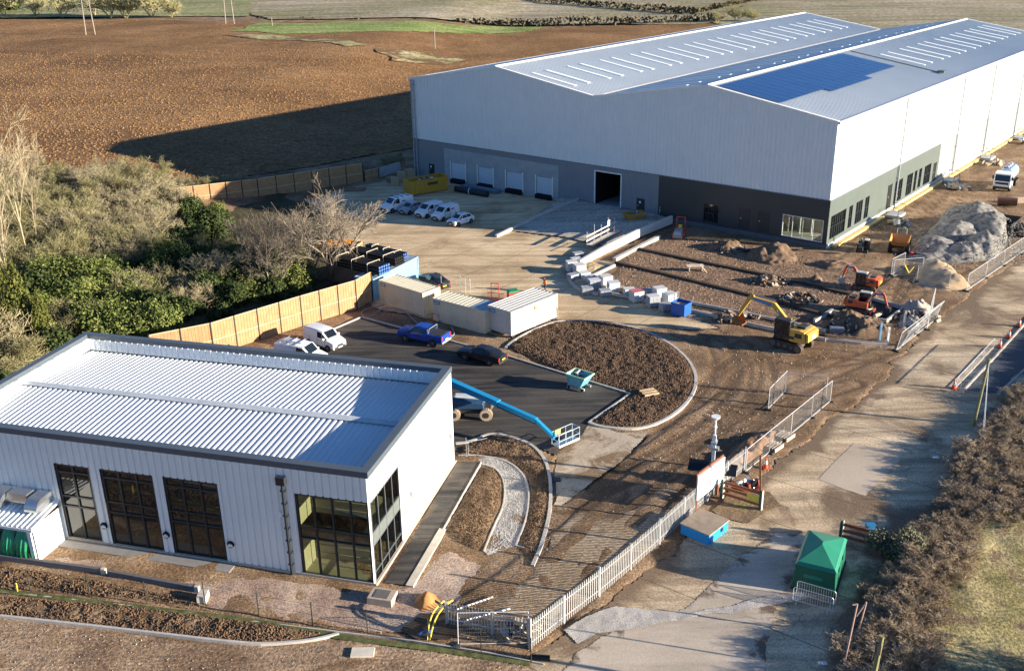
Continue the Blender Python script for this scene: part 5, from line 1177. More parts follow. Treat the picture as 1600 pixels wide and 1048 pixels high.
# ================================================================== CABINS, FENCES, SITE KIT
def LP(px, py, z=0): return G(px, py, z)
cream_m = mat('cream_steel', (.70, .63, .46), .5, 0, var=.05, dirt=.3, dcol=(.3, .24, .17), ds=.7); ivory = mat('ivory_steel', (.62, .60, .54), .5, 0, var=.04, dirt=.2, dcol=(.4, .33, .25))
skyb = mat('sky_blue_steel', (.22, .42, .60), .45, 0, var=.08, dirt=.2); labelb = mat('blue_label', (.06, .2, .45), .5)
def container(name, label, L_, Wd, H_, cm, loc, rz, cat='container', roof=None, doors=False, badge=True, ribs=.28, feet=.0):
    """x along the length, near long side at y=0, origin at the near left corner"""
    t = thing(name, label, cat, loc, rz); f = feet
    mb = MB(); clad(mb, L_-.1, f+.15, f+H_-.12, ribs, -.04, frac=.6, y=.05, x0=.1); mb.build('side_wall', cm, t)
    mb = MB().xf(Matrix.Translation((L_, 0, 0)) @ Matrix.Rotation(math.pi/2, 4, 'Z')); clad(mb, Wd-.1, f+.15, f+H_-.12, ribs, -.04, frac=.6, y=.05, x0=.1); mb.build('end_wall', cm, t)
    mb = MB(); mb.quad((L_, Wd-.05, f), (0, Wd-.05, f), (0, Wd-.05, f+H_-.1), (L_, Wd-.05, f+H_-.1)); mb.quad((.05, Wd, f), (.05, 0, f), (.05, 0, f+H_-.1), (.05, Wd, f+H_-.1)); mb.build('rear_wall', cm, t)
    mb = MB()
    for x in (0, L_-.12):
        for y in (0, Wd-.12): mb.box(x, y, f, x+.12, y+.12, f+H_)
    mb.box(.12, 0, f+H_-.14, L_-.12, .1, f+H_-.02); mb.box(.12, Wd-.1, f+H_-.14, L_-.12, Wd, f+H_-.02); mb.box(0, .12, f+H_-.14, .1, Wd-.12, f+H_-.02); mb.box(L_-.1, .12, f+H_-.14, L_, Wd-.12, f+H_-.02)
    mb.box(.12, 0, f, L_-.12, .1, f+.15); mb.box(L_-.1, .12, f, L_, Wd-.12, f+.15); mb.build('frame', cm, t)
    mb = MB(); n = int(L_/.5)
    for k in range(n):
        x = .1+(L_-.2)*k/n; w = (L_-.2)/n
        mb.quad((x, .05, f+H_-.06), (x+w*.7, .05, f+H_-.06), (x+w*.7, Wd-.05, f+H_-.06), (x, Wd-.05, f+H_-.06))
        mb.add([(x+w*.7, .05, f+H_-.06), (x+w*.78, .05, f+H_-.03), (x+w*.92, .05, f+H_-.03), (x+w, .05, f+H_-.06), (x+w*.7, Wd-.05, f+H_-.06), (x+w*.78, Wd-.05, f+H_-.03), (x+w*.92, Wd-.05, f+H_-.03), (x+w, Wd-.05, f+H_-.06)], [(0, 1, 5, 4), (1, 2, 6, 5), (2, 3, 7, 6), (0, 3, 2, 1), (4, 5, 6, 7)])
    mb.build('roof', roof or cm, t)
    if badge: MB().box(.2, -.012, f+H_-.62, 1.0, -.002, f+H_-.3).build('name_badge', labelb, t); MB().box(.3, -.016, f+H_-.5, .9, -.0125, f+H_-.42).build('badge_lettering', white_trim, t)
    if doors:
        MB().box(L_+.002, .3, f+.2, L_+.03, 1.25, f+2.1).build('door', cm, t)
        for y in (.5, .9): MB().bar((L_+.06, y, f+.2), (L_+.06, y, f+H_-.2), .025, 6).build('lock_rod', steel_m, t)
    return t
A, B = LP(594, 472), LP(662, 494); rz = math.atan2(B.y-A.y, B.x-A.x)
container('site_cabin', 'cream steel cabin nearest the timber fence, leftmost of the three', (B-A).length, 2.6, 2.6, cream_m, (A.x, A.y, 0), rz, 'cabin')
A, B = LP(677, 500), LP(758, 522); rz = math.atan2(B.y-A.y, B.x-A.x)
c2 = container('site_cabin', 'cream steel cabin with part blue grey roof, middle of the three', (B-A).length, 2.7, 2.5, cream_m, (A.x, A.y, 0), rz, 'cabin', doors=False)
L2 = (B-A).length; MB().box(L2*.74, .03, 2.505, L2, 2.67, 2.53).build('roof_sheet', mat('blue_grey_sheet', (.3, .4, .45), .4), c2)
MB().path([(.2, -.35, 0), (.2, -.35, .9), (1.1, -.35, .9), (1.1, -.35, 0)], .03, 6).build('rail', mat('rail_red', (.5, .1, .07), .5), c2)
A, B = LP(763, 518), LP(799, 530); rz = math.atan2(B.y-A.y, B.x-A.x); C_ = LP(855, 495); dC = (C_-B).length
c3 = container('site_cabin', 'white steel cabin with sunlit long side, rightmost of the three', (B-A).length, dC, 2.55, ivory, (A.x, A.y, .0), rz, 'cabin', ribs=.25, feet=.35)
Lw = (B-A).length
for y in (dC*.22, dC*.8): MB().bar((Lw+.07, y, .35), (Lw+.07, y, 2.9), .03, 6).build('lock_rod', steel_m, c3)
MB().box(Lw+.01, dC*.5, 2.1, Lw+.03, dC*.5+.3, 2.5).build('hazard_sign', mat('hazard_yellow', (.7, .6, .1), .5), c3)
for x in (.2, Lw-.5):
    for y in (.3, dC/2, dC-.6): MB().box(x, y, 0, x+.35, y+.35, .35).build('support_block', dkst, c3)
# guard rail beside the white cabin
stp = thing('access_step', 'steel access step with handrail at the end of the white cabin', 'steps'); g = G(863, 497); stp.location = (g.x, g.y, 0)
MB().box(-.5, -.5, .0, .5, .5, .3).build('tread', steel_m, stp); MB().path([(-.5, -.5, .3), (-.5, -.5, 1.3), (.5, -.5, 1.3), (.5, -.5, .3)], .03).path([(.5, .5, .3), (.5, .5, 1.3), (.5, -.5, 1.3)], .03).build('handrail', dkst, stp)
# blue container with pipe bundles on top
A, B = LP(585, 470), LP(655, 432); rzb = math.atan2(B.y-A.y, B.x-A.x)
Lb = (B-A).length; bc = container('shipping_container', 'sky blue shipping container with bundles of black pipe on its roof', Lb, 2.5, 2.5, skyb, (A.x, A.y, 0), rzb, 'container', badge=False, roof=mat('dusty_blue_roof', (.33, .4, .45), .6, dirt=.4))
A2 = LP(497, 452); bc2 = container('shipping_container', 'rust brown container end behind the timber fence under the pipe bundles', 6.0, 2.5, 2.5, mat('brown_steel', (.2, .12, .08), .6, dirt=.4), (LP(512, 442).x, LP(512, 442).y, 0), heading((512, 442), (580, 462)), 'container', badge=False)
pipe_m = mat('black_pipe', (.012, .012, .014), .4); strap_m = mat('timber_batten', (.6, .54, .42), .7); blue_end = mat('pipe_end_blue', (.05, .14, .5), .4)
def pipes(label, p, q, z, nx=5, nz=3, r=.16, ends=blue_end):
    a, b = G(*p, z), G(*q, z); L_ = (b-a).length; t = thing('pipe_bundle', label, 'pipes', (a.x, a.y, z), math.atan2(b.y-a.y, b.x-a.x), 'bundles of black drainage pipe')
    for i in range(nx):
        for j in range(nz): o = MB().bar((0, (i-nx/2+.5)*2*r, r+j*2*r), (L_, (i-nx/2+.5)*2*r, r+j*2*r), r*.98, 10).build('pipe', pipe_m, t); MB().bar((L_-.02, (i-nx/2+.5)*2*r, r+j*2*r), (L_+.03, (i-nx/2+.5)*2*r, r+j*2*r), r*.8, 10).build('pipe_end', ends, o)
    for x in (L_*.2, L_*.5, L_*.8):
        w = nx*r+.06; h = nz*2*r+.05; MB().box(x-.03, -w, h, x+.03, w, h+.05).box(x-.03, -w-.04, 0, x+.03, -w, h+.05).box(x-.03, w, 0, x+.03, w+.04, h+.05).build('batten', strap_m, t)
pipes('black pipe bundle with blue ends nearest the camera on the container roof', (520, 408), (601, 428), 2.6, 5, 3, .18)
pipes('black pipe bundle without blue caps behind the front one on the container roof', (541, 396), (625, 414), 2.6, 5, 3, .17, black_m)
pipes('small black pipe bundle farthest back on the container roof', (575, 388), (634, 403), 2.6, 3, 2, .15)
# open skip with orange stuff beyond the fence
sk = thing('tipping_skip', 'tan open container holding orange barriers behind the bare trees', 'skip'); g = G(498, 405); sk.location = (g.x, g.y, 0); sk.rotation_euler = (0, 0, heading((490, 408), (535, 412)))
MB().box(-.0, 0, 0, 5, .08, 2.).box(0, 2.3, 0, 5, 2.38, 2).box(0, .08, 0, .08, 2.3, 2).box(4.92, .08, 0, 5, 2.3, 2).box(.08, .08, .1, 4.92, 2.3, .2).build('body', mat('tan_paint', (.5, .33, .17), .6, dirt=.3), sk)
tag(MB().box(.3, .4, 1.2, 3.6, .7, 2.2, 0, .1).box(1.0, 1.0, 1.2, 4.2, 1.3, 2.1, 0, .1).build('barrier', mat('orange_plastic', (.75, .3, .02), .5)), 'bright orange plastic barriers heaped in the tan skip', 'barrier').location = (g.x+.4, g.y+.2, 0)
# ------------------------------------------------------------------ acoustic timber fences
tim = mat('fence_timber', (.40, .235, .115), .8, var=.18, vs=1.5); post_m = mat('fence_post', (.035, .03, .028), .6)
def timber_fence(label, pts, H_, bays, rail=True):
    """pts: foot pixels; bays per leg"""
    P = [G(*p) for p in pts]; o0 = P[0]; t = thing('timber_fence', label, 'fence', (o0.x, o0.y, 0))
    for (a, b, nb_) in zip(P[:-1], P[1:], bays):
        d = (b-a); l = d.length; ang = math.atan2(d.y, d.x)
        for k in range(nb_):
            x0 = l*k/nb_+.07; x1 = l*(k+1)/nb_-.07; M_ = Matrix.Translation(a-o0) @ Matrix.Rotation(ang, 4, 'Z'); h = H_ if not callable(H_) else H_(k)
            mb = MB().xf(M_); n = int((x1-x0)/.16); w = (x1-x0)/n
            for i in range(n): dz = rnd.uniform(-.015, .015); mb.box(x0+i*w+.006, -.03+(.02 if i % 2 else 0), .08, x0+(i+1)*w-.006, .03, h+dz)
            pn = mb.build('fence_panel', tim, t); [MB().xf(M_).box(x0, -.06, q, x1, -.032 if q < h else .05, q+.07).build('fence_rail', mat('pale_timber', (.6, .44, .27), .8), pn) for q in (h*.46, h)]
            MB().xf(M_).box(l*k/nb_-.06, -.08, 0, l*k/nb_+.06, .08, h+.06).build('post', post_m, t)
        MB().xf(Matrix.Translation(a-o0) @ Matrix.Rotation(ang, 4, 'Z')).box(l-.06, -.08, 0, l+.06, .08, H_+.06).build('post', post_m, t)
    return t
timber_fence('tall sunlit timber acoustic fence rising from behind the unit to the containers', [(240, 575), (335, 555), (473, 510), (558, 484), (582, 470)], 3.3, [2, 4, 3, 1])
timber_fence('long timber acoustic fence along the ploughed field, partly in warehouse shadow', [(230, 335), (280, 325), (405, 310), (568, 284)], 3.0, [2, 5, 6])
timber_fence('short low timber fence bay joining the pale panel near the warehouse', [(570, 284), (592, 279)], 1.7, [1])
tag(MB().box(0, 0, 0, 5.2, .1, 1.6).build('concrete_panel_fence', conc_wall), 'pale grey panel wall between the timber fence and warehouse corner', 'wall').matrix_world = Matrix.Translation(G(594, 277)) @ Matrix.Rotation(heading((594, 277), (645, 262)), 4, 'Z')
# ------------------------------------------------------------------ retaining wall, ramp, guard rails
rw = MB(); pale_c = mat('retaining_concrete', (.6, .57, .52), .8, var=.07)
wp = GP([(1049, 352), (1000, 371), (947, 395), (905, 416)]); a0 = Vector(wp[0]); strip_thing(rw, [(p[0]-a0.x, p[1]-a0.y) for p in wp], .35, .9, 0, zt=[.45, .35, .15, -.15])
o = tag(rw.build('retaining_wall', pale_c), 'white concrete retaining wall sloping down from the warehouse to the pallets', 'wall'); o.location = (a0.x, a0.y, 0)
kb = MB(); strip_thing(kb, GP([(903, 320), (840, 343), (775, 371)]), .35, .35, 0, zt=[.7, .35, .0]); struct(kb.build('kerb', kerb_m)); kerb([(1030, 372), (960, 408)], .5, .4, False)
kerb([(905, 412), (890, 425), (888, 440), (905, 455), (935, 462)], .2, .35); kerb([(935, 412), (960, 417), (920, 436)], .25, .35, False); kerb([(920, 436), (958, 442), (935, 460)], .25, .35, False)
SANDY = GP([(905, 414), (920, 408), (950, 416), (925, 432), (945, 440), (932, 456), (906, 450), (893, 438), (893, 425)])
grid_sheet('sand_patch', SANDY, .12, lambda X, Y, d: .05+np.clip(d, 0, .8)*.35*fbm(X, Y, 1., 3), mat('sand', (.5, .38, .22), .95, var=.2, vs=1.5, bs=8))
RAMP = [WP(25.2, .0), WP(39, -.1)]+GP([(1046, 349), (1000, 368), (953, 388), (880, 372), (800, 362)])
def rampz(X, Y, d):
    u = (np.stack([X, Y], -1)-np.array(WP(0, 0))) @ np.array([wc.x, wc.y]); return .03+.62*K*np.clip(1+u/(16*K), 0, 1)
grid_sheet('ramp', RAMP, .5, rampz, gmat('ramp_concrete', [(.40, .36, .3), (.48, .43, .36), (.55, .5, .43)], s=.5, fine=6., bst=.2, bdist=.02, mud=(.25, .19, .14), mudthr=(.6, .8), muds=.2, stretch=(.5, (.06, .8, 1), .5), joint=[(-WH_T, 6., 0.)]))
def guard(label, p, q, z=0, H_=1.1, name='guard_rail', m_=None, mesh=False, group=None, n=3):
    a, b = G(*p), G(*q); l = (b-a).length; t = thing(name, label, 'railing', (a.x, a.y, z), math.atan2(b.y-a.y, b.x-a.x), group)
    for k in range(n): MB().bar((l*k/(n-1), 0, 0), (l*k/(n-1), 0, H_), .035, 6).build('post', m_ or steel_m, t)
    for zz in (H_*.5, H_): MB().bar((0, 0, zz), (l, 0, zz), .03, 6).build('rail', m_ or steel_m, t)
    return t
guard('galvanised guard rail on top of the white retaining wall', (948, 398), (975, 386), .5); guard('galvanised guard rail where the ramp meets the office wall', (1030, 344), (1050, 338), .8)
sc_ = thing('edge_scaffold', 'tubular scaffold edge guard with white sheet at the ramp foot', 'scaffold'); a, b = G(917, 388), G(960, 365); sc_.location = (a.x, a.y, 0); sc_.rotation_euler = (0, 0, math.atan2(b.y-a.y, b.x-a.x)); l = (b-a).length
for k in range(5): MB().bar((l*k/4, 0, 0), (l*k/4, 0, 2.2+(k % 2)*.5), .035, 6).build('pole', steel_m, sc_); MB().bar((l*k/4, -.9, 0), (l*k/4, -.9, 1.6), .03, 6).build('pole', mat('pole_red', (.45, .2, .16), .5), sc_)
MB().box(-.2, -.05, .9, l+.3, -.0, 1.1).box(-.2, -.05, 1.5, l+.3, 0, 1.65).box(-.2, -.95, .5, l+.3, .0, .56).build('scaffold_board', mat('board_pale', (.6, .55, .46), .7), sc_)
MB().box(l*.72, -.08, 1.5, l*.72+.8, -.05, 2.3).build('notice_sheet', white_trim, sc_)
# yellow roll-off skip, pallets, rolls
def open_skip(name, label, L_, Wd, H_, cm, px, rz, splay=.0, ribs=True, z=0):
    t = thing(name, label, 'skip'); g = G(*px); t.location = (g.x, g.y, z); t.rotation_euler = (0, 0, rz); s = splay; mb = MB()
    mb.add([(s, s*.3, .15), (L_-s, s*.3, .15), (L_-s, Wd-s*.3, .15), (s, Wd-s*.3, .15), (0, 0, H_), (L_, 0, H_), (L_, Wd, H_), (0, Wd, H_)], [(0, 1, 2, 3), (0, 4, 5, 1), (1, 5, 6, 2), (2, 6, 7, 3), (3, 7, 4, 0)])
    o = mb.build('body', cm, t); md = o.modifiers.new('thick', 'SOLIDIFY'); md.thickness = .07; md.offset = 0
    if ribs:
        for k in range(1, int(L_/.8)): x = L_*k/int(L_/.8); MB().box(x-.06, -.09, .15, x+.06, -.04, H_).build('rib', cm, t)
    MB().box(-.06, -.09, H_-.02, L_+.06, .0, H_+.1).box(-.06, Wd, H_-.02, L_+.06, Wd+.09, H_+.1).box(-.06, 0, H_-.02, .0, Wd, H_+.1).box(L_, 0, H_-.02, L_+.06, Wd, H_+.1).build('rim', cm, t); return t
yel = mat('skip_yellow', (.52, .28, .03), .5, var=.08, dirt=.5, dcol=(.2, .13, .05))
def rubble(name, label, cat, loc, rx, ry, h, n, mats, size=.3, seed=1, rz=0):
    rn = random.Random(seed); t = thing(name, label, cat, loc, rz)
    for mi, m_ in enumerate(mats):
        mb = MB()
        for k in range(n//len(mats)):
            r = rn.random()**.5; a = rn.uniform(0, 6.28); x, y = rx*r*math.cos(a), ry*r*math.sin(a); z = h*(1-r*r)*rn.uniform(.5, 1); s = size*rn.uniform(.3, 1)
            mb.xf(Matrix.Translation((x, y, z)) @ Matrix.Rotation(rn.uniform(0, 3), 4, Vector((rn.random(), rn.random(), rn.random()+.01)))); mb.box(-s, -s*.6, -s*.25, s, s*.6, s*.25)
        mb.build('rubble', m_, t)['kind'] = 'stuff'
    return t
rzs = heading((645, 306), (703, 296)); ys = open_skip('roll_off_skip', 'large yellow roll off skip full of rubbish against the dock wall', (G(703, 298)-G(643, 307)).length, 2.4, 2.2, yel, (643, 307), rzs)
MB().box(2.9, -.1, 1.3, 4.7, -.095, 1.75).build('side_lettering', mat('lettering_dark', (.08, .07, .02), .6), ys)
g = ys.location; c = Matrix.Rotation(rzs, 3, 'Z') @ Vector((3.2, 1.2, 1.6)); rubble('rubbish_heap', 'mixed rubbish heaped inside the yellow roll off skip', 'rubbish', (g.x+c.x, g.y+c.y, 1.5), 2.6, 1., .7, 60, [mat('rub_white', (.6, .62, .64), .7), mat('rub_brown', (.2, .13, .08), .9), mat('rub_blue', (.1, .25, .5), .5)], .35, 3, rzs)
wood_m = mat('pallet_wood', (.5, .37, .23), .85, var=.2)
def pallet(label, loc, rz, group=None, sc=1., m_=None, n=1, name='pallet'):
    t = thing(name, label, 'pallet', loc, rz, group, sc)
    for k in range(n):
        z = k*.15; mb = MB()
        for i in range(5): mb.box(-.6, -.5+i*.22, z+.11, .6, -.4+i*.22, z+.135)
        mb.build('deck_boards', m_ or wood_m, t)
        for i in range(3): MB().box(-.6, -.5+i*.45, z, .6, -.4+i*.45, z+.109).build('bearer', m_ or wood_m, t)
    return t
gp_ = 'pallet stacks beside the yellow skip'
for k, (px, py, n) in enumerate([(618, 290, 8), (628, 284, 10), (640, 278, 9), (612, 284, 5)]):
    g = G(px, py); pallet(['stack of wooden pallets nearest the camera left of the yellow skip', 'tall stack of wooden pallets behind the yellow skip', 'stack of wooden pallets against the warehouse corner', 'low stack of pallets farthest left by the pale panel wall'][k], (g.x, g.y, 0), .3*k, gp_, 1.1, None, n, 'pallet_stack')
g = G(555, 297); tag(MB().box(-1.6, -1, 0, 1.6, 1, .12).box(-1.5, -.9, .121, 1.4, .8, .2).build('timber_stack', mat('brown_boards', (.24, .15, .1), .8)), 'flat stack of brown boards at the foot of the timber fence', 'boards').location = (g.x, g.y, .03)
rr_ = thing('membrane_roll', 'long black rolled membrane lying on the ground below the dock doors', 'roll'); a, b = G(712, 299), G(762, 308); rr_.location = (a.x, a.y, 0); rr_.rotation_euler = (0, 0, math.atan2(b.y-a.y, b.x-a.x)); l = (b-a).length
MB().bar((0, 0, .45), (l, 0, .45), .45, 16).build('roll', mat('black_roll', (.018, .02, .025), .5), rr_); MB().bar((l*.45, 0, .45), (l*.47, 0, .45), .47, 16).build('tie_band', white_trim, rr_)
a, b = G(720, 294), G(775, 304); l = (b-a).length; o = tag(MB().box(0, 0, 0, l, 1.2, .5).build('wrapped_bale', mat('blue_wrap', (.14, .19, .25), .4)), 'blue grey wrapped sheets lying behind the black roll', 'package'); o.location = (a.x, a.y, 0); o.rotation_euler = (0, 0, math.atan2(b.y-a.y, b.x-a.x))
o = open_skip('builders_skip', 'small orange brown skip loaded with debris on the shaded ramp', 2.9, 1.6, .95, mat('skip_orange', (.45, .24, .05), .6, dirt=.4), (980, 352), heading((980, 352), (1012, 348)), .45, False, .42)
g = G(994, 345); rubble('rubbish_heap', 'debris heaped inside the small orange brown skip', 'rubbish', (g.x, g.y, .9), 1.1, .6, .5, 30, [mat('rub_white', (.6, .62, .64), .7), mat('rub_brown', (.2, .13, .08), .9), mat('rub_blue', (.1, .25, .5), .5)], .25, 5)
# pallets of blocks and paving along the kerb
blk_white = mat('wrapped_blocks', (.62, .62, .6), .5, var=.1, vs=3); blk_grey = mat('grey_blocks', (.33, .35, .38), .8, var=.2, vs=4); blk_red = mat('red_wrap', (.55, .16, .17), .5)
PK = [(903, 403, 0, 'dark block pack beside the foot of the retaining wall', 1), (900, 412, 0, 'white wrapped pack leaning near the curved kerb', 0), (893, 423, 1, 'white wrapped pack of kerbs on the outside of the curve', 0), (905, 428, 1, 'long white wrapped pack along the curved kerb', 0), (895, 437, 0, 'shaded grey pack at the left end of the row', 1),
      (912, 434, 0, 'white pack where the row turns right', 0), (922, 440, 0, 'low white pack behind the paired stacks', 0), (936, 441, 0, 'white pack against the front kerb', 0), (946, 446, 1, 'white pack standing at the right end of the front kerb group', 0), (928, 452, 1, 'tall banded pack of paving with grey side', 1),
      (917, 458, 0, 'low dark pack in front of the tall banded paving', 1), (958, 456, 1, 'bright white topped pack second right of the banded paving', 0), (945, 462, 0, 'dark sided pack below the bright white topped one', 1), (983, 460, 0, 'flat white bags left of the red wrapped pack', 0), (994, 470, 1, 'red and white wrapped pack of paving', 2),
      (1010, 462, 0, 'small grey pack with steel hook behind the red one', 1), (1020, 478, 1, 'blue grey topped pack right of the red one', 1), (1030, 465, 1, 'white topped pack with dark side behind the blue grey one', 0), (1040, 484, 0, 'grey pack in front of the white stacks', 1), (1045, 474, 1, 'white topped stack next to the blue skip', 0)]
for px, py, hh, lab, mi in PK:
    g = G(px, py); t = thing('block_pack', lab, 'block pack', (g.x, g.y, 0), rnd.uniform(.1, .6), 'packs of blocks and kerbs along the yard edge'); h = .75+.45*hh; w_ = rnd.uniform(.45, .6)
    for k in range(3): MB().box(-.6+k*.5, -w_, 0, -.5+k*.5, w_, .1).build('bearer', wood_m, t)
    mb = MB(); rows = 3+hh
    for r_ in range(rows):
        for c_ in range(3): mb.box(-.6+c_*.42, -w_, .1+r_*(h-.1)/rows, -.6+c_*.42+.4, w_, .1+(r_+1)*(h-.1)/rows-.015)
    mb.build('blocks', [blk_white, blk_grey, blk_white][mi], t)
    if mi == 2 or hh: MB().box(-.63, -w_-.02, h-.0, .67, w_+.02, h+.02).build('top_wrap', blk_red if mi == 2 else blk_white, t)
bs = open_skip('tool_chest', 'navy and bright blue open site bin at the end of the block packs', 1.6, 1.4, 1.35, mat('bin_blue', (.015, .1, .42), .45), (1048, 492), heading((1048, 492), (1064, 496)), .0, False)
MB().box(1.605, .3, .8, 1.615, 1.1, 1.0).build('side_lettering', white_trim, bs); MB().box(.1, .1, 1.1, 1.5, 1.3, 1.2).build('contents', wood_m, bs)
guard('small galvanised stillage frame behind the blue site bin', (1052, 478), (1060, 476), .2, 1.3)
# ------------------------------------------------------------------ person
def person(label, px, rz):
    g = G(*px); t = thing('person', label, 'person', (g.x, g.y, 0), rz)
    J = {'pel': (0, 0, .95), 'sp': (0.02, 0, 1.15), 'ch': (.05, 0, 1.38), 'nk': (.08, 0, 1.52), 'hd': (.12, 0, 1.64), 'ht': (.12, 0, 1.76), 'lh': (0, .1, .9), 'lk': (.1, .11, .5), 'la': (-.06, .11, .1), 'lt': (.1, .12, .05),
         'rh': (0, -.1, .9), 'rk': (.02, -.11, .5), 'ra': (-.2, -.11, .13), 'rt': (-.05, -.12, .05), 'ls': (.05, .2, 1.42), 'le': (.0, .26, 1.14), 'lw': (.18, .25, .98), 'rs': (.05, -.2, 1.42), 're': (.02, -.27, 1.14), 'rw': (.22, -.24, 1.0), 'lf': (.26, .24, .95), 'rf': (.3, -.23, .97)}
    rad = {'pel': .15, 'sp': .14, 'ch': .17, 'nk': .06, 'hd': .1, 'ht': .07, 'lh': .1, 'lk': .07, 'la': .05, 'lt': .04, 'rh': .1, 'rk': .07, 'ra': .05, 'rt': .04, 'ls': .08, 'le': .055, 'lw': .04, 'rs': .08, 're': .055, 'rw': .04, 'lf': .035, 'rf': .035}
    E_ = [('pel', 'sp'), ('sp', 'ch'), ('ch', 'nk'), ('nk', 'hd'), ('hd', 'ht'), ('pel', 'lh'), ('lh', 'lk'), ('lk', 'la'), ('la', 'lt'), ('pel', 'rh'), ('rh', 'rk'), ('rk', 'ra'), ('ra', 'rt'), ('ch', 'ls'), ('ls', 'le'), ('le', 'lw'), ('lw', 'lf'), ('ch', 'rs'), ('rs', 're'), ('re', 'rw'), ('rw', 'rf')]
    ks = list(J); me = D.meshes.new('body'); me.from_pydata([J[k] for k in ks], [(ks.index(a), ks.index(b)) for a, b in E_], []); o = D.objects.new('body', me); col.objects.link(o); o.parent = t
    md = o.modifiers.new('skin', 'SKIN'); 
    if not me.skin_vertices: me.attributes.new
    try:
        sv = me.skin_vertices[0].data
    except Exception:
        bpy.context.view_layer.objects.active = o; bpy.ops.mesh.customdata_skin_add(); sv = me.skin_vertices[0].data
    for k, v_ in zip(ks, sv): v_.radius = (rad[k], rad[k])
    sv[0].use_root = True
    md2 = o.modifiers.new('sub', 'SUBSURF'); md2.levels = md2.render_levels = 2
    me.materials.append(mat('skin_and_trousers', (.03, .03, .04), .8)); 
    MB().ball((.13, 0, 1.66), .105, 1.15).build('face', mat('skin', (.4, .24, .17), .6), t)
    mb = MB(); mb.ball((.12, 0, 1.70), .13, .85); mb.build('helmet', mat('helmet_dark', (.25, .05, .03), .4), t)
    mb = MB(); 
    prof = [(1.0, .2, .15), (1.2, .19, .15), (1.4, .23, .16), (1.5, .14, .1)]; n = 12; vs = []
    for z, ry, rx in prof:
        for k in range(n): a = 2*math.pi*k/n; vs.append((.03+(z-1)*.06+rx*1.12*math.cos(a), ry*1.12*math.sin(a), z))
    mb.add(vs, [(i*n+k, i*n+(k+1) % n, (i+1)*n+(k+1) % n, (i+1)*n+k) for i in range(len(prof)-1) for k in range(n)]); mb.build('hi_vis_vest', mat('hi_vis_orange', (.85, .22, .03), .6), t)
    for s in (-1, 1): MB().bar((.05, s*.2, 1.42), (.0, s*.27, 1.14), .075, 8, .06).build('sleeve', mat('hi_vis_orange', (.85, .22, .03), .6), t)
    return t
person('person in orange hi vis vest and dark trousers walking across the yard', (852, 457), R(200))
# red barrier behind the middle cabin, green wheelie lid
rb = thing('pedestrian_barrier', 'red plastic mesh barrier standing behind the cream and white cabins', 'barrier'); a, b = G(762, 470), G(782, 472); rb.location = (a.x, a.y, 0); l = (b-a).length; rb.rotation_euler = (0, 0, math.atan2(b.y-a.y, b.x-a.x))
rm_ = mat('barrier_red', (.75, .05, .04), .5); MB().path([(l*.3, 0, 0), (l*.3, 0, 2.1), (l*.9, 0, 2.1), (l*.9, 0, 0)], .05, 6).path([(0, 0, 1.0), (l*1.3, 0, 1.0)], .04, 6).path([(0, 0, .1), (l*1.3, 0, .1)], .04, 6).build('frame', rm_, rb)
mb = MB(); [mb.bar((x, 0, .1), (x, 0, 1.0), .015, 4) for x in np.arange(0, l*1.3, .12)]; mb.build('mesh_infill', rm_, rb)
g = G(802, 470); t = thing('wheelie_bin', 'green lidded bin behind the white cabin', 'bin', (g.x, g.y, 0), .3); MB().box(-.6, -.4, .15, .6, .4, 1.1).build('bin_body', mat('bin_red', (.4, .06, .05), .6), t); MB().prism([(-.65, 1.1), (.65, 1.1), (.5, 1.3), (-.5, 1.3)], -.45, .45).build('bin_lid', mat('bin_green', (.02, .25, .12), .5), t)
for k, (p, q) in enumerate((((690, 455), (720, 458)), ((720, 455), (735, 462)))): guard(['white wire guard rail behind the leftmost cabin', 'white wire guard rail at the gap between the cream cabins'][k], p, q, 0, 1.9)
# turquoise tipping skip and loose pallet
ts = thing('tipping_hopper', 'turquoise tipping hopper of rubbish on the asphalt beside the soil island', 'hopper'); g = G(905, 606); ts.location = (g.x, g.y, .03); ts.rotation_euler = (0, 0, heading((889, 600), (912, 607)))
mb = MB(); mb.prism([(-.8, .35), (.6, .35), (1.1, 1.5), (-.95, 1.5)], -.7, .7, 'xz'); 
mb = MB(); mb.add([(-.8, -.6, .35), (.5, -.6, .35), (.5, .6, .35), (-.8, .6, .35), (-.95, -.75, 1.35), (1.05, -.75, 1.35), (1.05, .75, 1.35), (-.95, .75, 1.35)], [(0, 3, 2, 1), (0, 1, 5, 4), (1, 2, 6, 5), (2, 3, 7, 6), (3, 0, 4, 7)])
o = mb.build('body', mat('turquoise_paint', (.16, .45, .52), .45, dirt=.2), ts); md = o.modifiers.new('t', 'SOLIDIFY'); md.thickness = .05
MB().box(-1.0, -.8, 1.3, -.9, .8, 1.42).box(1.0, -.8, 1.3, 1.1, .8, 1.42).box(-.9, -.8, 1.3, 1.0, -.72, 1.42).box(-.9, .72, 1.3, 1.0, .8, 1.42).build('rim', mat('lime_rim', (.45, .65, .4), .5), ts)
for s in (-1, 1): MB().box(-.9, s*.5-.08, .1, .9, s*.5+.08, .3).build('fork_pocket', steel_m, ts)
for x, y in ((-.7, -.6), (-.7, .6), (.7, -.6), (.7, .6)): MB().bar((x, y-.04, .12), (x, y+.04, .12), .12, 10).build('castor', tyre_m, ts)
g = G(904, 602); rubble('rubbish_heap', 'bags and offcuts inside the turquoise tipping hopper', 'rubbish', (g.x, g.y+.2, 1.0), .7, .5, .35, 24, [mat('rub_white', (.6, .62, .64), .7), mat('rub_dark', (.04, .045, .05), .7)], .25, 8)
g = G(1014, 618); pallet('loose wooden pallet lying on the soil of the round island', (g.x, g.y, .28), .35, sc=1.15)
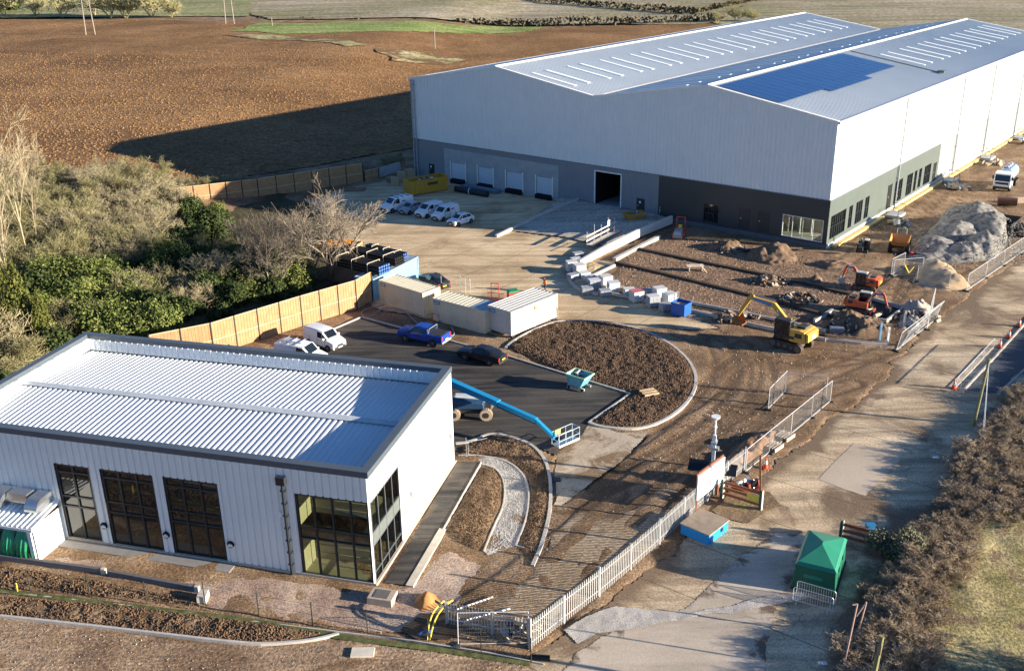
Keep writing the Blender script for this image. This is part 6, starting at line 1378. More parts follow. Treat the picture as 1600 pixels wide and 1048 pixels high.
# ------------------------------------------------------------------ heaps
def heap(name, label, cat, outline, hts, mt, res=.18, rough_=.25, freq=2.2, seed=0):
    """hts: list of (px, py, height, radius) cones whose maximum forms the heap"""
    P = GP(outline); A_ = np.array(P); x0, y0 = A_.min(0); x1, y1 = A_.max(0); xs = np.arange(x0, x1, res); ys = np.arange(y0, y1, res); X, Y = np.meshgrid(xs, ys); d = polydist(X, Y, P); ins = inside(X, Y, P)
    Z = np.zeros(X.shape)
    for px, py, h, r in hts: g = G(px, py); q = np.hypot(X-g.x, Y-g.y)/r; Z = np.maximum(Z, 1.12*h*np.clip(1-q, 0, 1)**1.1)
    Z = Z+np.clip(d, 0, 1)*(fbm(X+seed, Y, freq, 4)-.3)*rough_*2; Z = np.where(ins, np.maximum(Z, 0)*np.clip(d/.6, 0, 1), -.05)-.02
    cx, cy = (x0+x1)/2, (y0+y1)/2; V = np.stack([X.ravel()-cx, Y.ravel()-cy, Z.ravel()], 1); ii = np.arange(X.size).reshape(X.shape)
    cell = (ins[:-1, :-1] | ins[1:, 1:]).ravel(); F_ = np.stack([ii[:-1, :-1].ravel(), ii[:-1, 1:].ravel(), ii[1:, 1:].ravel(), ii[1:, :-1].ravel()], 1)[cell]
    o = np_mesh(name, V, F_, mt); o.location = (cx, cy, .0); return tag(o, label, cat)
hgrav = mat('heap_gravel', (.20, .19, .175), .95, var=.55, vs=2.5, bs=9, bst=1); hsand = mat('heap_sand', (.42, .31, .19), .95, var=.25, vs=1, bs=14, bst=.5)
hsoil = mat('heap_soil', (.17, .11, .068), .98, var=.4, vs=1.5, bs=5, bst=1)
heap('gravel_heap', 'large grey gravel heap with ridged top beside the haul road', 'heap', [(1410, 405), (1425, 385), (1470, 345), (1540, 335), (1578, 350), (1572, 385), (1555, 405), (1500, 412), (1440, 412)], [(1520, 358, 3.3, 6.6), (1548, 368, 2.8, 6.), (1495, 375, 2.0, 5.2), (1535, 390, 1.8, 4.5), (1465, 390, 1.3, 5), (1505, 398, 1.4, 3.5)], hgrav, .16, .75, 2.2)
heap('sand_heap', 'pale yellow sand heap behind the mesh panels', 'heap', [(1425, 440), (1440, 410), (1470, 408), (1500, 430), (1520, 450), (1480, 455), (1440, 452)], [(1462, 426, 1.3, 3.4), (1490, 444, .8, 3), (1476, 436, .9, 3)], hsand, .13, .35)
heap('spoil_heap', 'brown spoil heap with pale roots, leftmost in front of the office wall', 'heap', [(1098, 388), (1115, 378), (1150, 380), (1170, 392), (1150, 402), (1115, 398)], [(1140, 390, 1.1, 2.5), (1115, 387, .5, 2)], hsoil, .13, .5, 1.2)
heap('spoil_heap', 'larger brown spoil heap below the dark office doors', 'heap', [(1160, 400), (1185, 385), (1215, 385), (1250, 405), (1245, 416), (1190, 418)], [(1212, 400, 1.6, 3.2), (1190, 402, 1.2, 2.5)], hsoil, .13, .5, 1.2, 7)
heap('spoil_heap', 'small sandy lump of spoil on the pad right of the digger arm', 'heap', [(1258, 438), (1270, 432), (1290, 435), (1288, 444), (1265, 446)], [(1275, 439, .6, 1.2)], hsoil, .13, .3, 1)
heap('spoil_heap', 'rubble of broken roots on the middle of the kerbed pad', 'heap', [(1180, 440), (1200, 432), (1235, 438), (1230, 450), (1190, 452)], [(1205, 442, .6, 1.8)], hsoil, .13, .6, .9)
heap('spoil_heap', 'flat mat of olive grey spoil right of the office corner', 'heap', [(1265, 412), (1285, 406), (1330, 410), (1335, 420), (1290, 424)], [(1300, 415, .5, 3)], hsoil, .13, .3, 1)
heap('spoil_heap', 'clods of brown soil between the yellow excavator and the kerbed trench', 'heap', [(1290, 505), (1300, 490), (1350, 497), (1385, 505), (1395, 525), (1340, 530), (1295, 525)], [(1330, 508, .7, 3), (1360, 515, .6, 3)], hsoil, .13, .8, 1.1)
heap('spoil_heap', 'broken concrete and spoil behind the sloping mesh panels', 'heap', [(1405, 478), (1440, 470), (1462, 480), (1450, 510), (1420, 525), (1400, 510)], [(1430, 490, .8, 3)], mat('pale_spoil', (.4, .35, .29), .95, var=.4, vs=1.5, bs=4, bst=1), .13, .8, .8)
heap('spoil_heap', 'orange clay heap beside the end of the asphalt path', 'heap', [(640, 945), (655, 925), (680, 925), (695, 940), (680, 955), (655, 958)], [(668, 938, .5, 1.5), (660, 944, .35, 1.)], mat('orange_clay', (.42, .2, .07), .95, var=.3, vs=2, bs=5, bst=1), .08, .3, .8)
heap('spoil_heap', 'ragged soil bank behind the mesh fence by the haul road', 'heap', [(1130, 720), (1160, 690), (1210, 668), (1235, 672), (1205, 700), (1165, 728), (1130, 740)], [(1180, 695, .6, 3), (1150, 718, .5, 2)], mat('red_soil', (.25, .14, .08), .98, var=.4, vs=1.5, bs=5, bst=1), .1, .6, .9)

# loose stones slumped round the heaps
for cx_, cy_, sp_x, n_, mt_, lab in ((1505, 378, 7., 2600, mat('heap_stone', (.27, .26, .24), .95, var=.4, vs=1), 'loose grey stones on and around the gravel heap'),):
    g = G(cx_, cy_); X_ = g.x+rl_.normal(0, sp_x*.62, n_); Y_ = g.y+rl_.normal(0, sp_x*.62, n_); Z_ = np.zeros(n_)
    for px, py, h, r in [(1520, 358, 3.3, 6.6), (1548, 368, 2.8, 6.), (1495, 375, 2.0, 5.2), (1535, 390, 1.8, 4.5), (1465, 390, 1.3, 5), (1505, 398, 1.4, 3.5)]:
        q_ = G(px, py); Z_ = np.maximum(Z_, 1.12*h*np.clip(1-np.hypot(X_-q_.x, Y_-q_.y)/r, 0, 1)**1.1)
    tag(litter_mesh('loose_stones', X_, Y_, Z_+np.where(Z_ > .1, .12, 0), .16, mt_, .8), lab, 'stones', None, 'stuff')
PADX, PADY = scatter(PAD, 5000); tag(litter_mesh('loose_stones', PADX, PADY, np.full(len(PADX), .08), .12, mat('pad_stone', (.30, .22, .16), .95, var=.45, vs=.8), .7), 'loose rubble over the forecourt pad', 'stones', None, 'stuff')
for cx_, cy_, lab in ((1330, 512, 'rubble heap of clods beside the kerbed trench'), (1432, 498, 'broken concrete lumps behind the sloping mesh panels'), (1205, 442, 'roots and lumps dumped in the middle of the pad'), (1140, 392, 'roots and boards lying on the left spoil heap'), (1250, 470, 'lumps of spoil beside the excavator boom'), (1150, 500, 'offcuts and lumps by the rusty bucket')):
    g = G(cx_, cy_); rubble('rubble_heap', lab, 'rubble', (g.x, g.y, .15), 2.4, 1.6, .6, 46, [mat('rub_earth', (.2, .13, .085), .95, var=.4), mat('rub_pale', (.45, .38, .3), .9), dkst], .38, int(cx_))
# ================================================================== FENCING, SIGNS, FOREGROUND
mesh_m = mat('fence_wire', (.42, .43, .44), .45, .6)
def heras_proto():
    t = thing('mesh_fence_panel', 'galvanised mesh fence panel', 'fence panel', group='temporary mesh fence panels'); w, h = 3.4, 2.0
    MB().path([(0, 0, .1), (0, 0, h), (w, 0, h), (w, 0, .1), (0, 0, .1)], .028, 6).build('frame', mat('frame_white', (.66, .67, .68), .4, .3), t)
    mb = MB(); [mb.bar((x, 0, .1), (x, 0, h), .004, 3) for x in np.arange(.12, w, .11)]; [mb.bar((0, 0, z), (w, 0, z), .006, 3) for z in np.arange(.3, h, .24)]; mb.build('wire_mesh', mesh_m, t)
    for x in (0, w): MB().box(x-.12, -.35, 0, x+.12, .35, .12, .02, .05).build('block_foot', mat('foot_black', (.05, .05, .05), .9), t)
    return t
hp_ = heras_proto()
def heras(label, p, q, n=1, tilt=0, H_=None, labels=None):
    a, b = G(*p), G(*q); l = (b-a).length; rz = math.atan2(b.y-a.y, b.x-a.x)
    for k in range(n):
        o = put(hp_, a+(b-a)*(k/n), rz, labels[k] if labels else label, (l/n/3.4, 1, 1))
        if tilt: o.rotation_euler = (tilt, 0, rz)
order = ['nearest the palisade fence', 'second from the palisade fence', 'third, by the stacked boards', 'last, nearest the road junction']
heras(None, (1165, 738), (1297, 628), 4, labels=['mesh fence panel along the haul road, '+o for o in order])
heras('mesh fence panel standing alone in the mud, left of the roadside run', (1200, 640), (1227, 612)); heras('mesh fence panel turned away from the lone one, edge on', (1227, 614), (1290, 622))
rl = ['lowest', 'second lowest', 'middle', 'second highest', 'highest']
heras(None, (1510, 455), (1640, 365), 5, labels=['mesh fence panel beside the far haul road, '+r_+' in the picture' for r_ in rl])
heras(None, (1400, 548), (1462, 500), 2, labels=['sloping mesh panel around the broken concrete, nearer the camera', 'sloping mesh panel around the broken concrete, at its far upper end'], tilt=R(10))
heras('upright mesh panel catching the sun at the far corner of the dig', (1448, 515), (1458, 478)); heras('mesh panel lying back against the broken concrete', (1408, 540), (1460, 494), tilt=R(22))
heras('mesh panel with yellow strap across it behind the dumper', (1395, 432), (1440, 428)); heras('shaded mesh panel in front of the sand heap', (1432, 440), (1482, 452)); heras('mesh panel with bent frame left of the yellow strap', (1392, 430), (1412, 420))
heras('fallen mesh panel against the palisade gates in the corner', (716, 1008), (826, 1006), tilt=R(-12))
ys_ = tag(MB().path([(-.5, 0, 1.6), (.1, 0, .6), (.6, 0, 1.4)], .07, 6).build('warning_strap', mat('strap_yellow', (.85, .7, .1), .5)), 'yellow warning strap tied in a V on the mesh panel', 'strap'); g = G(1417, 434); ys_.location = (g.x, g.y-.1, 0)
# trench frames and edge barriers by the new path
bar_m = mat('barrier_galv', (.6, .62, .64), .4, .3)
def barrier(label, p, q, n=12, group='galvanised crowd barriers', H_=1.1, z=0):
    a, b = G(*p), G(*q); l = (b-a).length; t = thing('crowd_barrier', label, 'barrier', (a.x, a.y, z), math.atan2(b.y-a.y, b.x-a.x), group)
    MB().path([(0, 0, .2), (0, 0, H_-.1), (.1, 0, H_), (l-.1, 0, H_), (l, 0, H_-.1), (l, 0, .2), (0, 0, .2)], .025, 6).build('frame', bar_m, t)
    mb = MB(); [mb.bar((l*k/n, 0, .2), (l*k/n, 0, H_), .009, 4) for k in range(1, n)]; mb.build('infill_bars', bar_m, t)
    for x in (.25, l-.25): MB().path([(x, -.3, 0), (x, 0, .2), (x, .3, 0)], .018, 5).build('foot', bar_m, t)
    return t
barrier('crowd barrier leaning along the trench edge, nearest the red cone', (1493, 608), (1516, 584)); barrier('crowd barrier along the trench edge, second from the red cone', (1516, 584), (1535, 563)); barrier('crowd barrier along the trench edge, farthest from the camera', (1535, 563), (1552, 545))
barrier('crowd barrier across the end of the new asphalt strip, in shade', (1500, 612), (1540, 618))
barrier('crowd barrier right in front of the green tank', (1238, 940), (1300, 958), 16); barrier('second crowd barrier tucked behind the first at the green tank', (1244, 930), (1304, 948), 16)
co = thing('traffic_cone', 'orange and white traffic cone', 'cone', group='orange and white traffic cones')
mb = MB(); mb.bar((0, 0, .04), (0, 0, .75), .17, 14, .03); mb.build('cone_body', mat('cone_red', (.8, .1, .03), .5), co); MB().bar((0, 0, .32), (0, 0, .56), .128, 14, .082).build('white_band', white_trim, co); MB().box(-.22, -.22, 0, .22, .22, .045).build('base', mat('cone_base', (.5, .06, .03), .6), co)
for lab, x, y in (('orange traffic cone at the near end of the trench barriers', 1490, 607), ('orange traffic cone, nearest of the three along the dark strip', 1562, 543), ('orange traffic cone, middle of the three along the dark strip', 1576, 528), ('orange traffic cone, farthest along the dark strip', 1592, 510), ('orange traffic cone behind the leaning brown post', 1196, 731)):
    g = G(x, y); put(co, (g.x, g.y, .02), rnd.random(), lab, 1.15)
# telegraph poles
pole_m = mat('pole_wood', (.24, .22, .10), .85, var=.2, vs=3)
def tpole(label, px, top, lean=(0, 0), h=None, r=.15):
    g = G(*px); t = thing('telegraph_pole', label, 'pole', (g.x, g.y, 0)); H_ = h or HT(*px, top)
    mb = MB(); mb.bar((0, 0, 0), (lean[0], lean[1], H_), r, 10, r*.75); mb.build('pole', pole_m, t)
    for z in (.93, .85): MB().bar((lean[0]*z, lean[1]*z, H_*z), (lean[0]*z+.35, lean[1]*z, H_*z), .05, 6).build('bracket', dkst, t)
    return t, H_
tp, Hh = tpole('greenish wooden telegraph pole standing at the edge of the hedge', (1521, 664), 562, (.45, .2), r=.14)
for k in range(2): MB().bar((-.6-.5*k, -3.2-.8*k, 0), (.42, .1, Hh*.95), .02, 5).build('stay_wire', steel_m, tp)
tp2, H2 = tpole('thick wooden pole with metal head box rising from the hedge bottom', (1352, 1115), 995, (.3, .1), r=.17)
MB().box(.05, -.15, H2-1.0, .25, .12, H2-.4).build('junction_box', dkst, tp2)
# posts and rusty rails near it
for k, (p, top, lab) in enumerate((((1316, 1052), 945, 'thin pink brown steel post, left one of the leaning pair by the hedge'), ((1337, 1000), 942, 'thin pink brown steel post, right one of the leaning pair by the hedge'))):
    g = G(*p); h = HT(*p, top); t = thing('steel_post', lab, 'post', (g.x, g.y, 0)); MB().bar((0, 0, 0), (.35, .1, h), .05, 6).build('post', mat('rusty_pink', (.45, .3, .25), .7), t); MB().bar((.35, .1, h), (.1 if k == 0 else -.1, .1, h-.05-.9*k), .045, 6).build('arm', mat('rusty_pink', (.45, .3, .25), .7), t)
# distant H poles
def hpole(label, px, top, w=3.):
    g = G(*px); z0 = float(field_rise(np.array(g.x), np.array(g.y))); t = thing('power_pole', label, 'power pole', (g.x, g.y, z0)); h = HT(*px, top)
    pm = mat('grey_pole', (.3, .26, .22), .8)
    for x in (-w/2, w/2): MB().bar((x, 0, 0), (x*.75, 0, h), .22, 8, .15).build('pole', pm, t)
    for z in (.97, .82, .68): MB().box(-w*.95, -.15, h*z-.12, w*.95, .15, h*z+.12).build('cross_arm', pm, t)
    for x in (-w*.9, 0, w*.9): MB().bar((x, 0, h*.97+.1), (x, 0, h*.97+.7), .12, 6).build('insulator', dkst, t)
hpole('twin wooden power pole standing in the ploughed field, nearest the left edge', (144, 70), 10, 3.4); hpole('twin wooden power pole by the green strip, right of the nearer one', (361, 52), -8, 3.4)
for lab, p, top in (('single grey pole at the green strip', (427, 56), 28), ('thin single pole standing in the bare soil of the field', (680, 83), 45)):
    g = G(*p); h = HT(*p, top); t = thing('power_pole', lab, 'power pole', (g.x, g.y, 0)); MB().bar((0, 0, 0), (0, 0, h), .2, 6, .14).build('pole', mat('grey_pole', (.3, .26, .22), .8), t); MB().box(-1.6, -.1, h-.4, 1.6, .1, h-.2).build('cross_arm', mat('grey_pole', (.3, .26, .22), .8), t)
# ------------------------------------------------------------------ palisade fence
pal = mat('palisade_steel', (.5, .51, .51), .4, .35, var=.06)
def palisade(label, pts, H_, name='palisade_fence', gates=()):
    P = [G(*p) for p in pts]; o0 = P[0]; t = thing(name, label, 'fence', (o0.x, o0.y, 0))
    for i, (a, b) in enumerate(zip(P[:-1], P[1:])):
        d = b-a; l = d.length; M_ = Matrix.Translation(a-o0) @ Matrix.Rotation(math.atan2(d.y, d.x), 4, 'Z'); n = max(1, int(l/.19)); mb = MB().xf(M_)
        for k in range(n):
            x = l*(k+.5)/n; mb.prism([(x-.03, .08), (x+.03, .08), (x+.03, H_-.1), (x, H_), (x-.03, H_-.1)], -.02, .0)
        pn = mb.build('pales', pal, t); MB().xf(M_).box(0, .001, .4, l, .05, .47).box(0, .001, H_-.45, l, .05, H_-.38).build('rails', pal, pn)
        MB().xf(M_).box(-.06, -.06, 0, .06, .1, H_+(.15 if i in gates else -.02)).build('post', pal, t)
    M_ = Matrix.Translation(P[-1]-o0); MB().xf(M_).box(-.06, -.06, 0, .06, .1, H_).build('post', pal, t); return t
palisade('long galvanised palisade fence dividing the muddy site from the haul road', [(829, 1014), (881, 973), (936, 931), (985, 890), (1030, 850), (1068, 815), (1105, 782), (1135, 757), (1163, 735)], 2.0, gates=(0, 2))
palisade('galvanised palisade panel folded open across the corner', [(826, 1000), (770, 990), (698, 975)], 1.6, 'palisade_gate')
g = G(815, 990); rubble('scrap_heap', 'pile of grey metal and timber scrap inside the palisade corner', 'scrap', (g.x, g.y, .1), 1.2, .6, .9, 30, [steel_m, wood_m, mat('rub_dark', (.04, .045, .05), .7)], .4, 12)
for k, (p, q, lab) in enumerate((((712, 952), (770, 932), 'upper white plastic pole lying on the ridged track'), ((728, 968), (798, 950), 'lower white plastic pole lying on the ridged track'))):
    a, b = G(*p, .1), G(*q, .12); tag(MB().bar((0, 0, 0), b-a, .05, 6).build('plastic_pole', white_trim), lab, 'pole').location = a
yp = mat('yellow_duct', (.75, .62, .08), .4)
for k, (p, q, lab) in enumerate((((668, 1000), (702, 960), 'yellow duct loop standing over the muddy hole, left one'), ((672, 1000), (718, 958), 'yellow duct loop standing over the muddy hole, right one'))):
    a, b = G(*p), G(*q); mb = MB(); pts_ = [Vector((0, 0, .05))+(b-a)*(i/10)*.8+Vector((-.25*math.sin(math.pi*i/10), 0, 1.3*math.sin(math.pi*.5*i/10))) for i in range(11)]; mb.path(pts_, .05, 6); tag(mb.build('duct_loop', yp), lab, 'duct').location = a
HOLE = GP([(625, 985), (660, 960), (705, 958), (735, 985), (700, 1002), (650, 1000)])
grid_sheet('muddy_hole', HOLE, .12, lambda X, Y, d: .12-np.clip(d, 0, .5)*.1, mat('wet_mud', (.05, .035, .025), .8, vs=2, bs=6, bst=1))
for p, lab, mm in (((655, 995), 'short blue pipe offcut in the muddy hole, left', blue_end), ((668, 992), 'short blue pipe offcut in the muddy hole, right', blue_end)): g = G(*p); tag(MB().bar((0, 0, .2), (.5, .25, .3), .08, 8).build('pipe_offcut', mm), lab, 'pipe').location = (g.x, g.y, 0)
# manholes, slab
g = G(598, 938); t = thing('manhole_block', 'square concrete manhole block with dark lid by the path end', 'manhole', (g.x, g.y, 0), -.25); MB().box(-.8, -.6, 0, .8, .6, .5, .03, .03).build('block', mat('block_tan', (.42, .34, .26), .9), t); MB().box(-.45, -.4, .501, .45, .4, .53).build('cover', mat('lid_dark', (.13, .12, .11), .6), t)
g = G(567, 1021); tag(MB().box(-.65, -.38, 0, .65, .38, .12).build('paving_slab', mat('slab_cream', (.62, .56, .46), .85)), 'pale cream paving slab lying in the foreground dirt', 'slab').location = (g.x, g.y, .05)
g = G(811, 975); tag(MB().bar((0, 0, .18), (1.1, -.15, .18), .17, 10).build('black_bag', pipe_m), 'black wrapped tube at the foot of the palisade corner post', 'tube').location = (G(795, 1030).x+1.2, G(830, 1029).y, 0)
g = G(868, 750); tag(MB().box(-.35, -.3, 0, .35, .3, .06).build('drain_cover', dkst), 'square drain cover beside the curved kerb', 'drain cover').location = (g.x, g.y, .03)
# mesh fence line in front: thin dark posts with wires
fp = mat('post_dark', (.03, .035, .03), .6); px_ = [(52, 948), (140, 938), (232, 948), (320, 952), (405, 975), (490, 992), (575, 1008), (670, 1020), (752, 1032), (-40, 935)]
P = [(30-90, 905)]+[(48, 924), (141, 932), (230, 944), (321, 944), (405, 962), (489, 977), (575, 992), (670, 1003), (752, 1021), (830, 1035)]
pg = [G(*p) for p in P]; fl = thing('post_fence', 'line of thin dark posts along the soil bank in the foreground', 'fence', (pg[0].x, pg[0].y, 0))
for p in pg: q = p-pg[0]; MB().bar((q.x, q.y, 0), (q.x, q.y, 1.7), .035, 6).build('post', fp, fl)
mb = MB(); 
for z in (.1, .8, 1.5):
    for a, b in zip(pg[:-1], pg[1:]): mb.bar((a-pg[0])+Vector((0, 0, z)), (b-pg[0])+Vector((0, 0, z)), .007, 3)
mb.build('wire', fp, fl)
kerb([(0, 925), (230, 950), (400, 972), (530, 988), (640, 1001), (760, 1020), (850, 1038)], .08, .1, False, name='edging')
GRS = GP([(-60, 912), (48, 926), (230, 947), (405, 968), (575, 998), (670, 1008), (830, 1034), (828, 1042), (670, 1018), (530, 1000), (405, 976), (230, 955), (48, 933), (-60, 920)])
grid_sheet('grass_strip', GRS, .1, lambda X, Y, d: .08+np.clip(d, 0, .4)*.3*fbm(X, Y, .5, 3), mat('moss', (.1, .11, .035), 1, var=.5, vs=2, bs=8, bst=1))
# low block walls
bw = mat('dark_block_wall', (.13, .125, .13), .85, var=.15); be_ = mat('block_end', (.55, .5, .43), .85)
for p, q, lab in (((-120, 858), (166, 897), 'low dark block wall, left length ending by the bin store'), ((170, 899), (312, 925), 'low dark block wall, right length ending in a pale block')):
    a, b = G(*p), G(*q); l = (b-a).length; t = thing('block_wall', lab, 'wall', (a.x, a.y, 0), math.atan2(b.y-a.y, b.x-a.x)); MB().box(0, -.11, -.2, l-.3, .11, .42).build('wall', bw, t); MB().box(l-.3, -.11, -.2, l, .11, .45).build('end_block', be_, t)
g = G(316, 940); tag(MB().box(-.25, -.2, 0, .3, .6, .5).build('concrete_block', be_), 'pale concrete block standing at the right end of the dark wall', 'block').location = (g.x, g.y, 0)
g = G(28, 925); t = thing('marker_post', 'small yellow marker stake in the foreground soil', 'stake', (g.x, g.y, .1)); MB().bar((0, 0, 0), (.03, 0, .6), .04, 6).build('stake', yp, t)
# ------------------------------------------------------------------ bin store with ducts beside the unit
an = thing('bin_store', 'small white lean to store with ribbed roof at the left of the unit', 'shed', (NB_O.x*K, NB_O.y*K, 0), NB_T, sc=K)
x0, x1, dep, ht = -27., -18.85, 2.4, 2.15
mb = MB(); clad(mb, 0, 0, 0, 1)
mb = MB().xf(Matrix.Translation((x1, -dep, 0)) @ Matrix.Rotation(math.pi/2, 4, 'Z')); clad(mb, dep, 0, ht, .4, .01); mb.build('side_wall', white_clad, an)
mb = MB(); n = 26
for k in range(n):
    a = x0+(x1+.1-x0)*k/n; w = (x1+.1-x0)/n; zt_, zb_ = ht+.35, ht
    mb.quad((a, -dep-.15, zb_), (a+w*.6, -dep-.15, zb_), (a+w*.6, 0, zt_), (a, 0, zt_)); mb.add([(a+w*.6, -dep-.15, zb_), (a+w*.7, -dep-.15, zb_+.07), (a+w*.9, -dep-.15, zb_+.07), (a+w, -dep-.15, zb_), (a+w*.6, 0, zt_), (a+w*.7, 0, zt_+.07), (a+w*.9, 0, zt_+.07), (a+w, 0, zt_)], [(0, 1, 5, 4), (1, 2, 6, 5), (2, 3, 7, 6)])
mb.build('roof', white_clad, an); MB().box(x0, -dep-.2, ht-.16, x1+.1, -dep-.15, ht).build('fascia', white_clad, an)
for x in (x1-.12, x1-2.6, x1-5.2): MB().box(x-.25, -dep-.1, 0, x, -dep+.1, ht-.16).build('post', white_clad, an)
MB().box(x0, -.3, 0, x1-.2, -.1, ht).build('rear_boards', mat('ply', (.33, .24, .15), .8, var=.2), an); MB().box(x1-2.5, -1.0, 0, x1-2.3, -.3, ht-.2).build('partition', mat('ply', (.33, .24, .15), .8), an)
duct_m = mat('duct_steel', (.5, .52, .54), .22, .85, var=.05)
def duct(x, w, lab):
    ys_ = []; mb = MB(); n = 8
    for k in range(n+1): a = math.pi/2*k/n; ys_.append((-.9-.62*math.sin(a), ht+.35+.62*math.cos(a)))
    prof = [(-.12, ht+.97)]+ys_; base = [(p[0], p[1]) for p in prof]+[(-.9, ht+.2), (-.12, ht+.5)]
    mb.prism(base, x, x+w, 'yz'); o = mb.build('duct', duct_m, None); o.parent = None; o.location = an.location; o.rotation_euler = an.rotation_euler; o.scale = (K, K, K); return tag(o, lab, 'duct', 'curved metal ducts on the bin store')
duct(x1-3.6, .85, 'curved shiny metal duct on the bin store, left one'); duct(x1-1.15, .8, 'curved shiny metal duct on the bin store, right one')
o = tag(MB().box(x1-2.75, -1.0, ht+.5, x1-1.3, -.15, ht+1.0, .1, .1).build('duct', duct_m), 'boxed metal duct between the two curved ones', 'duct', 'curved metal ducts on the bin store'); o.location = an.location; o.rotation_euler = an.rotation_euler; o.scale = (K, K, K)
sheet_m = mat('green_sheet', (.03, .30, .13), .35, 0, var=.35, vs=2.5, spec=.6)
def sheet(x, w, lab):
    nx_, nz_ = 14, 10; vs = []; 
    for j in range(nz_+1):
        t = j/nz_; ww = w*(.55+.45*t**.6)
        for i in range(nx_+1):
            u = i/nx_-.5; vs.append((x+u*ww, -dep+.35-.55*math.sin(t*2.2)-.07*math.sin(i*1.7+j*.3)*(.3+t)-.1*math.cos(u*3), (ht-.25)*(1-t)+.03))
    fs = [(j*(nx_+1)+i, j*(nx_+1)+i+1, (j+1)*(nx_+1)+i+1, (j+1)*(nx_+1)+i) for j in range(nz_) for i in range(nx_)]
    o = link_mesh('plastic_sheet', vs, fs, sheet_m, None, True); o.location = an.location; o.rotation_euler = an.rotation_euler; o.scale = (K, K, K); return tag(o, lab, 'sheet', 'green plastic sheets hung in the bin store')
sheet(x1-1.75, 1.0, 'green plastic sheet hanging in the bin store, left of the pair'); sheet(x1-.85, 1.1, 'green plastic sheet hanging in the bin store, right of the pair')
# ------------------------------------------------------------------ CCTV tower
cc = thing('cctv_tower', 'grey mobile security tower with white camera mast behind the palisade', 'camera tower'); g = G(1112, 752); cc.location = (g.x, g.y, 0); cc.rotation_euler = (0, 0, -.35); hm = HT(1112, 752, 650)
MB().box(-.9, -.75, 0, .9, .75, .85, .04, .04).build('base_box', mat('tower_grey', (.12, .16, .2), .4), cc); MB().box(-.6, -.765, .3, -.3, -.752, .55).build('sign_plate', white_trim, cc)
MB().box(-.12, -.12, .8, .12, .12, hm*.72).build('mast', mat('mast_grey', (.62, .65, .68), .35), cc); MB().bar((0, 0, hm*.7), (0, 0, hm*.93), .07, 8).build('upper_mast', white_trim, cc)
MB().ball((0, 0, hm*.97), .2, .7).bar((0, 0, hm*.98), (0, 0, hm), .3, 14, .34).build('camera_dome', white_trim, cc); MB().box(-.35, -.2, hm*.5, .35, .2, hm*.54).box(-.2, -.35, hm*.6, .2, .35, hm*.63).build('bracket', steel_m, cc); MB().ball((0, -.02, hm*.84), .14).build('sensor', white_trim, cc)
for s in (-1, 1): MB().add([(s*1.0-.75, .3, 1.5), (s*1.0+.75, .3, 1.5), (s*1.0+.75, -.5, .95), (s*1.0-.75, -.5, .95)], [(0, 1, 2, 3)]).build('solar_panel', mat('tower_solar', (.01, .013, .022), .35), cc).modifiers.new('t', 'SOLIDIFY').thickness = .04
# sign board and blue box
sb = thing('site_sign', 'blank white sign board on brown posts behind the blue box', 'sign'); a, b = G(1088, 800), G(1126, 770); sb.location = (a.x, a.y, 0); sb.rotation_euler = (0, 0, math.atan2(b.y-a.y, b.x-a.x)); l = (b-a).length
brn = mat('brown_post', (.22, .08, .04), .7)
MB().box(-.1, -.05, 1.0, l+.2, .03, 2.9).build('board', mat('sign_white', (.78, .78, .77), .5), sb)
for x in (.1, l*.9): MB().box(x-.07, .04, 0, x+.07, .18, 3.05).build('post', brn, sb)
MB().box(-.1, .05, 2.9, l+.2, .16, 3.05).build('top_rail', brn, sb)
A, B, C_ = G(1063, 833), G(1107, 852), G(1132, 826); bx_ = thing('storage_box', 'bright blue steel storage box with plywood lid under the sign', 'box', (A.x, A.y, 0), math.atan2(B.y-A.y, B.x-A.x)); L_ = (B-A).length; Wd = (C_-B).length; bz = mat('box_blue', (.02, .28, .68), .4, dirt=.15)
mb = MB(); mb.box(0, 0, 0, L_, Wd, .75); bevel(mb.build('body', bz, bx_), .03); MB().box(-.05, -.05, .751, L_+.05, Wd+.05, .83).build('lid', mat('ply_lid', (.33, .26, .19), .8, var=.2, vs=2), bx_); MB().box(L_+.002, Wd*.6, .35, L_+.06, Wd*.6+.25, .6).build('lock_box', blk_pl, bx_)
# timber gates
def gate(label, p, q, post_side, top=1.5, posts=True):
    a, b = G(*p), G(*q); l = (b-a).length; t = thing('timber_gate', label, 'gate', (a.x, a.y, 0), math.atan2(b.y-a.y, b.x-a.x), 'brown timber gates')
    dg = mat('post_green', (.03, .09, .07), .6); cr = mat('post_cream', (.6, .55, .42), .7)
    for z in (.35, .8, 1.25): MB().box(0, -.06, z, l, .06, z+.2).build('rail', brn, t)
    x = l if post_side else 0
    for xx in ((0, l) if posts else (x,)): o = MB().box(xx-.12, -.12, 0, xx+.05, .12, top).build('post', dg, t); MB().box(xx+.051, -.12, 0, xx+.1, .12, top+.1).build('post_face', cr, o)
    MB().box(l*.2, -.07, 1.2, l*.75, -.051, 1.28).build('warning_strip', mat('strip_orange', (.8, .18, .02), .5), t); return t
ga = gate('brown rail gate with yellow board and green posts beside the sign', (1128, 778), (1188, 797), 1); MB().box(1.55*1.2, -.075, .55, 2.5*1.1, -.055, 1.1).build('yellow_board', mat('board_yellow', (.6, .5, .08), .6), ga)
gate('brown rail gate with green post beyond the green tank', (1313, 845), (1374, 862), 0, posts=False)
MB_ = tag(MB().box(-.3, -.2, 0, .3, .2, .35).build('blue_lamp', mat('lamp_blue', (.03, .2, .4), .5)), 'small blue lamp unit sitting on the far gate rail', 'lamp'); g = G(1357, 845); MB_.location = (g.x, g.y, 1.0)
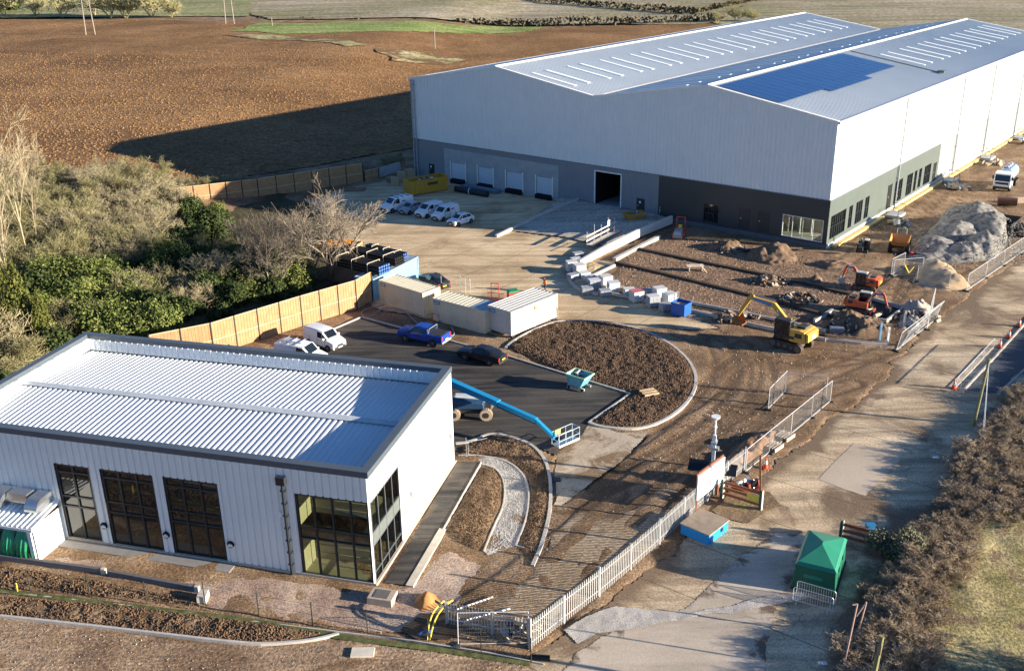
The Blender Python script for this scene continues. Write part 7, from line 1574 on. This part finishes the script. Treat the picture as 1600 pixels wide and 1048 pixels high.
g = G(1188, 795); lp = thing('leaning_post', 'tall brown post leaning beside the near timber gate', 'post', (g.x, g.y, 0)); MB().bar((0, 0, 0), (-.3, .1, HT(1188, 795, 712)), .09, 4).build('post', mat('redwood', (.38, .14, .06), .7), lp)
g = G(1165, 765); rubble('scrap_heap', 'black and white scrap frames lying on the grass behind the gate', 'scrap', (g.x, g.y, .1), 1.3, .7, .5, 16, [dkst, steel_m, mat('rub_red', (.4, .1, .06), .6)], .5, 21)
# ------------------------------------------------------------------ green tank unit
A, B, C_ = G(1238, 918), G(1303, 934), G(1334, 893); gt = thing('green_kiosk', 'dark green tapered steel kiosk with hipped roof on the haul road', 'kiosk', (A.x, A.y, 0), math.atan2(B.y-A.y, B.x-A.x)); L_, Wd = (B-A).length, (C_-B).length*1.22; H_ = HT(1303, 934, 897)
gm_ = mat('kiosk_green', (.01, .115, .065), .4, 0, var=.1, vs=.8, dirt=.15); gr_ = mat('kiosk_roof', (.03, .23, .14), .4, 0, var=.08, vs=1)
mb = MB(); mb.box(-.04, -.04, .1, L_+.04, Wd+.04, H_, .1, .1); bevel(mb.build('body', gm_, gt), .04)
mb = MB(); e = .1; r0, r1 = H_, H_+.2; mb.box(-.0, -.0, r0+.002, L_, Wd, r1, .17, .17)
mb.add([(.19, .19, r1), (L_-.19, .19, r1), (L_-.19, Wd-.19, r1), (.19, Wd-.19, r1), (L_*.5, Wd*.48, r1+.42), (L_*.5, Wd*.56, r1+.42)], [(0, 1, 4), (1, 2, 5, 4), (2, 3, 5), (3, 0, 4, 5)]); mb.build('roof', gr_, gt)
for y in (Wd*.25, Wd*.6): MB().box(L_-.1, y, H_-.5, L_+.02, y+.2, H_-.25).build('latch', blk_pl, gt)
for y in (Wd*.15, Wd*.45): MB().box(L_-.1, y, .5, L_+.01, y+1.0, .7).build('step', gr_, gt)
MB().box(.6, -.0, H_-.75, L_-.8, .1, H_-.5).build('side_plate', gr_, gt); MB().box(-.1, -.1, 0, L_+.1, Wd+.1, .09).build('base_frame', dkst, gt)
# ------------------------------------------------------------------ small stuff
g = G(1497, 817); tag(MB().bar((0, 0, 0), (0, 0, .22), .38, 18).build('tyre', tyre_m), 'old black tyre lying on the grass bank', 'tyre').location = (g.x, g.y, .35)
for x, y, lab in ((1475, 826, 'white rag beside the old tyre'), (1565, 832, 'small white litter on the right of the grass bank'), (1421, 948, 'white plastic scrap below the broken pallet'), (1470, 970, 'white scrap in the dark tuft of grass'), (1286, 1036, 'white scrap at the bottom of the haul road'), (1461, 720, 'white litter in the hedge shadow on the road')):
    g = G(x, y); o = tag(MB().box(-.25, -.12, 0, .2, .12, .05, .05, .03).box(-.1, -.2, .051, .2, .1, .1, .04, .04).build('litter', white_trim), lab, 'litter', 'scraps of white litter'); o.location = (g.x, g.y, .3 if x > 1400 else .03)
g = G(1432, 936); t = pallet('broken pallet boards tilted on the grass bank', (g.x, g.y, .35), .7, None, 1.1, mat('grey_wood', (.45, .38, .3), .9)); t.rotation_euler = (.3, .2, .7)
# bench of timber on the forecourt pad
t = thing('timber_trestle', 'pale timber trestle with a leaning board on the forecourt pad', 'trestle'); g = G(1087, 424); t.location = (g.x, g.y, 0); wtm = mat('new_timber', (.66, .56, .42), .7); MB().box(-1.1, -.4, .7, .9, .4, .78).build('top', wtm, t)
for x in (-.8, .7): MB().box(x-.05, -.35, 0, x+.05, .35, .7).build('leg', wtm, t)
MB().bar((.4, -.2, .9), (1.2, -.9, .05), .06, 4).build('board', wtm, t)
g = G(1378, 497);
for lab, p, q in (('pale concrete pipe lying in the black trench, left', (1345, 492), (1362, 488)), ('pale concrete pipe lying in the black trench, right', (1366, 498), (1378, 494))): a, b = G(*p), G(*q); tag(MB().bar((0, 0, .2), (b-a)+Vector((0, 0, .2)), .2, 12).build('concrete_pipe', mat('pipe_pale', (.6, .52, .4), .8)), lab, 'pipe').location = (a.x, a.y, .1)
# black lined trench with pale kerb frame
TRN = GP([(1295, 487), (1362, 470), (1412, 487), (1385, 508), (1302, 492)])
grid_sheet('trench_bed', TRN, .2, flat(.16), mat('trench_black', (.014, .013, .013), .9))
kerb([(1352, 468), (1412, 485), (1384, 506), (1300, 491), (1272, 505)], .22, .5, False); kerb([(1300, 489), (1272, 506)], .22, .5, False); kerb([(1290, 532), (1345, 538), (1385, 540)], .14, .25, False)
g = G(1307, 520); o = tag(MB().box(-.7, -.4, 0, .7, .4, .45).box(-.6, -.3, .451, .6, .3, .5).build('tool_box', paint('navy_box', (.05, .08, .16), .4)), 'small navy and white site box among soil clods', 'box'); o.location = (g.x, g.y, .1); o.rotation_euler = (0, 0, -.2)
for lab, x, y, mm in (('white concrete upright marking the dig corner', 1386, 538, white_trim), ('blue and white upright pipe by the dig corner', 1374, 532, skyb), ('galvanised upright standing in the broken concrete', 1412, 512, steel_m)): g = G(x, y); t = thing('upright_post', lab, 'post', (g.x, g.y, 0)); MB().box(-.1, -.1, 0, .1, .1, 1.8).build('post', mm, t)
# pipes and skip at the far right, water barrier
a, b = G(1558, 320), G(1588, 322); o = tag(MB().bar((0, 0, .6), (b-a)+Vector((0, 0, .6)), .6, 18).build('drum_roll', mat('rusty_drum', (.12, .06, .04), .7)), 'dark rusty drum lying behind the gravel heap', 'drum'); o.location = (a.x, a.y, 0)
g = G(1592, 316); o = tag(MB().box(-1, -.6, 0, 1, .6, .6).build('plate_stack', mat('tan_plates', (.55, .4, .28), .7)), 'tan stacked plates beside the rusty drum', 'plates'); o.location = (g.x, g.y, 0)
open_skip('builders_skip', 'long black topped skip heaped with pale stone at the right edge', 5., 2.2, 1.6, dkst, (1578, 372), heading((1578, 372), (1612, 340)), .3)
g = G(1602, 366); rubble('stone_heap', 'pale crushed stone heaped beside the black skip', 'stone', (g.x, g.y, .1), 1.8, 1.6, 1.4, 160, [hgrav], .3, 31)
g = G(1441, 400); t = thing('sheeted_hole', 'black edged hole with red and blue plastic beside the dumper', 'hole cover', (g.x, g.y, 0)); MB().box(-1, -.6, 0, .9, .6, .5, .1, .1).build('sheet', dkst, t); MB().box(-1.4, -.1, 0, -1.02, .3, .45).build('red_can', rm_, t)
# clutter along the long wall: handrails, yellow insulation strip
g1 = WP(W+1., 4); st_ = MB(); a = Vector(WP(W+.5, 1)); b = Vector(WP(W+.5, 92))
o = MB(); strip_thing(o, [(0, 0), (b.x-a.x, b.y-a.y)], .5, .22); o = tag(o.build('insulation_strip', mat('yellow_insulation', (.66, .5, .2), .8, var=.1)), 'yellow insulation strip along the foot of the long warehouse wall', 'insulation'); o.location = (a.x, a.y, 0)
for k, y in enumerate((17, 38, 55, 73)):
    P_ = WP(W+1.4, y); t = thing('door_landing', ['landing with handrails at the office door in the sage wall', 'landing with handrails where sage cladding meets light grey', 'landing with handrails halfway along the long wall', 'landing with handrails farthest along the long wall'][k], 'landing', (P_[0], P_[1], 0), WH_T, 'door landings on the long warehouse wall')
    MB().box(-.9, -1.5, 0, .9, 1.5, .4).build('slab', conc_wall, t)
    for yy in (-1.4, 1.4): MB().path([(-.8, yy, .4), (-.8, yy, 1.5), (.8, yy, 1.5), (.8, yy, .4)], .035, 6).build('handrail', dkst, t)
    MB().path([(.8, -1.4, 1.0), (.8, 1.4, 1.0)], .03, 6).path([(.8, -1.4, 1.5), (.8, 1.4, 1.5)], .03, 6).build('handrail', dkst, t)
    rubble('scaffold_heap', ['scaffold tubes and boards heaped by the office door landing', 'scaffold tubes heaped by the second landing', 'scaffold tubes heaped by the third landing', 'scaffold tubes heaped by the farthest landing'][k], 'scaffolding', (*WP(W+3.0, y-3), .05), 1.6, 1.2, .5, 14, [steel_m, wood_m], .7, 50+k)
# thin standing fence in the bed behind the unit, boards near mesh fence
t = thing('stand_pipe_rail', 'thin galvanised temporary rail standing at the head of the asphalt path', 'railing'); g = G(729, 712); t.location = (g.x, g.y, 0); MB().bar((0, 0, 0), (0, 0, 1.6), .03, 5).build('post', steel_m, t); MB().bar((.15, 0, 0), (.15, 0, 1.4), .03, 5).build('post', steel_m, t); MB().path([(.15, 0, 1.2), (1.6, 1.2, .9)], .02, 4).path([(.15, 0, .1), (-.3, -.4, 0)], .02, 4).build('brace', steel_m, t)
g = G(1226, 670); 
for k, (x, y) in enumerate(((1226, 684), (1208, 700))): g = G(x, y); t = pallet(['boards stacked at the foot of the mesh fence, upper stack', 'boards stacked at the foot of the mesh fence, lower stack'][k], (g.x, g.y, .03), .8, 'board stacks under the mesh fence', 1.1, mat('grey_wood', (.45, .38, .3), .9), 2, 'board_stack')
g = G(912, 664)
# hoses near cabins
hose = mat('blue_grey_hose', (.2, .25, .3), .5)
for lab, pts_ in (('blue grey hose looped from the cabins to the blue pickup', [(600, 478), (570, 485), (563, 492), (575, 500), (600, 481), (630, 485), (650, 505), (662, 515)]), ('short hose loop between the middle and white cabins', [(702, 500), (680, 505), (680, 515), (700, 528), (712, 525), (705, 512)])):
    P_ = smooth_poly([tuple(G(*p)[:2]) for p in pts_], 3, False); a = P_[0]; tag(MB().path([Vector((p[0]-a[0], p[1]-a[1], .14)) for p in P_], .06, 5).build('hose', hose), lab, 'hose').location = (a[0], a[1], 0)
